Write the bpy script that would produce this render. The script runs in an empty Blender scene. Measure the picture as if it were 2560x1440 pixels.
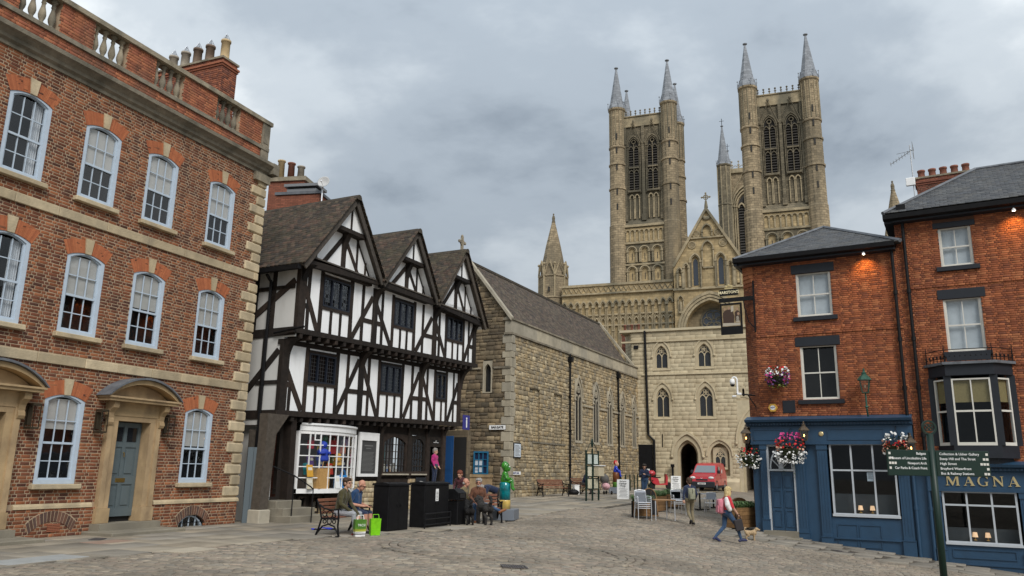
import bpy, bmesh, math, random
import numpy as np
from mathutils import Vector, Matrix, Euler
random.seed(7)
R = math.radians
PI = math.pi
S = bpy.context.scene
COL = S.collection
# ---------------------------------------------------------------- camera
CAM_H, CAM_PITCH, CAM_ROLL, FOCAL = 1.65, 13.07, 0.98, 1967.0 / 2560.0 * 36.0
cd = bpy.data.cameras.new('camera')
cam = bpy.data.objects.new('camera', cd)
COL.objects.link(cam)
cd.sensor_width = 36.0
cd.lens = FOCAL
cd.clip_start = 0.1
cd.clip_end = 3000.0
cam.matrix_world = Matrix.Translation((0, 0, CAM_H)) @ Matrix.Rotation(R(90 + CAM_PITCH), 4, 'X') @ Matrix.Rotation(R(CAM_ROLL), 4, 'Z')
S.camera = cam
# ---------------------------------------------------------------- sky and sun
SKYX, SKYY = 12.4, 2.7
SUN_EL, SUN_AZ = 42.0, 160.0      # azimuth clockwise from +Y (the view direction)
w = bpy.data.worlds.new('World')
S.world = w
w.use_nodes = True
nt = w.node_tree
nt.nodes.clear()
N = nt.nodes.new
L = nt.links.new
wo = N('ShaderNodeOutputWorld')
bg = N('ShaderNodeBackground')
bg.inputs['Strength'].default_value = 0.062
L(bg.outputs[0], wo.inputs['Surface'])
sky = N('ShaderNodeTexSky')
sky.sky_type = 'NISHITA'
sky.sun_disc = False
sky.sun_elevation = R(SUN_EL)
sky.sun_rotation = R(SUN_AZ)
sky.dust_density = 2.0
tc = N('ShaderNodeTexCoord')
# cloud deck: direction projected on a flat layer, so clouds shrink towards the horizon
sep = N('ShaderNodeSeparateXYZ')
L(tc.outputs['Generated'], sep.inputs[0])
zm = N('ShaderNodeMath'); zm.operation = 'MAXIMUM'; zm.inputs[1].default_value = 0.0
L(sep.outputs['Z'], zm.inputs[0])
za = N('ShaderNodeMath'); za.operation = 'ADD'; za.inputs[1].default_value = 0.50
L(zm.outputs[0], za.inputs[0])
dv = N('ShaderNodeVectorMath'); dv.operation = 'DIVIDE'
cz = N('ShaderNodeCombineXYZ')
for i in range(3):
 L(za.outputs[0], cz.inputs[i])
L(tc.outputs['Generated'], dv.inputs[0]); L(cz.outputs[0], dv.inputs[1])
mp = N('ShaderNodeMapping')
mp.inputs['Location'].default_value = (SKYX, SKYY, 0.0)
mp.inputs['Rotation'].default_value = (0, 0, R(25))
mp.inputs['Scale'].default_value = (0.85, 1.0, 1.3)
L(dv.outputs[0], mp.inputs['Vector'])
n1 = N('ShaderNodeTexNoise')
n1.inputs['Scale'].default_value = 1.7; n1.inputs['Detail'].default_value = 7; n1.inputs['Roughness'].default_value = 0.56
n1.inputs['Distortion'].default_value = 0.12
L(mp.outputs[0], n1.inputs['Vector'])
cr = N('ShaderNodeValToRGB')
els = cr.color_ramp.elements
els[0].position = 0.34; els[0].color = (2.7, 3.2, 3.8, 1)
els[1].position = 0.63; els[1].color = (8.2, 8.7, 9.0, 1)
e = els.new(0.44); e.color = (4.0, 4.6, 5.25, 1)
e = els.new(0.54); e.color = (5.6, 6.2, 6.75, 1)
cr.color_ramp.interpolation = 'EASE'
L(n1.outputs['Fac'], cr.inputs['Fac'])
# overcast luminance: brighter overhead than at the horizon
gm = N('ShaderNodeMath'); gm.operation = 'MULTIPLY_ADD'
gm.inputs[1].default_value = 1.0; gm.inputs[2].default_value = 0.72
L(zm.outputs[0], gm.inputs[0])
cm = N('ShaderNodeVectorMath'); cm.operation = 'MULTIPLY'
cg = N('ShaderNodeCombineXYZ')
for i in range(3):
 L(gm.outputs[0], cg.inputs[i])
L(cr.outputs['Color'], cm.inputs[0]); L(cg.outputs[0], cm.inputs[1])
mx = N('ShaderNodeMix'); mx.data_type = 'RGBA'
mx.inputs['Factor'].default_value = 0.97
L(sky.outputs[0], mx.inputs['A']); L(cm.outputs[0], mx.inputs['B'])
L(mx.outputs['Result'], bg.inputs['Color'])
sd = bpy.data.lights.new('sun', 'SUN')
sd.energy = 1.5
sd.angle = R(24)
sd.color = (1.0, 0.955, 0.90)
sun = bpy.data.objects.new('sun', sd)
COL.objects.link(sun)
sv = Vector((math.sin(R(SUN_AZ)) * math.cos(R(SUN_EL)), math.cos(R(SUN_AZ)) * math.cos(R(SUN_EL)), math.sin(R(SUN_EL))))
sun.rotation_euler = sv.to_track_quat('Z', 'Y').to_euler()
sun.location = sv * 60
S.view_settings.view_transform = 'Standard'
S.view_settings.look = 'None'
S.view_settings.exposure = 0.7
S.view_settings.gamma = 1.0
S.view_settings.use_curve_mapping = False
S.render.engine = 'CYCLES'
S.cycles.use_denoising = True
S.cycles.max_bounces = 6
S.cycles.diffuse_bounces = 3
S.cycles.glossy_bounces = 3
S.cycles.transmission_bounces = 4
S.cycles.transparent_max_bounces = 8
S.cycles.sample_clamp_indirect = 4.0
# ---------------------------------------------------------------- ground height
def zg(x, y):
 b = 0.0195 * max(0.0, y - 26.0)
 t = x - (2.5 + (.42 if y > 27 else .35) * (max(y, 20.0) - 27.0))
 f = .09 * (math.log1p(math.exp(t * 1.5)) / 1.5 if t < 15 else t)
 return b - min(f, 3.2)
def slope(x, y, e=.3):
 return ((zg(x + e, y) - zg(x - e, y)) / (2 * e), (zg(x, y + e) - zg(x, y - e)) / (2 * e))
# ---------------------------------------------------------------- helpers: objects
def tag(o, label, cat, group=None):
 o['label'] = label
 o['category'] = cat
 if group: o['group'] = group
 return o
def empty(name, label=None, cat=None, loc=(0, 0, 0), rz=0.0, group=None):
 o = bpy.data.objects.new(name, None)
 COL.objects.link(o)
 o.location = loc
 o.rotation_euler = (0, 0, rz)
 if label: tag(o, label, cat, group)
 return o
def facade(name, label, cat, ox, oy, az, oz=0.0, group=None):
 """Empty whose local X runs along the wall (right as one faces it), Y into the wall, Z up."""
 return empty(name, label, cat, (ox, oy, oz), R(90 - az), group)
def link(name, me, parent=None, mat=None):
 o = bpy.data.objects.new(name, me)
 COL.objects.link(o)
 if parent is not None: o.parent = parent
 if mat is not None and not me.materials: me.materials.append(mat)
 return o
def copy_tree(o, parent=None):
 c = o.copy()
 COL.objects.link(c)
 c.parent = parent
 for ch in list(o.children):
  copy_tree(ch, c)
 return c
def wmat(o):
 """world matrix from parents without a depsgraph update"""
 m = o.matrix_basis.copy()
 while o.parent is not None:
  o = o.parent
  m = o.matrix_basis @ m
 return m
CAMINV = cam.matrix_world.inverted()
def in_view(p, margin=0.03):
 q = CAMINV @ Vector(p)
 if q.z > -0.2: return 0.0
 x = q.x / -q.z * FOCAL / 36.0
 y = q.y / -q.z * FOCAL / 36.0
 if abs(x) > .5 + margin or abs(y) > .28125 + margin: return 0.0
 return 1.0 / -q.z
class MB:
 """mesh builder"""
 def __init__(s):
  s.v = []; s.f = []; s.mi = []; s.cur = 0
 def add(s, vs, fs):
  n = len(s.v)
  s.v.extend([tuple(p) for p in vs])
  s.f.extend([tuple(i + n for i in f) for f in fs])
  s.mi.extend([s.cur] * len(fs))
  return s
 def box(s, x0, x1, y0, y1, z0, z1):
  return s.add([(x0, y0, z0), (x1, y0, z0), (x1, y1, z0), (x0, y1, z0), (x0, y0, z1), (x1, y0, z1), (x1, y1, z1), (x0, y1, z1)],
                     [(0, 3, 2, 1), (4, 5, 6, 7), (0, 1, 5, 4), (1, 2, 6, 5), (2, 3, 7, 6), (3, 0, 4, 7)])
 def cbox(s, c, d, b=0.0):
  """box by centre and size, edges chamfered by b"""
  x, y, z = c; a, e, h = d[0] / 2, d[1] / 2, d[2] / 2
  if b <= 0: return s.box(x - a, x + a, y - e, y + e, z - h, z + h)
  b = min(b, a * .49, e * .49, h * .49)
  lo = [(-a + b, -e), (a - b, -e), (a, -e + b), (a, e - b), (a - b, e), (-a + b, e), (-a, e - b), (-a, -e + b)]
  k = 1 - b / max(a, e)
  ins = [(px * (a - b) / a, py * (e - b) / e) for px, py in lo]
  vs = [(x + p, y + q, z - h) for p, q in ins] + [(x + p, y + q, z - h + b) for p, q in lo] + [(x + p, y + q, z + h - b) for p, q in lo] + [(x + p, y + q, z + h) for p, q in ins]
  fs = [tuple(range(7, -1, -1)), tuple(range(24, 32))]
  for r in range(3):
   for i in range(8):
    j = (i + 1) % 8
    fs.append((r * 8 + i, r * 8 + j, r * 8 + 8 + j, r * 8 + 8 + i))
  return s.add(vs, fs)
 def prism(s, poly, y0, y1):
  """polygon in XZ extruded along Y"""
  n = len(poly)
  vs = [(p[0], y0, p[1]) for p in poly] + [(p[0], y1, p[1]) for p in poly]
  fs = [tuple(range(n)), tuple(range(2 * n - 1, n - 1, -1))]
  for i in range(n):
   j = (i + 1) % n
   fs.append((i, i + n, j + n, j))
  return s.add(vs, fs)
 def prism_x(s, poly, x0, x1):
  """polygon in YZ extruded along X"""
  n = len(poly)
  vs = [(x0, p[0], p[1]) for p in poly] + [(x1, p[0], p[1]) for p in poly]
  fs = [tuple(range(n - 1, -1, -1)), tuple(range(n, 2 * n))]
  for i in range(n):
   j = (i + 1) % n
   fs.append((i, j, j + n, i + n))
  return s.add(vs, fs)
 def prism_z(s, poly, z0, z1):
  n = len(poly)
  vs = [(p[0], p[1], z0) for p in poly] + [(p[0], p[1], z1) for p in poly]
  fs = [tuple(range(n - 1, -1, -1)), tuple(range(n, 2 * n))]
  for i in range(n):
   j = (i + 1) % n
   fs.append((i, j, j + n, i + n))
  return s.add(vs, fs)
 def ring(s, a, b, y0, y1, closed=True):
  """frame between two loops (XZ) with equal counts, from y0 to y1"""
  n = len(a)
  vs = [(p[0], y0, p[1]) for p in a] + [(p[0], y0, p[1]) for p in b] + [(p[0], y1, p[1]) for p in a] + [(p[0], y1, p[1]) for p in b]
  fs = []
  m = n if closed else n - 1
  for i in range(m):
   j = (i + 1) % n
   fs += [(i, j, n + j, n + i), (2 * n + i, 3 * n + i, 3 * n + j, 2 * n + j), (i, 2 * n + i, 2 * n + j, j), (n + i, n + j, 3 * n + j, 3 * n + i)]
  if not closed:
   fs += [(0, n, 3 * n, 2 * n), (n - 1, 3 * n - 1, 4 * n - 1, 2 * n - 1)]
  return s.add(vs, fs)
 def tube(s, pts, r, n=8, cap=True):
  """tube along points; r number or list"""
  pts = [Vector(p) for p in pts]
  rs = r if isinstance(r, (list, tuple)) else [r] * len(pts)
  vs = []; up = None
  for i, p in enumerate(pts):
   t = (pts[min(i + 1, len(pts) - 1)] - pts[max(i - 1, 0)]).normalized()
   if up is None:
    up = Vector((0, 0, 1)) if abs(t.z) < .9 else Vector((1, 0, 0))
   sx = t.cross(up)
   if sx.length < 1e-4: sx = t.cross(Vector((0, 1, 0)))
   sx.normalize()
   sy = sx.cross(t).normalized()
   up = sy
   for k in range(n):
    a = 2 * PI * k / n
    vs.append(p + (sx * math.cos(a) + sy * math.sin(a)) * rs[i])
  fs = []
  for i in range(len(pts) - 1):
   for k in range(n):
    j = (k + 1) % n
    fs.append((i * n + k, i * n + j, i * n + n + j, i * n + n + k))
  if cap:
   fs.append(tuple(range(n - 1, -1, -1)))
   m = (len(pts) - 1) * n
   fs.append(tuple(range(m, m + n)))
  return s.add(vs, fs)
 def bar(s, a, b, w, h):
  """square bar between two points: w across, h in the other direction"""
  a = Vector(a); b = Vector(b)
  t = (b - a).normalized()
  up = Vector((0, 0, 1)) if abs(t.z) < .95 else Vector((0, 1, 0))
  x = t.cross(up).normalized() * (w / 2)
  y = x.cross(t).normalized() * (h / 2)
  return s.add([a - x - y, a + x - y, a + x + y, a - x + y, b - x - y, b + x - y, b + x + y, b - x + y],
                     [(0, 1, 2, 3), (7, 6, 5, 4), (0, 4, 5, 1), (1, 5, 6, 2), (2, 6, 7, 3), (3, 7, 4, 0)])
 def lathe(s, prof, c=(0, 0, 0), n=12, phase=0.0):
  """profile [(r, z)] round a vertical axis"""
  vs = []
  for r, z in prof:
   for k in range(n):
    a = 2 * PI * k / n + phase
    vs.append((c[0] + r * math.cos(a), c[1] + r * math.sin(a), c[2] + z))
  fs = []
  for i in range(len(prof) - 1):
   for k in range(n):
    j = (k + 1) % n
    fs.append((i * n + k, i * n + j, i * n + n + j, i * n + n + k))
  fs.append(tuple(range(n - 1, -1, -1)))
  m = (len(prof) - 1) * n
  fs.append(tuple(range(m, m + n)))
  return s.add(vs, fs)
 def ell(s, c, r, n=10, m=7):
  prof = []
  vs = []
  for i in range(m + 1):
   t = PI * i / m
   for k in range(n):
    a = 2 * PI * k / n
    vs.append((c[0] + r[0] * math.sin(t) * math.cos(a), c[1] + r[1] * math.sin(t) * math.sin(a), c[2] - r[2] * math.cos(t)))
  fs = []
  for i in range(m):
   for k in range(n):
    j = (k + 1) % n
    fs.append((i * n + k, i * n + j, i * n + n + j, i * n + n + k))
  return s.add(vs, fs)
 def quad(s, a, b, c, d):
  return s.add([a, b, c, d], [(0, 1, 2, 3)])
 def xform(s, m, start=0):
  for i in range(start, len(s.v)):
   s.v[i] = tuple(m @ Vector(s.v[i]))
  return s
 def mesh(s, name, mats, smooth=False):
  me = bpy.data.meshes.new(name)
  me.from_pydata(s.v, [], s.f)
  if not isinstance(mats, (list, tuple)): mats = [mats]
  for m in mats: me.materials.append(m)
  if len(mats) > 1: me.polygons.foreach_set('material_index', s.mi)
  if smooth: me.polygons.foreach_set('use_smooth', [True] * len(s.f))
  me.update()
  return me
 def build(s, name, mats, parent=None, smooth=False):
  return link(name, s.mesh(name, mats, smooth), parent)
def arc(u0, u1, zs, rise, n=9):
 """points of a segmental arch from left to right"""
 w = (u1 - u0) / 2
 if rise < 1e-4: return [(u0, zs), (u1, zs)]
 r = (w * w + rise * rise) / (2 * rise)
 c = zs + rise - r
 a = math.asin(min(1, w / r))
 if rise > w: a = PI - a
 m = (u0 + u1) / 2
 return [(m + r * math.sin(-a + 2 * a * i / (n - 1)), c + r * math.cos(-a + 2 * a * i / (n - 1))) for i in range(n)]
def parc(u0, u1, zs, k=1.0, n=9):
 """pointed arch from left to right: radius k times the span"""
 w = u1 - u0; r = k * w
 m = (u0 + u1) / 2
 top = math.sqrt(max(0, r * r - (r - w / 2) ** 2))
 a = math.atan2(top, r - w / 2)
 h = n // 2
 lp = [(u0 + r - r * math.cos(a * i / h), zs + r * math.sin(a * i / h)) for i in range(h + 1)]
 rp = [(2 * m - p[0], p[1]) for p in reversed(lp[:-1])]
 return lp + rp
def loop_arch(u0, u1, z0, pts):
 return [(u0, z0)] + pts + [(u1, z0)]
def wall_grid(mb, u0, u1, z0, z1, holes, y):
 """sheet at y facing -Y with rectangular holes"""
 us = sorted({u0, u1, *[min(max(h[0], u0), u1) for h in holes], *[min(max(h[1], u0), u1) for h in holes]})
 zs = sorted({z0, z1, *[min(max(h[2], z0), z1) for h in holes], *[min(max(h[3], z0), z1) for h in holes]})
 for i in range(len(us) - 1):
  for j in range(len(zs) - 1):
   cu, cz_ = (us[i] + us[i + 1]) / 2, (zs[j] + zs[j + 1]) / 2
   if any(h[0] < cu < h[1] and h[2] < cz_ < h[3] for h in holes): continue
   mb.quad((us[i], y, zs[j]), (us[i + 1], y, zs[j]), (us[i + 1], y, zs[j + 1]), (us[i], y, zs[j + 1]))
 return mb
# ---------------------------------------------------------------- helpers: many small pieces
_TPL_S = np.array([(-1, 0, -1), (1, 0, -1), (1, 0, 1), (-1, 0, 1)] * 3, float)
_TPL_F = [(0, 1, 2, 3)] + [(4 + i, 4 + (i + 1) % 4, (i + 1) % 4, i) for i in range(4)] + [(8 + i, 8 + (i + 1) % 4, 4 + (i + 1) % 4, 4 + i) for i in range(4)]
def piece_verts(arr, b, jit, axis, rng):
 """arr rows: cx cy cz sx sy sz (rot). 12 verts each: front face, chamfer ring, back ring; front is -Y (or +Z when axis is 'Z')"""
 n = len(arr)
 s = arr[:, 3:6] / 2
 if axis == 'Z': hx, hz, hd = s[:, 0], s[:, 1], s[:, 2]
 else: hx, hz, hd = s[:, 0], s[:, 2], s[:, 1]
 V = np.zeros((n, 12, 3))
 bb = np.minimum(b, np.minimum(hx, hz) * .45)
 for i in range(12):
  q = _TPL_S[i]; k = i // 4
  ins = bb if k == 0 else 0
  V[:, i, 0] = q[0] * (hx - ins)
  V[:, i, 2] = q[2] * (hz - ins)
  V[:, i, 1] = -hd if k == 0 else (-hd + bb * .8 if k == 1 else hd)
 if jit > 0:
  J = rng.uniform(-jit, jit, (n, 4, 3))
  for k in range(3): V[:, 4 * k:4 * k + 4, :] += J * np.array([1, .5 if k < 2 else 0, 1])
 if arr.shape[1] > 6:
  a = arr[:, 6]; c, si = np.cos(a)[:, None], np.sin(a)[:, None]
  x = V[:, :, 0] * c - V[:, :, 2] * si
  z = V[:, :, 0] * si + V[:, :, 2] * c
  V[:, :, 0], V[:, :, 2] = x, z
 if axis == 'Z':
  V = np.stack([V[:, :, 0], V[:, :, 2], -V[:, :, 1]], axis=2)
  if arr.shape[1] > 8:
   V[:, :, 2] += V[:, :, 0] * arr[:, 7:8] + V[:, :, 1] * arr[:, 8:9]
 return V + arr[:, None, 0:3]
def np_mesh(name, V, F, mat):
 me = bpy.data.meshes.new(name)
 V = np.asarray(V, np.float32).reshape(-1, 3); F = np.asarray(F, np.int32)
 k = F.shape[1]
 me.vertices.add(len(V)); me.vertices.foreach_set('co', V.ravel())
 me.loops.add(F.size); me.loops.foreach_set('vertex_index', F.ravel())
 me.polygons.add(len(F))
 me.polygons.foreach_set('loop_start', np.arange(0, F.size, k, dtype=np.int32))
 me.update(calc_edges=True)
 me.validate()
 me.materials.append(mat)
 return me
_PC = {}
def pieces(parent, name, items, mat, maxn=300, bevel=.006, jit=.003, axis='Y', rest='rest', xf=None, seed=1):
 """Many alike pieces: the maxn that show largest become objects of their own (shared meshes), the rest one 'stuff' part.
 xf: optional matrix that carries the pieces' frame into the parent's frame."""
 if not items: return
 rng = np.random.default_rng(seed)
 arr = np.array(items, float)
 W = wmat(parent)
 if xf is not None: W = W @ xf
 sc = []
 for i, r in enumerate(arr):
  d = in_view(W @ Vector(r[0:3]), -.005)
  dims = sorted(r[3:6])
  sc.append(d * d * dims[2] * dims[1] * (1 + .01 * rng.random()))
 order = np.argsort(-np.array(sc))
 solo = [i for i in order[:maxn] if sc[i] > 0]
 q = .01
 for i in solo:
  r = arr[i]
  key = (name, mat.name, axis, round(r[3] / q), round(r[4] / q), round(r[5] / q), int(rng.integers(3)) if jit else 0)
  me = _PC.get(key)
  if me is None:
   a = np.array([[0, 0, 0, r[3], r[4], r[5]]])
   me = np_mesh(name, piece_verts(a, bevel, jit, axis, rng), _TPL_F, mat)
   _PC[key] = me
  o = link(name, me, parent)
  m = Matrix.Translation(r[0:3])
  if len(r) > 8: m = m @ Matrix(((1, 0, 0, 0), (0, 1, 0, 0), (r[7], r[8], 1, 0), (0, 0, 0, 1)))
  if len(r) > 6: m = m @ Matrix.Rotation(r[6] if axis == 'Z' else -r[6], 4, 'Z' if axis == 'Z' else 'Y')
  o.matrix_basis = (xf @ m) if xf is not None else m
 ss = set(solo)
 left = np.array([i for i in range(len(arr)) if i not in ss], int)
 if len(left):
  V = piece_verts(arr[left], bevel, jit, axis, rng)
  F = (np.array(_TPL_F)[None] + (np.arange(len(left)) * 12)[:, None, None]).reshape(-1, 4)
  o = link(rest, np_mesh(rest, V, F, mat), parent)
  if xf is not None: o.matrix_basis = xf
  o['kind'] = 'stuff'
def bond(u0, u1, z0, z1, holes, L_=.225, H_=.075, gap=.010, depth=.06, y=0.0, jitter=.004, seed=3, bond_='flemish', poly=None):
 """bricks of a wall as piece rows; clipped to rectangular holes"""
 rnd = random.Random(seed)
 out = []
 nz = int(round((z1 - z0) / H_))
 hh = (z1 - z0) / nz
 for j in range(nz):
  za, zb = z0 + j * hh + gap / 2, z0 + (j + 1) * hh - gap / 2
  zc = (za + zb) / 2
  u = u0 - (rnd.random() * .02) - (0 if j % 2 else (L_ * .75 if bond_ == 'flemish' else L_ / 2))
  k = j % 2
  while u < u1:
   if bond_ == 'flemish': ln = L_ if k % 2 == 0 else L_ / 2
   elif bond_ == 'english': ln = L_ if j % 4 else L_ / 2
   else: ln = L_
   k += 1
   a, b = max(u + gap / 2, u0), min(u + ln - gap / 2, u1)
   u += ln
   if b - a < .03: continue
   segs = [(a, b)]
   for h in holes:
    if zc <= h[2] or zc >= h[3]: continue
    ns = []
    for p, q_ in segs:
     if h[1] <= p or h[0] >= q_: ns.append((p, q_)); continue
     if h[0] > p: ns.append((p, h[0]))
     if h[1] < q_: ns.append((h[1], q_))
    segs = ns
   for p, q_ in segs:
    if q_ - p < .03: continue
    if poly and not poly((p + q_) / 2, zc): continue
    out.append(((p + q_) / 2, y + depth / 2 - rnd.random() * jitter, zc, q_ - p, depth, zb - za))
 return out
def rubble(u0, u1, z0, z1, holes, hmin, hmax, lmin, lmax, gap=.014, depth=.08, y=0.0, jitter=.015, seed=5, poly=None):
 """coursed irregular stones"""
 rnd = random.Random(seed)
 out = []
 z = z0
 while z < z1 - .04:
  h = min(rnd.uniform(hmin, hmax), z1 - z)
  if z1 - (z + h) < hmin * .5: h = z1 - z
  u = u0 - rnd.random() * lmin
  while u < u1:
   ln = rnd.uniform(lmin, lmax)
   parts = [(z, z + h)]
   if h > hmin * 1.5 and rnd.random() < .22:
    m = z + h * rnd.uniform(.4, .6); parts = [(z, m), (m, z + h)]
   for za, zb in parts:
    a, b = max(u + gap / 2, u0), min(u + ln - gap / 2, u1)
    zc = (za + zb) / 2
    if b - a < .05: continue
    segs = [(a, b)]
    for hl in holes:
     if zc <= hl[2] or zc >= hl[3]: continue
     ns = []
     for p, q_ in segs:
      if hl[1] <= p or hl[0] >= q_: ns.append((p, q_)); continue
      if hl[0] > p: ns.append((p, hl[0]))
      if hl[1] < q_: ns.append((hl[1], q_))
     segs = ns
    for p, q_ in segs:
     if q_ - p < .05: continue
     if poly and not poly((p + q_) / 2, zc): continue
     out.append(((p + q_) / 2, y + depth / 2 - rnd.random() * jitter, zc, q_ - p, depth, zb - za - gap))
   u += ln
  z += h
 return out
def tiles(parent, origin, eu, ev, width, slope, tw, course, mat, name='roof_tile', maxn=300, thick=.02, seed=9, clip=None, rest='roof_tiles'):
 """overlapping roof tiles on a plane: origin at the eave's left end (parent frame), eu along the eave, ev up the slope; clip(u, v) -> keep"""
 eu = Vector(eu).normalized(); ev = Vector(ev).normalized(); en = eu.cross(ev)
 # frame: X = eu, Z = ev, Y = -en (front is -Y = outward)
 m = Matrix(((eu.x, -en.x, ev.x, origin[0]), (eu.y, -en.y, ev.y, origin[1]), (eu.z, -en.z, ev.z, origin[2]), (0, 0, 0, 1)))
 rnd = random.Random(seed)
 it = []
 n = int(slope / course)
 cs = slope / n
 for j in range(n):
  u = -(tw / 2 if j % 2 else 0)
  while u < width:
   a, b = max(u + .003, 0), min(u + tw - .003, width)
   u += tw
   if b - a < .04: continue
   if clip and not clip((a + b) / 2, (j + .5) * cs): continue
   it.append(((a + b) / 2, -thick * .5 - rnd.random() * .008, (j + .5) * cs, b - a, thick + rnd.random() * .006, cs * .97))
 pieces(parent, name, it, mat, maxn=maxn, bevel=.004, jit=.004, rest=rest, xf=m, seed=seed)
 return m
# ---------------------------------------------------------------- materials
_M = {}
def mat(name, col, rough=.8, cols=None, var=0.0, noise=None, stain=None, bump=None, spec=.35, metal=0.0, coat=0.0, emit=None, sheen=0.0, brick=None, streak=None):
 """cols: alternative colours picked at random per piece; var: random value per piece; noise: (scale, amount);
 stain: (scale, colour, low, high, zscale); bump: (scale, strength, distance); brick: (w, h, mortar colour, mortar size) for far masonry; streak like stain"""
 if name in _M: return _M[name]
 m = bpy.data.materials.new(name)
 m.use_nodes = True
 t = m.node_tree
 b = t.nodes['Principled BSDF']
 N = t.nodes.new; L = t.links.new
 b.inputs['Roughness'].default_value = rough
 b.inputs['Metallic'].default_value = metal
 b.inputs['Specular IOR Level'].default_value = spec
 b.inputs['Coat Weight'].default_value = coat
 if sheen: b.inputs['Sheen Weight'].default_value = sheen
 rgb = N('ShaderNodeRGB'); rgb.outputs[0].default_value = (*col, 1)
 out = rgb.outputs[0]
 geo = N('ShaderNodeNewGeometry')
 if cols or var:
  oi = N('ShaderNodeObjectInfo')
  ad = N('ShaderNodeMath'); ad.operation = 'ADD'
  L(oi.outputs['Random'], ad.inputs[0]); L(geo.outputs['Random Per Island'], ad.inputs[1])
  wn = N('ShaderNodeTexWhiteNoise'); wn.noise_dimensions = '1D'
  mu = N('ShaderNodeMath'); mu.operation = 'MULTIPLY'; mu.inputs[1].default_value = 917.3
  L(ad.outputs[0], mu.inputs[0]); L(mu.outputs[0], wn.inputs['W'])
  if cols:
   ramp = N('ShaderNodeValToRGB'); ramp.color_ramp.interpolation = 'CONSTANT'
   cc = [col] + list(cols)
   e = ramp.color_ramp.elements
   e[0].position = 0; e[0].color = (*cc[0], 1)
   e[1].position = 1 / len(cc); e[1].color = (*cc[1], 1)
   for i in range(2, len(cc)):
    x = e.new(i / len(cc)); x.color = (*cc[i], 1)
   L(wn.outputs['Value'], ramp.inputs[0])
   out = ramp.outputs[0]
  if var:
   sp = N('ShaderNodeSeparateColor')
   L(wn.outputs['Color'], sp.inputs[0])
   mr = N('ShaderNodeMapRange'); mr.inputs['To Min'].default_value = 1 - var; mr.inputs['To Max'].default_value = 1 + var
   L(sp.outputs[1], mr.inputs[0])
   vm = N('ShaderNodeVectorMath'); vm.operation = 'SCALE'
   L(out, vm.inputs[0]); L(mr.outputs[0], vm.inputs['Scale'])
   out = vm.outputs[0]
 if brick:
  tcn = N('ShaderNodeTexCoord')
  mpp = N('ShaderNodeMapping'); mpp.inputs['Rotation'].default_value = (R(90), 0, 0)
  sx = N('ShaderNodeSeparateXYZ'); L(tcn.outputs['Object'], sx.inputs[0])
  sm = N('ShaderNodeMath'); sm.operation = 'ADD'; L(sx.outputs['X'], sm.inputs[0]); L(sx.outputs['Y'], sm.inputs[1])
  cx = N('ShaderNodeCombineXYZ'); L(sm.outputs[0], cx.inputs[0]); L(sx.outputs['Z'], cx.inputs[1])
  bt = N('ShaderNodeTexBrick'); L(cx.outputs[0], bt.inputs['Vector'])
  bt.inputs['Scale'].default_value = 1.0
  bt.inputs['Brick Width'].default_value = brick[0]; bt.inputs['Row Height'].default_value = brick[1]
  bt.inputs['Mortar Size'].default_value = brick[3]; bt.inputs['Mortar'].default_value = (*brick[2], 1)
  bt.inputs['Mortar Smooth'].default_value = .4; bt.inputs['Bias'].default_value = 0
  v1 = N('ShaderNodeVectorMath'); v1.operation = 'SCALE'; v1.inputs['Scale'].default_value = .78; L(out, v1.inputs[0])
  v2 = N('ShaderNodeVectorMath'); v2.operation = 'SCALE'; v2.inputs['Scale'].default_value = 1.2; L(out, v2.inputs[0])
  L(v1.outputs[0], bt.inputs['Color1']); L(v2.outputs[0], bt.inputs['Color2'])
  out = bt.outputs['Color']
 def nz(scale, det=4, zs=1.0, rough_=.55):
  mpn = N('ShaderNodeMapping'); mpn.inputs['Scale'].default_value = (1, 1, zs)
  L(geo.outputs['Position'], mpn.inputs['Vector'])
  n = N('ShaderNodeTexNoise'); n.inputs['Scale'].default_value = scale; n.inputs['Detail'].default_value = det
  n.inputs['Roughness'].default_value = rough_
  L(mpn.outputs[0], n.inputs['Vector'])
  return n.outputs['Fac']
 if noise:
  mr = N('ShaderNodeMapRange'); mr.inputs['From Min'].default_value = .25; mr.inputs['From Max'].default_value = .75
  mr.inputs['To Min'].default_value = 1 - noise[1]; mr.inputs['To Max'].default_value = 1 + noise[1]
  L(nz(noise[0]), mr.inputs[0])
  vm = N('ShaderNodeVectorMath'); vm.operation = 'SCALE'
  L(out, vm.inputs[0]); L(mr.outputs[0], vm.inputs['Scale'])
  out = vm.outputs[0]
 for st in (stain, streak):
  if not st: continue
  mr = N('ShaderNodeMapRange'); mr.inputs['From Min'].default_value = st[2]; mr.inputs['From Max'].default_value = st[3]
  mr.inputs['To Max'].default_value = st[5] if len(st) > 5 else .85
  L(nz(st[0], 5, st[4], .6), mr.inputs[0])
  mi = N('ShaderNodeMix'); mi.data_type = 'RGBA'; mi.blend_type = 'MIX'
  L(mr.outputs[0], mi.inputs['Factor']); L(out, mi.inputs['A']); mi.inputs['B'].default_value = (*st[1], 1)
  out = mi.outputs['Result']
 L(out, b.inputs['Base Color'])
 if bump:
  bp = N('ShaderNodeBump'); bp.inputs['Strength'].default_value = bump[1]; bp.inputs['Distance'].default_value = bump[2] if len(bump) > 2 else .01
  L(nz(bump[0], 5), bp.inputs['Height']); L(bp.outputs[0], b.inputs['Normal'])
 if emit:
  b.inputs['Emission Color'].default_value = (*emit[0], 1); b.inputs['Emission Strength'].default_value = emit[1]
 _M[name] = m
 return m
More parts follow.
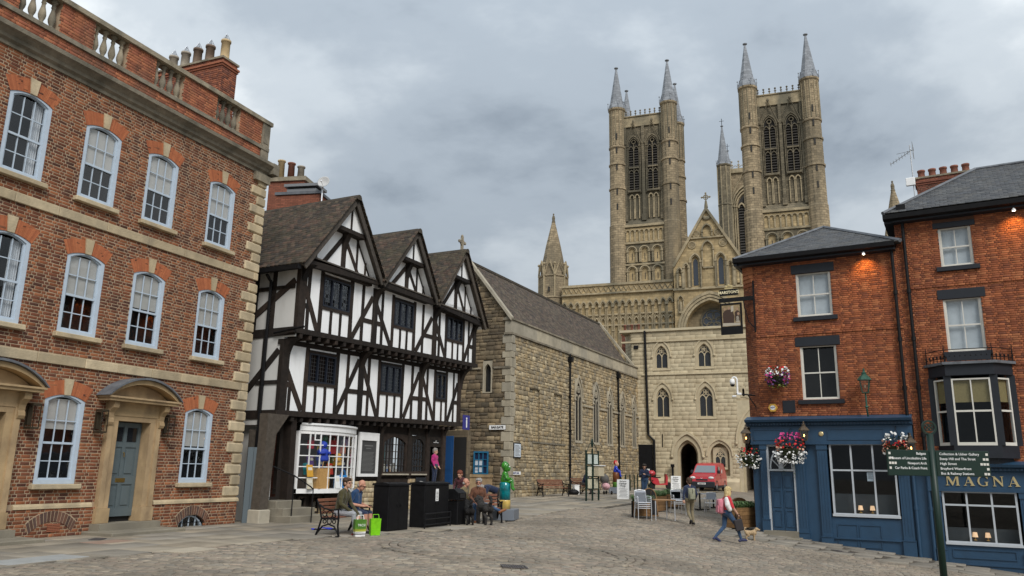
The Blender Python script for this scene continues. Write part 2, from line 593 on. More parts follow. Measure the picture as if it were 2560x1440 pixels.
def glass(name, tint=(.9, .93, .95), ior=1.5, dark=0.0, rough=0.0, wobble=0.0, gain=1.6):
 if name in _M: return _M[name]
 m = bpy.data.materials.new(name); m.use_nodes = True
 t = m.node_tree; t.nodes.clear()
 N = t.nodes.new; L = t.links.new
 o = N('ShaderNodeOutputMaterial'); mi = N('ShaderNodeMixShader'); tr = N('ShaderNodeBsdfTransparent'); gl = N('ShaderNodeBsdfGlossy'); fr = N('ShaderNodeFresnel')
 tr.inputs[0].default_value = (*tint, 1)
 gl.inputs['Roughness'].default_value = rough
 fr.inputs['IOR'].default_value = ior
 mu = N('ShaderNodeMath'); mu.operation = 'MULTIPLY_ADD'; mu.inputs[1].default_value = gain; mu.inputs[2].default_value = dark; mu.use_clamp = True
 gg = N('ShaderNodeNewGeometry'); bf = N('ShaderNodeMath'); bf.operation = 'SUBTRACT'; bf.inputs[0].default_value = 1.0; bm = N('ShaderNodeMath'); bm.operation = 'MULTIPLY'
 L(gg.outputs['Backfacing'], bf.inputs[1]); L(fr.outputs[0], mu.inputs[0]); L(mu.outputs[0], bm.inputs[0]); L(bf.outputs[0], bm.inputs[1]); L(bm.outputs[0], mi.inputs[0]); L(tr.outputs[0], mi.inputs[1]); L(gl.outputs[0], mi.inputs[2]); L(mi.outputs[0], o.inputs[0])
 if wobble:
  g = N('ShaderNodeNewGeometry'); n = N('ShaderNodeTexNoise'); n.inputs['Scale'].default_value = 3.0
  L(g.outputs['Position'], n.inputs['Vector'])
  bp = N('ShaderNodeBump'); bp.inputs['Strength'].default_value = wobble; bp.inputs['Distance'].default_value = .05
  L(n.outputs['Fac'], bp.inputs['Height']); L(bp.outputs[0], gl.inputs['Normal']); L(bp.outputs[0], fr.inputs['Normal'])
 _M[name] = m
 return m
# ---------------------------------------------------------------- text
def text(body, size, mat_, parent, loc, rot=(R(90), 0, 0), align='CENTER', name='lettering', ext=.002, off=0.0, sx=1.0):
 c = bpy.data.curves.new(name, 'FONT')
 c.body = body; c.size = size; c.align_x = align; c.align_y = 'CENTER'
 c.extrude = ext; c.offset = off
 c.resolution_u = 2
 c.materials.append(mat_)
 t = bpy.data.objects.new(name, c)
 me = bpy.data.meshes.new_from_object(t)
 bpy.data.objects.remove(t); bpy.data.curves.remove(c)
 if not me.materials: me.materials.append(mat_)
 o = link(name, me, parent)
 o.location = loc; o.rotation_euler = rot; o.scale = (sx, 1, 1)
 return o
_PANE = {}
def pane(parent, u0, u1, z0, z1, y, mat_, name='pane'):
 me = _PANE.get(mat_.name)
 if me is None:
  me = MB().box(-.5, .5, -.5, .5, -.5, .5).mesh('pane', mat_); _PANE[mat_.name] = me
 o = link(name, me, parent)
 o.location = ((u0 + u1) / 2, y, (z0 + z1) / 2); o.scale = (abs(u1 - u0), .006, abs(z1 - z0))
 return o
_BX = {}
def boxpart(name, mat_, parent, x0, x1, y0, y1, z0, z1, b=.006):
 return MB().cbox(((x0 + x1) / 2, (y0 + y1) / 2, (z0 + z1) / 2), (x1 - x0, y1 - y0, z1 - z0), b).build(name, mat_, parent)
# ================================================================ materials shared by the setting
m_mortar_pale = mat('mortar_pale', (.399, .302, .204), .95, noise=(6, .2), bump=(60, .4, .004))
m_house_brick = mat('house_brick', (.198, .069, .031), .9, cols=[(.145, .051, .026), (.251, .090, .038), (.172, .060, .029), (.097, .040, .026), (.220, .081, .039), (.123, .046, .026), (.273, .104, .046)], var=.22, noise=(5, .22),
     stain=(.5, (.066, .039, .032), .52, .70, .8, .5), streak=(.45, (.255, .123, .075), .57, .72, .4, .35), bump=(45, .5, .006))
m_gauged = mat('rubbed_brick', (.40, .130, .055), .85, cols=[(.43, .145, .062), (.37, .118, .052)], var=.10, noise=(9, .12), bump=(50, .3, .004))
m_lime = mat('limestone', (.46, .37, .235), .9, cols=[(.50, .41, .27), (.42, .34, .22)], var=.12, noise=(3, .22), stain=(1.6, (.22, .19, .14), .50, .72, .5, .6), bump=(25, .6, .015))
m_limedark = mat('weathered_stone', (.25, .215, .16), .95, cols=[(.21, .185, .14), (.29, .25, .18)], var=.12, noise=(4, .3), stain=(1.2, (.09, .085, .065), .48, .66, .6, .75), bump=(25, .7, .015))
m_sash = mat('pale_blue_paint', (.47, .55, .635), .55, noise=(8, .06), spec=.4)
m_white = mat('white_paint', (.84, .84, .83), .5, noise=(6, .05), spec=.4)
m_glass = glass('window_glass', (.95, .96, .97), dark=.03, wobble=.02, gain=1.1)
m_blind = mat('blind_fabric', (.52, .50, .455), .9, noise=(2, .06))
m_dark = mat('dark_interior', (.020, .019, .018), .9)
m_curtain = mat('net_curtain', (.60, .625, .645), .9, noise=(4, .1))
m_black = mat('black_paint', (.0065, .0065, .0075), .55, noise=(7, .4), spec=.22)
m_lead = mat('lead', (.13, .14, .155), .55, noise=(4, .25), stain=(2, (.05, .05, .055), .5, .7, .4, .6), bump=(20, .3, .01))
m_sett = mat('sett_stone', (.271, .230, .179), .88, cols=[(.241, .208, .165), (.297, .251, .191), (.224, .198, .162), (.323, .273, .208), (.262, .219, .175), (.237, .215, .178), (.288, .232, .181)], var=.17, noise=(9, .22),
             stain=(.30, (.129, .112, .089), .44, .64, 1, .62), streak=(1.1, (.361, .318, .258), .60, .76, 1, .4), bump=(40, .6, .012), spec=.25)
m_joint = mat('sett_joint', (.075, .064, .050), .95, noise=(3, .3), stain=(.5, (.19, .16, .12), .50, .62, 1, .9), bump=(30, .6, .01))
m_flag = mat('flagstone', (.277, .242, .189), .88, cols=[(.246, .218, .176), (.304, .264, .204), (.264, .238, .198), (.229, .207, .172), (.290, .246, .185)], var=.12, noise=(1.7, .18), stain=(.6, (.145, .128, .101), .48, .68, 1, .6), bump=(35, .35, .006))
# ================================================================ ground: one sheet to the horizon
def zsheet(x, y):
 return zg(x, min(y, 100.0))
def grid_axis(a, b, fine0, fine1, st, coarse):
 v = list(np.arange(fine0, fine1 + .01, st))
 return list(np.linspace(a, fine0, coarse))[:-1] + v + list(np.linspace(fine1, b, coarse))[1:]
xs = grid_axis(-900, 900, -26, 34, 1.0, 14)
ys = grid_axis(-300, 1500, -6, 70, 1.0, 14)
gm_ = MB()
gm_.v = [(x, y, zsheet(x, y)) for y in ys for x in xs]
nx_ = len(xs)
gm_.f = [(j * nx_ + i, j * nx_ + i + 1, (j + 1) * nx_ + i + 1, (j + 1) * nx_ + i) for j in range(len(ys) - 1) for i in range(nx_ - 1)]
gm_.mi = [0] * len(gm_.f)
m_far = mat('far_paving', (.261, .224, .174), .9, noise=(1.2, .12), brick=(.5, .22, (.131, .113, .096), .02), stain=(.25, (.183, .165, .139), .45, .7, 1, .6), bump=(14, .5, .02))
def far_coords(m):
 t = m.node_tree
 for nd in t.nodes:
  if nd.bl_idname == 'ShaderNodeTexBrick':
   tcn = t.nodes.new('ShaderNodeTexCoord'); t.links.new(tcn.outputs['Object'], nd.inputs['Vector'])
far_coords(m_far)
ground = gm_.build('ground', m_far, None, True)
ground['kind'] = 'structure'
# house wall line and pub wall line, used to bound the setts
HO, HA = Vector((-7.90, 23.62)), R(23.1)
HD, HN = Vector((math.sin(HA), math.cos(HA))), Vector((math.cos(HA), -math.sin(HA)))   # along, outward
PO, PA = Vector((9.42, 29.88)), R(120)
PD, PN = Vector((math.sin(PA), math.cos(PA))), Vector((math.cos(PA), -math.sin(PA)))
CO, CA = Vector((.02, 40.53)), R(26.8)
CD, CN = Vector((math.sin(CA), math.cos(CA))), Vector((math.cos(CA), -math.sin(CA)))
ARC_C = Vector((.1, 18.4)); ARC_R0, ARC_R1 = 2.35, 2.90
def edge_out(u):
 """width of the flagged footway beside the house and the timbered building"""
 return float(np.interp(u, [-9.7, -4.4, -2.65, 1.4, 6], [4.1, 4.55, 4.95, 6.4, 6.0]))
def in_setts(x, y):
 p = Vector((x, y))
 if y < 7.5 or y > 34: return False
 if (p - HO).dot(HN) < edge_out((p - HO).dot(HD)): return False
 u = (p - PO).dot(PD)
 if (p - PO).dot(PN) < 3.2 and u > -1.2: return False
 if abs(x) > .72 * y + 1.2: return False
 return True
rnd = random.Random(21)
bed = MB()
its = []
A0 = R(-9)
ca, sa = math.cos(A0), math.sin(A0)
v = 6.0
while v < 37:
 h = rnd.uniform(.105, .138)
 u = -22 + rnd.random() * .2
 wob = rnd.uniform(-.01, .01)
 while u < 26:
  ln = rnd.uniform(.14, .27)
  uc, vc = u + ln / 2, v + h / 2 + .05 * math.sin(u * .7 + v * .4) + wob
  x, y = uc * ca - vc * sa, uc * sa + vc * ca
  u += ln
  if not in_setts(x, y): continue
  r = (Vector((x, y)) - ARC_C).length
  inring = ARC_R0 - .05 < r < ARC_R1 + .05
  if inring: continue
  its.append((x, y, zg(x, y) + .002 + rnd.uniform(-.006, .006), ln - rnd.uniform(.008, .020), h - rnd.uniform(.008, .018), .07, A0 + rnd.uniform(-.05, .05), *slope(x, y)))
 v += h
for k in range(3):
 rr = ARC_R0 + .09 + k * .185
 n = int(2 * PI * rr / .25)
 for i in range(n):
  a = 2 * PI * i / n + k * .03
  x, y = ARC_C.x + rr * math.cos(a), ARC_C.y + rr * math.sin(a)
  if not in_setts(x, y): continue
  its.append((x, y, zg(x, y) + .012 + rnd.uniform(-.006, .006), .235, .16, .07, a + PI / 2, *slope(x, y)))
# joint bed just over the ground sheet, so that the gaps read as sand
sx = [x * .5 for x in range(-36, 52)]
sy = [6.5 + y * .5 for y in range(0, 58)]
idx = {}
for j in range(len(sy) - 1):
 for i in range(len(sx) - 1):
  q = [(sx[i], sy[j]), (sx[i + 1], sy[j]), (sx[i + 1], sy[j + 1]), (sx[i], sy[j + 1])]
  if all(in_setts(*p) for p in q):
   ids = []
   for p in q:
    if p not in idx:
     idx[p] = len(bed.v); bed.v.append((p[0], p[1], zg(*p) + .022))
    ids.append(idx[p])
   bed.f.append(tuple(ids)); bed.mi.append(0)
square = bed.build('cobbled_square', m_joint, None, True)
square['kind'] = 'structure'
pieces(square, 'sett', its, m_sett, maxn=300, bevel=.009, jit=.009, axis='Z', rest='setts', seed=4)
# ---------------------------------------------------------------- flagged footway on the left, in the house's frame
def H2W(u, o):
 return HO + HD * u + HN * o
foot = MB()
fl = []
us = [-13 + .8 * i for i in range(36)]
for i in range(len(us) - 1):
 e0, e1 = edge_out(us[i]) - .02, edge_out(us[i + 1]) - .02
 for k in range(5):
  P = []
  for (u_, t) in ((us[i], k / 5), (us[i + 1], k / 5), (us[i + 1], (k + 1) / 5), (us[i], (k + 1) / 5)):
   ee = edge_out(u_) - .02
   o_ = -1.0 + (ee + 1.0) * t
   q = H2W(u_, o_)
   P.append((q.x, q.y, zg(q.x, q.y) + .02))
  foot.quad(*reversed(P))
footway = foot.build('footway', m_joint, None)
footway['kind'] = 'structure'
rnd = random.Random(5)
row = [-.6, 0.02, .8, 1.6, 2.45, 3.3, 4.0]
for k in range(len(row) - 1):
 u = -12.5 + rnd.random()
 while u < 15:
  ln = rnd.uniform(.7, 1.25)
  o0, o1 = row[k], row[k + 1]
  if k == len(row) - 2: o1 = edge_out(u) - .03
  mid = H2W(u + ln / 2, (o0 + o1) / 2)
  fl.append((mid.x, mid.y, zg(mid.x, mid.y) + .020 + rnd.uniform(-.002, .002), ln - .010, o1 - o0 - .010, .05, math.atan2(HD.y, HD.x), *slope(mid.x, mid.y)))
  u += ln
pieces(footway, 'flagstone', fl, m_flag, maxn=220, bevel=.006, jit=.004, axis='Z', rest='flagstones', seed=8)
for (x, y, w_, d_, c_) in ((-8.45, 17.45, .9, .6, (.30, .205, .155)), (-8.0, 14.1, 1.5, .7, (.305, .31, .30)), (-6.2, 16.1, .9, .6, (.40, .35, .27))):
 m = MB(); m.cbox((0, 0, 0), (w_, d_, .05), .006); q = m.build('flagstone', mat('flag_%d' % (c_[1] * 1000), c_, .9, noise=(3, .15), bump=(35, .3, .005)), footway)
 q.location = (x, y, zg(x, y) + .025); q.rotation_euler = (0, 0, math.atan2(HD.y, HD.x))
# ---------------------------------------------------------------- flag strip along the pub
fl = []
st = MB()
def P2W(u, o):
 return PO + PD * u + PN * o
for i in range(-1, 14):
 P = []
 for (u_, o_) in ((i, -.3), (i + 1, -.3), (i + 1, 3.19), (i, 3.19)):
  q = P2W(u_, o_); P.append((q.x, q.y, zg(q.x, q.y) + .022))
 st.quad(*reversed(P))
strip = st.build('pavement', m_joint, None)
strip['kind'] = 'structure'
for k, (o0, o1) in enumerate(((0, .7), (.7, 1.5), (1.5, 2.35), (2.35, 3.17))):
 u = -1.2 + rnd.random() * .1
 while u < 13:
  ln = rnd.uniform(.6, 1.1)
  mid = P2W(u + ln / 2, (o0 + o1) / 2)
  fl.append((mid.x, mid.y, zg(mid.x, mid.y) + .022, ln - .012, o1 - o0 - .012, .05, math.atan2(PD.y, PD.x), *slope(mid.x, mid.y)))
  u += ln
m_flag2 = mat('grey_flag', (.211, .191, .158), .88, cols=[(.189, .171, .144), (.234, .211, .176)], var=.12, noise=(1.7, .18), bump=(35, .4, .006))
pieces(strip, 'flagstone', fl, m_flag2, maxn=120, bevel=.006, jit=.004, axis='Z', rest='flagstones', seed=9)
# ---------------------------------------------------------------- smooth flagged area before the church
fl = []
ap = MB()
def C2W(u, o):
 return CO + CD * u + CN * o
for i in range(-3, 9):
 for k in range(3):
  P = []
  for (u_, o_) in ((i * 2, k * 2.2), (i * 2 + 2, k * 2.2), (i * 2 + 2, k * 2.2 + 2.2), (i * 2, k * 2.2 + 2.2)):
   q = C2W(u_, o_ - .2); P.append((q.x, q.y, zg(q.x, q.y) + .018))
  ap.quad(*reversed(P))
apron = ap.build('forecourt_paving', m_joint, None)
apron['kind'] = 'structure'
for k in range(7):
 u = -5.5 + rnd.random()
 while u < 17:
  ln = rnd.uniform(.8, 1.5)
  mid = C2W(u + ln / 2, -.15 + k * .9 + .45)
  fl.append((mid.x, mid.y, zg(mid.x, mid.y) + .016, ln - .012, .888, .05, math.atan2(CD.y, CD.x), *slope(mid.x, mid.y)))
  u += ln
pieces(apron, 'flagstone', fl, m_flag, maxn=120, bevel=.006, jit=.004, axis='Z', rest='flagstones', seed=12)
# ================================================================ brick town house on the left
house = facade('brick_house', 'red brick town house with pale blue sash windows and stone balustrade', 'house', -7.90, 23.62, 23.1)
HU0, HU1, HTOP = -13.6, 0.0, 12.35
cols_ = [-11.62, -9.70, -7.78, -5.84, -3.95, -1.73]
WH = .515
wins = [(c, z0, z1) for c in cols_ for (z0, z1) in ((7.83, 9.66), (4.57, 6.41))] + [(c, 1.19, 3.05) for c in (-9.70, -5.86, -1.73)]
doors = [-3.95, -7.78, -11.62]
RISE = .13
holes = [(c - WH, c + WH, z0 - .08, z1 + RISE) for c, z0, z1 in wins] + [(c - .62, c + .62, -.2, 2.75) for c in doors]
holes += [(-2.13, -1.21, -.3, .34)]
bands = [(3.83, 4.05), (7.22, 7.44), (.66, .76)]
bhol = holes + [(HU0 - 1, HU1 + 1, a, b) for a, b in bands]
wm = MB()
wall_grid(wm, HU0, HU1, -.4, 11.15, holes, .005)
wm.box(HU0, HU1, 9.0, 9.1, -.4, 11.1)
wm.box(HU1 - .25, HU1 - .004, .014, 9.0, -.4, 11.1)
wm.box(HU0, HU0 + .25, .014, 9.0, -.4, 11.1)
wm.build('wall', m_mortar_pale, house)
# quoins (alternating) occupy the right end: leave the bricks out behind them
qh = []
z = .80; k = 0
quo = []
while z < 10.35:
 if not any(a - .02 < z + .14 < b + .02 for a, b in bands[:2]):
  ln = .58 if k % 2 == 0 else .32
  quo.append((z, z + .285, ln)); qh.append((HU1 - ln, HU1 + .1, z - .01, z + .295)); k += 1
  z += .305
 else:
  z = [b for a, b in bands[:2] if a - .02 < z + .14 < b + .02][0] + .02
it = bond(HU0, HU1, .76, 10.62, bhol + qh, seed=2, gap=.017)
it += bond(HU0, HU1, -.35, .66, holes, y=-.05, depth=.06, seed=6, gap=.017)
m = MB(); wall_grid(m, HU0, HU1, -.4, .66, holes, -.044); m.build('plinth', m_mortar_pale, house)
pieces(house, 'brick', it, m_house_brick, maxn=300, bevel=.006, jit=.004, rest='brickwork', seed=3)
for za, zb, ln in quo:
 m = MB()
 m.cbox((HU1 - ln / 2 + .035, .05, (za + zb) / 2), (ln + .07, .20, zb - za), .035)
 m.build('quoin', m_lime, house)
# stone string courses in lengths, plinth course
for a, b in bands[:2]:
 u = HU0
 rn = random.Random(int(a * 10))
 while u < HU1:
  ln = min(rn.uniform(.8, 1.5), HU1 + .03 - u)
  m = MB(); m.cbox((u + ln / 2, .02, (a + b) / 2), (ln - .006, .15, b - a), .012); m.build('string_course', m_lime, house)
  u += ln
for p, q in ((HU0, -12.62), (-10.62, -8.7), (-6.78, -4.85), (-3.05, HU1 + .05)):
 m = MB(); m.prism_x([(-.075, .66), (-.065, .72), (-.02, .765), (.1, .765), (.1, .66)], p, q); m.build('plinth_course', m_lime, house)
def seg_loop(u0, u1, z0, zs, rise, ins=0.0):
 return loop_arch(u0 + ins, u1 - ins, z0 + ins, arc(u0 + ins, u1 - ins, zs - ins * .3, rise * (1 - ins * .6), 9))
def brick_arch(parent, c, hw, zs, rise, hgt, splay, y, mat_, n=18, key=True):
 """gauged arch of wedge bricks with a stone keystone"""
 m = MB()
 lo = arc(c - hw - .005, c + hw + .005, zs, rise, 2 * n + 1)
 for i in range(2 * n):
  a, b = lo[i], lo[i + 1]
  def up(p):
   t = (p[0] - c) / hw
   return (p[0] + t * splay, zs + rise * .35 + hgt + (rise * 1.1) * (1 - t * t) - (rise * .35) * 0)
  A, B = up(a), up(b)
  g = .0015
  m.prism([(a[0] + g, a[1]), (b[0] - g, b[1]), (B[0] - g, B[1]), (A[0] + g, A[1])], y - .004, y + .10)
 m.build('brick_arch', mat_, parent)
 if key:
  k = MB()
  zt = zs + rise * 1.45 + hgt + .03
  k.prism([(c - .075, zs + rise - .01), (c + .075, zs + rise - .01), (c + .12, zt), (c - .12, zt)], y - .035, y + .09)
  k.build('keystone', m_lime, parent)
def sash(parent, c, hw, z0, zs, rise, y, fm, nc, nr_up, nr_lo, blind=0.0, mid=None, fw=.085, sill=None, barw=.022, gm=None, room=m_dark, curtain=None, depth=.5, raised=0.0):
 """sliding sash window: frame part with bars, panes, blind and sill as sub-parts"""
 gm = gm or m_glass
 u0, u1 = c - hw, c + hw
 m = MB()
 m.ring(seg_loop(u0, u1, z0, zs, rise), seg_loop(u0, u1, z0, zs, rise, fw), y, y + .10)
 m.ring(seg_loop(u0 + fw, u1 - fw, z0 + fw, zs - fw * .3, rise * .9), seg_loop(u0 + fw, u1 - fw, z0 + fw, zs - fw * .3, rise * .9, .038), y + .035, y + .09)
 win = m.build('window', fm, parent)
 iu0, iu1, iz0, iz1 = u0 + fw + .03, u1 - fw - .03, z0 + fw + .03, zs + rise - fw - .02
 zm_ = mid if mid else (iz0 + iz1) / 2 - rise * .2
 b = MB()
 b.box(iu0, iu1, y + .03, y + .075, zm_ - .025, zm_ + .025)
 if raised: b.box(iu0, iu1, y + .05, y + .085, iz0 + raised - .03, iz0 + raised + .03)
 for lo_, hi_, nr, yy in ((zm_ + .025, iz1, nr_up, y + .045), (iz0 + raised, zm_ - .025, nr_lo, y + .060)):
  for i in range(1, nc):
   x = iu0 + (iu1 - iu0) * i / nc
   b.box(x - barw / 2, x + barw / 2, yy, yy + .028, lo_, hi_)
  for j in range(1, nr):
   zz = lo_ + (hi_ - lo_) * j / nr
   for i in range(nc):
    xa = iu0 + (iu1 - iu0) * i / nc + barw / 2; xb = iu0 + (iu1 - iu0) * (i + 1) / nc - barw / 2
    b.box(xa, xb, yy + .001, yy + .027, zz - barw / 2, zz + barw / 2)
  for i in range(nc):
   for j in range(nr):
    xa = iu0 + (iu1 - iu0) * i / nc + barw / 2 - .002; xb = iu0 + (iu1 - iu0) * (i + 1) / nc - barw / 2 + .002
    za = lo_ + (hi_ - lo_) * j / nr + barw / 2 - .002; zb = lo_ + (hi_ - lo_) * (j + 1) / nr - barw / 2 + .002
    pane(win, xa, xb, za, zb, yy + .014, gm)
 b.build('glazing_bar', fm, win)
 if raised:
  pass
 if blind > 0:
  boxpart('blind', m_blind, win, iu0, iu1, y + .095, y + .10, iz1 - (iz1 - iz0) * blind, iz1 + .02, 0)
 if curtain:
  q = MB()
  n = 14
  for side in curtain:
   a, e = (iu0, iu0 + (iu1 - iu0) * .3) if side == 'l' else ((iu1 - (iu1 - iu0) * .3, iu1) if side == 'r' else (iu0, iu1))
   P = [(a + (e - a) * i / n, y + .16 + .02 * math.sin(i * 2.1)) for i in range(n + 1)]
   for i in range(n):
    q.quad((P[i][0], P[i][1], iz0), (P[i + 1][0], P[i + 1][1], iz0), (P[i + 1][0], P[i + 1][1], iz1), (P[i][0], P[i][1], iz1))
  q.build('curtain', m_curtain, win)
 r = MB()   # the room behind: floor, back, sides
 x0, x1, y0_, y1_ = u0 + .01, u1 - .01, y + .101, y + depth
 zt = zs + rise + .02
 r.quad((x0, y1_, z0), (x1, y1_, z0), (x1, y1_, zt), (x0, y1_, zt))
 r.quad((x0, y0_, z0), (x0, y1_, z0), (x0, y1_, zt), (x0, y0_, zt)); r.quad((x1, y0_, z0), (x1, y0_, zt), (x1, y1_, zt), (x1, y1_, z0))
 r.quad((x0, y0_, zt), (x0, y1_, zt), (x1, y1_, zt), (x1, y0_, zt)); r.quad((x0, y0_, z0), (x1, y0_, z0), (x1, y1_, z0), (x0, y1_, z0))
 r.build('room', room, win)
 if sill:
  s = MB(); s.cbox((c, y - .03, z0 - sill[1] / 2 - .002), (2 * hw + sill[0] * 2, .24, sill[1]), .012); s.build('sill', sill[2], win)
 return win
bl = {(-7.78, 7.83): 0, (-5.84, 7.83): .52, (-3.95, 7.83): .52, (-1.73, 7.83): .52, (-5.84, 4.57): .54, (-3.95, 4.57): .50, (-1.73, 4.57): .52, (-7.78, 4.57): 0, (-5.86, 1.19): .38, (-1.73, 1.19): .52}
for c, z0, z1 in wins:
 b = bl.get((c, z0), .5)
 sash(house, c, WH, z0, z1, RISE, .015, m_sash, 3, 2, 2, blind=b, sill=(.09, .11, m_lime), curtain=None if b else ('r' if z0 > 5 else 'lr'), mid=(z0 + z1) / 2 + (.0 if z0 != 1.19 else -.03), fw=.095)
 brick_arch(house, c, WH, z1, RISE, .27, .16, 0.0, m_gauged)
# ---------------------------------------------------------------- doors with stone surrounds and segmental hoods
m_surround = mat('door_stone', (.40, .285, .155), .85, cols=[(.42, .30, .17)], var=.06, noise=(2.5, .2), stain=(2.2, (.20, .14, .085), .45, .7, .6, .7), bump=(30, .4, .008))
m_doorpaint = mat('grey_green_paint', (.105, .135, .145), .45, noise=(5, .08), spec=.45)
m_brass = mat('brass', (.55, .38, .12), .35, metal=1.0)
m_step = mat('step_stone', (.24, .215, .165), .9, noise=(3, .25), stain=(1.5, (.12, .11, .09), .45, .7, 1, .7), bump=(25, .5, .012))
for c in doors:
 d = MB()
 # architrave: two stepped jambs and lintel, plain frieze, base blocks
 for s in (-1, 1):
  d.box(*sorted((c + s * .49, c + s * .66)), -.10, .25, .62, 2.68)
  d.box(*sorted((c + s * .66, c + s * .80)), -.135, .2, .62, 2.80)
  d.box(*sorted((c + s * .47, c + s * .84)), -.15, .26, .28, .618)
 d.box(c - .66, c + .66, -.10, .25, 2.682, 2.80)
 d.box(c - .83, c + .83, -.12, .2, 2.802, 3.13)
 su = d.build('door_surround', m_surround, house)
 for s in (-1, 1):     # scrolled consoles
  m = MB()
  x0, x1 = sorted((c + s * .70, c + s * .86))
  pr = [(-.12, 2.55), (-.16, 2.57), (-.19, 2.63), (-.175, 2.70), (-.15, 2.74), (-.17, 2.86), (-.23, 2.93), (-.30, 2.98), (-.32, 3.05), (-.30, 3.12), (-.12, 3.13)]
  m.prism_x(list(reversed(pr)), x0, x1)
  m.build('console', m_surround, su)
 h = MB()
 h.box(c - 1.06, c + 1.06, -.40, .05, 3.132, 3.20)          # lower cornice
 h.box(c - 1.10, c + 1.10, -.44, .05, 3.202, 3.245)
 lo = arc(c - 1.02, c + 1.02, 3.25, .34, 15); hi = arc(c - 1.10, c + 1.10, 3.25, .45, 15)
 h.ring(lo, hi, -.38, .05, closed=False)
 h.prism([(p[0], p[1]) for p in arc(c - .98, c + .98, 3.247, .33, 15)], -.10, .05)
 hood = h.build('hood', m_surround, su)
 l = MB()
 lo = arc(c - 1.105, c + 1.105, 3.255, .455, 15); hi = arc(c - 1.15, c + 1.15, 3.25, .51, 15)
 l.ring(lo, hi, -.46, .06, closed=False)
 l.build('lead_roof', m_lead, su)
 # the door leaf: stiles, rails, six panels
 dr = MB()
 dr.box(c - .47, c + .47, .20, .24, .40, 2.66)
 for (a, b_) in ((-.47, -.37), (-.05, .05), (.37, .47)): dr.box(c + a, c + b_, .175, .205, .40, 2.66)
 for (a, b_) in ((.40, .60), (1.16, 1.36), (2.06, 2.18), (2.56, 2.66)):
  for (p, q) in ((-.37, -.05), (.05, .37)): dr.box(c + p, c + q, .176, .206, a, b_)
 for (a, b_) in ((.66, 1.10), (1.42, 2.00)):
  for (p, q) in ((-.32, -.10), (.10, .32)): dr.cbox((c + (p + q) / 2, .193, (a + b_) / 2), (q - p, .03, b_ - a), .012)
 door = dr.build('door', m_doorpaint, house)
 for (p, q) in ((-.35, -.07), (.07, .35)): pane(door, c + p, c + q, 2.20, 2.54, .19, mat('dark_glass', (.015, .016, .018), .08, spec=.6))
 m = MB(); m.tube([(c, .17, 1.93), (c, .14, 1.92), (c, .135, 1.82)], .013, 6); m.build('knocker', m_brass, door)
 boxpart('letter_plate', m_brass, door, c - .14, c + .14, .165, .177, 1.21, 1.31, .004)
 m = MB(); m.ell((c - .42, .14, 1.30), (.03, .03, .03)); m.build('handle', m_brass, door)
 m = MB(); m.box(c - .9, c + .9, -.38, .20, -.3, .275); m.build('doorstep', m_step, house)
 m = MB(); m.cbox((c, -.55, -.075), (2.2, 1.0, .40), .02); m.build('doorstep', m_step, house)
 m = MB(); m.box(c - .62, c + .62, .25, .4, .2, 2.75); m.build('door_lining', m_dark, house)
# cellar window with rough brick arch, blocked vent arch
m_dkbrick = mat('dark_brick', (.115, .062, .045), .92, cols=[(.09, .055, .045), (.15, .075, .05)], var=.2, noise=(6, .2), bump=(45, .5, .005))
def rough_arch(c, hw, z0, rise, th, n):
 lo = arc(c - hw, c + hw, z0, rise, n + 1); 
 for i in range(n):
  a, b = lo[i], lo[i + 1]
  def o(p):
   t = (p[0] - c) / hw
   return (p[0] + t * .09, p[1] + th * (1 - .12 * abs(t)))
  A, B = o(a), o(b)
  f = .12
  L_ = lambda p, q, t: (p[0] + (q[0] - p[0]) * t, p[1] + (q[1] - p[1]) * t)
  m = MB(); m.prism([L_(a, b, f), L_(a, b, 1 - f), L_(A, B, 1 - f), L_(A, B, f)], -.062, .04)
  m.build('arch_brick', m_dkbrick, house)
 m = MB()
 inn = arc(c - hw - .01, c + hw + .01, z0, rise, n + 1); ou = [(p[0] + (p[0] - c) / hw * .09, p[1] + th) for p in inn]
 m.ring(inn, ou, -.054, .03, closed=False); m.build('mortar', m_mortar_pale, house)
rough_arch(-1.67, .50, .10, .26, .23, 15)
rough_arch(-5.83, .52, .14, .24, .23, 15)
m = MB(); lp = seg_loop(-2.13, -1.21, -.25, .08, .25); m.ring(lp, seg_loop(-2.13, -1.21, -.25, .08, .25, .06), .03, .1)
cw = m.build('window', m_sash, house)
for x in (-1.90, -1.67, -1.44): boxpart('glazing_bar', m_sash, cw, x - .015, x + .015, .05, .07, -.2, .32, 0)
pane(cw, -2.1, -1.24, -.2, .34, .075, m_glass)
m = MB(); m.box(-2.14, -1.2, .2, .25, -.3, .4); m.build('room', m_dark, cw)
for z_ in (.0, .15):
 m = MB(); m.tube([(-2.16, -.03, z_), (-1.18, -.03, z_)], .012, 6); m.build('guard_bar', m_black, cw)
for i in range(5): boxpart('vent_slat', mat('terracotta', (.30, .11, .06), .9), house, -5.92, -5.62, -.075, -.03, .16 + i * .035, .185 + i * .035, .002)
# wall lanterns beside the door
m_bronze = mat('lantern_metal', (.07, .055, .035), .5, metal=.6)
for u_ in (-4.98, -2.92, -6.72):
 m = MB()
 m.box(u_ - .05, u_ + .05, -.06, 0, 2.45, 2.85)
 m.box(u_ - .10, u_ + .10, -.26, -.05, 2.36, 2.40); m.box(u_ - .10, u_ + .10, -.26, -.05, 2.86, 2.91)
 for sx_ in (-1, 1):
  for yy in (-.25, -.06): m.box(u_ + sx_ * .095 - .008, u_ + sx_ * .095 + .008, yy - .008, yy + .008, 2.40, 2.86)
 ln = m.build('wall_lantern', m_bronze, house)
 pane(ln, u_ - .085, u_ + .085, 2.41, 2.85, -.245, m_glass)
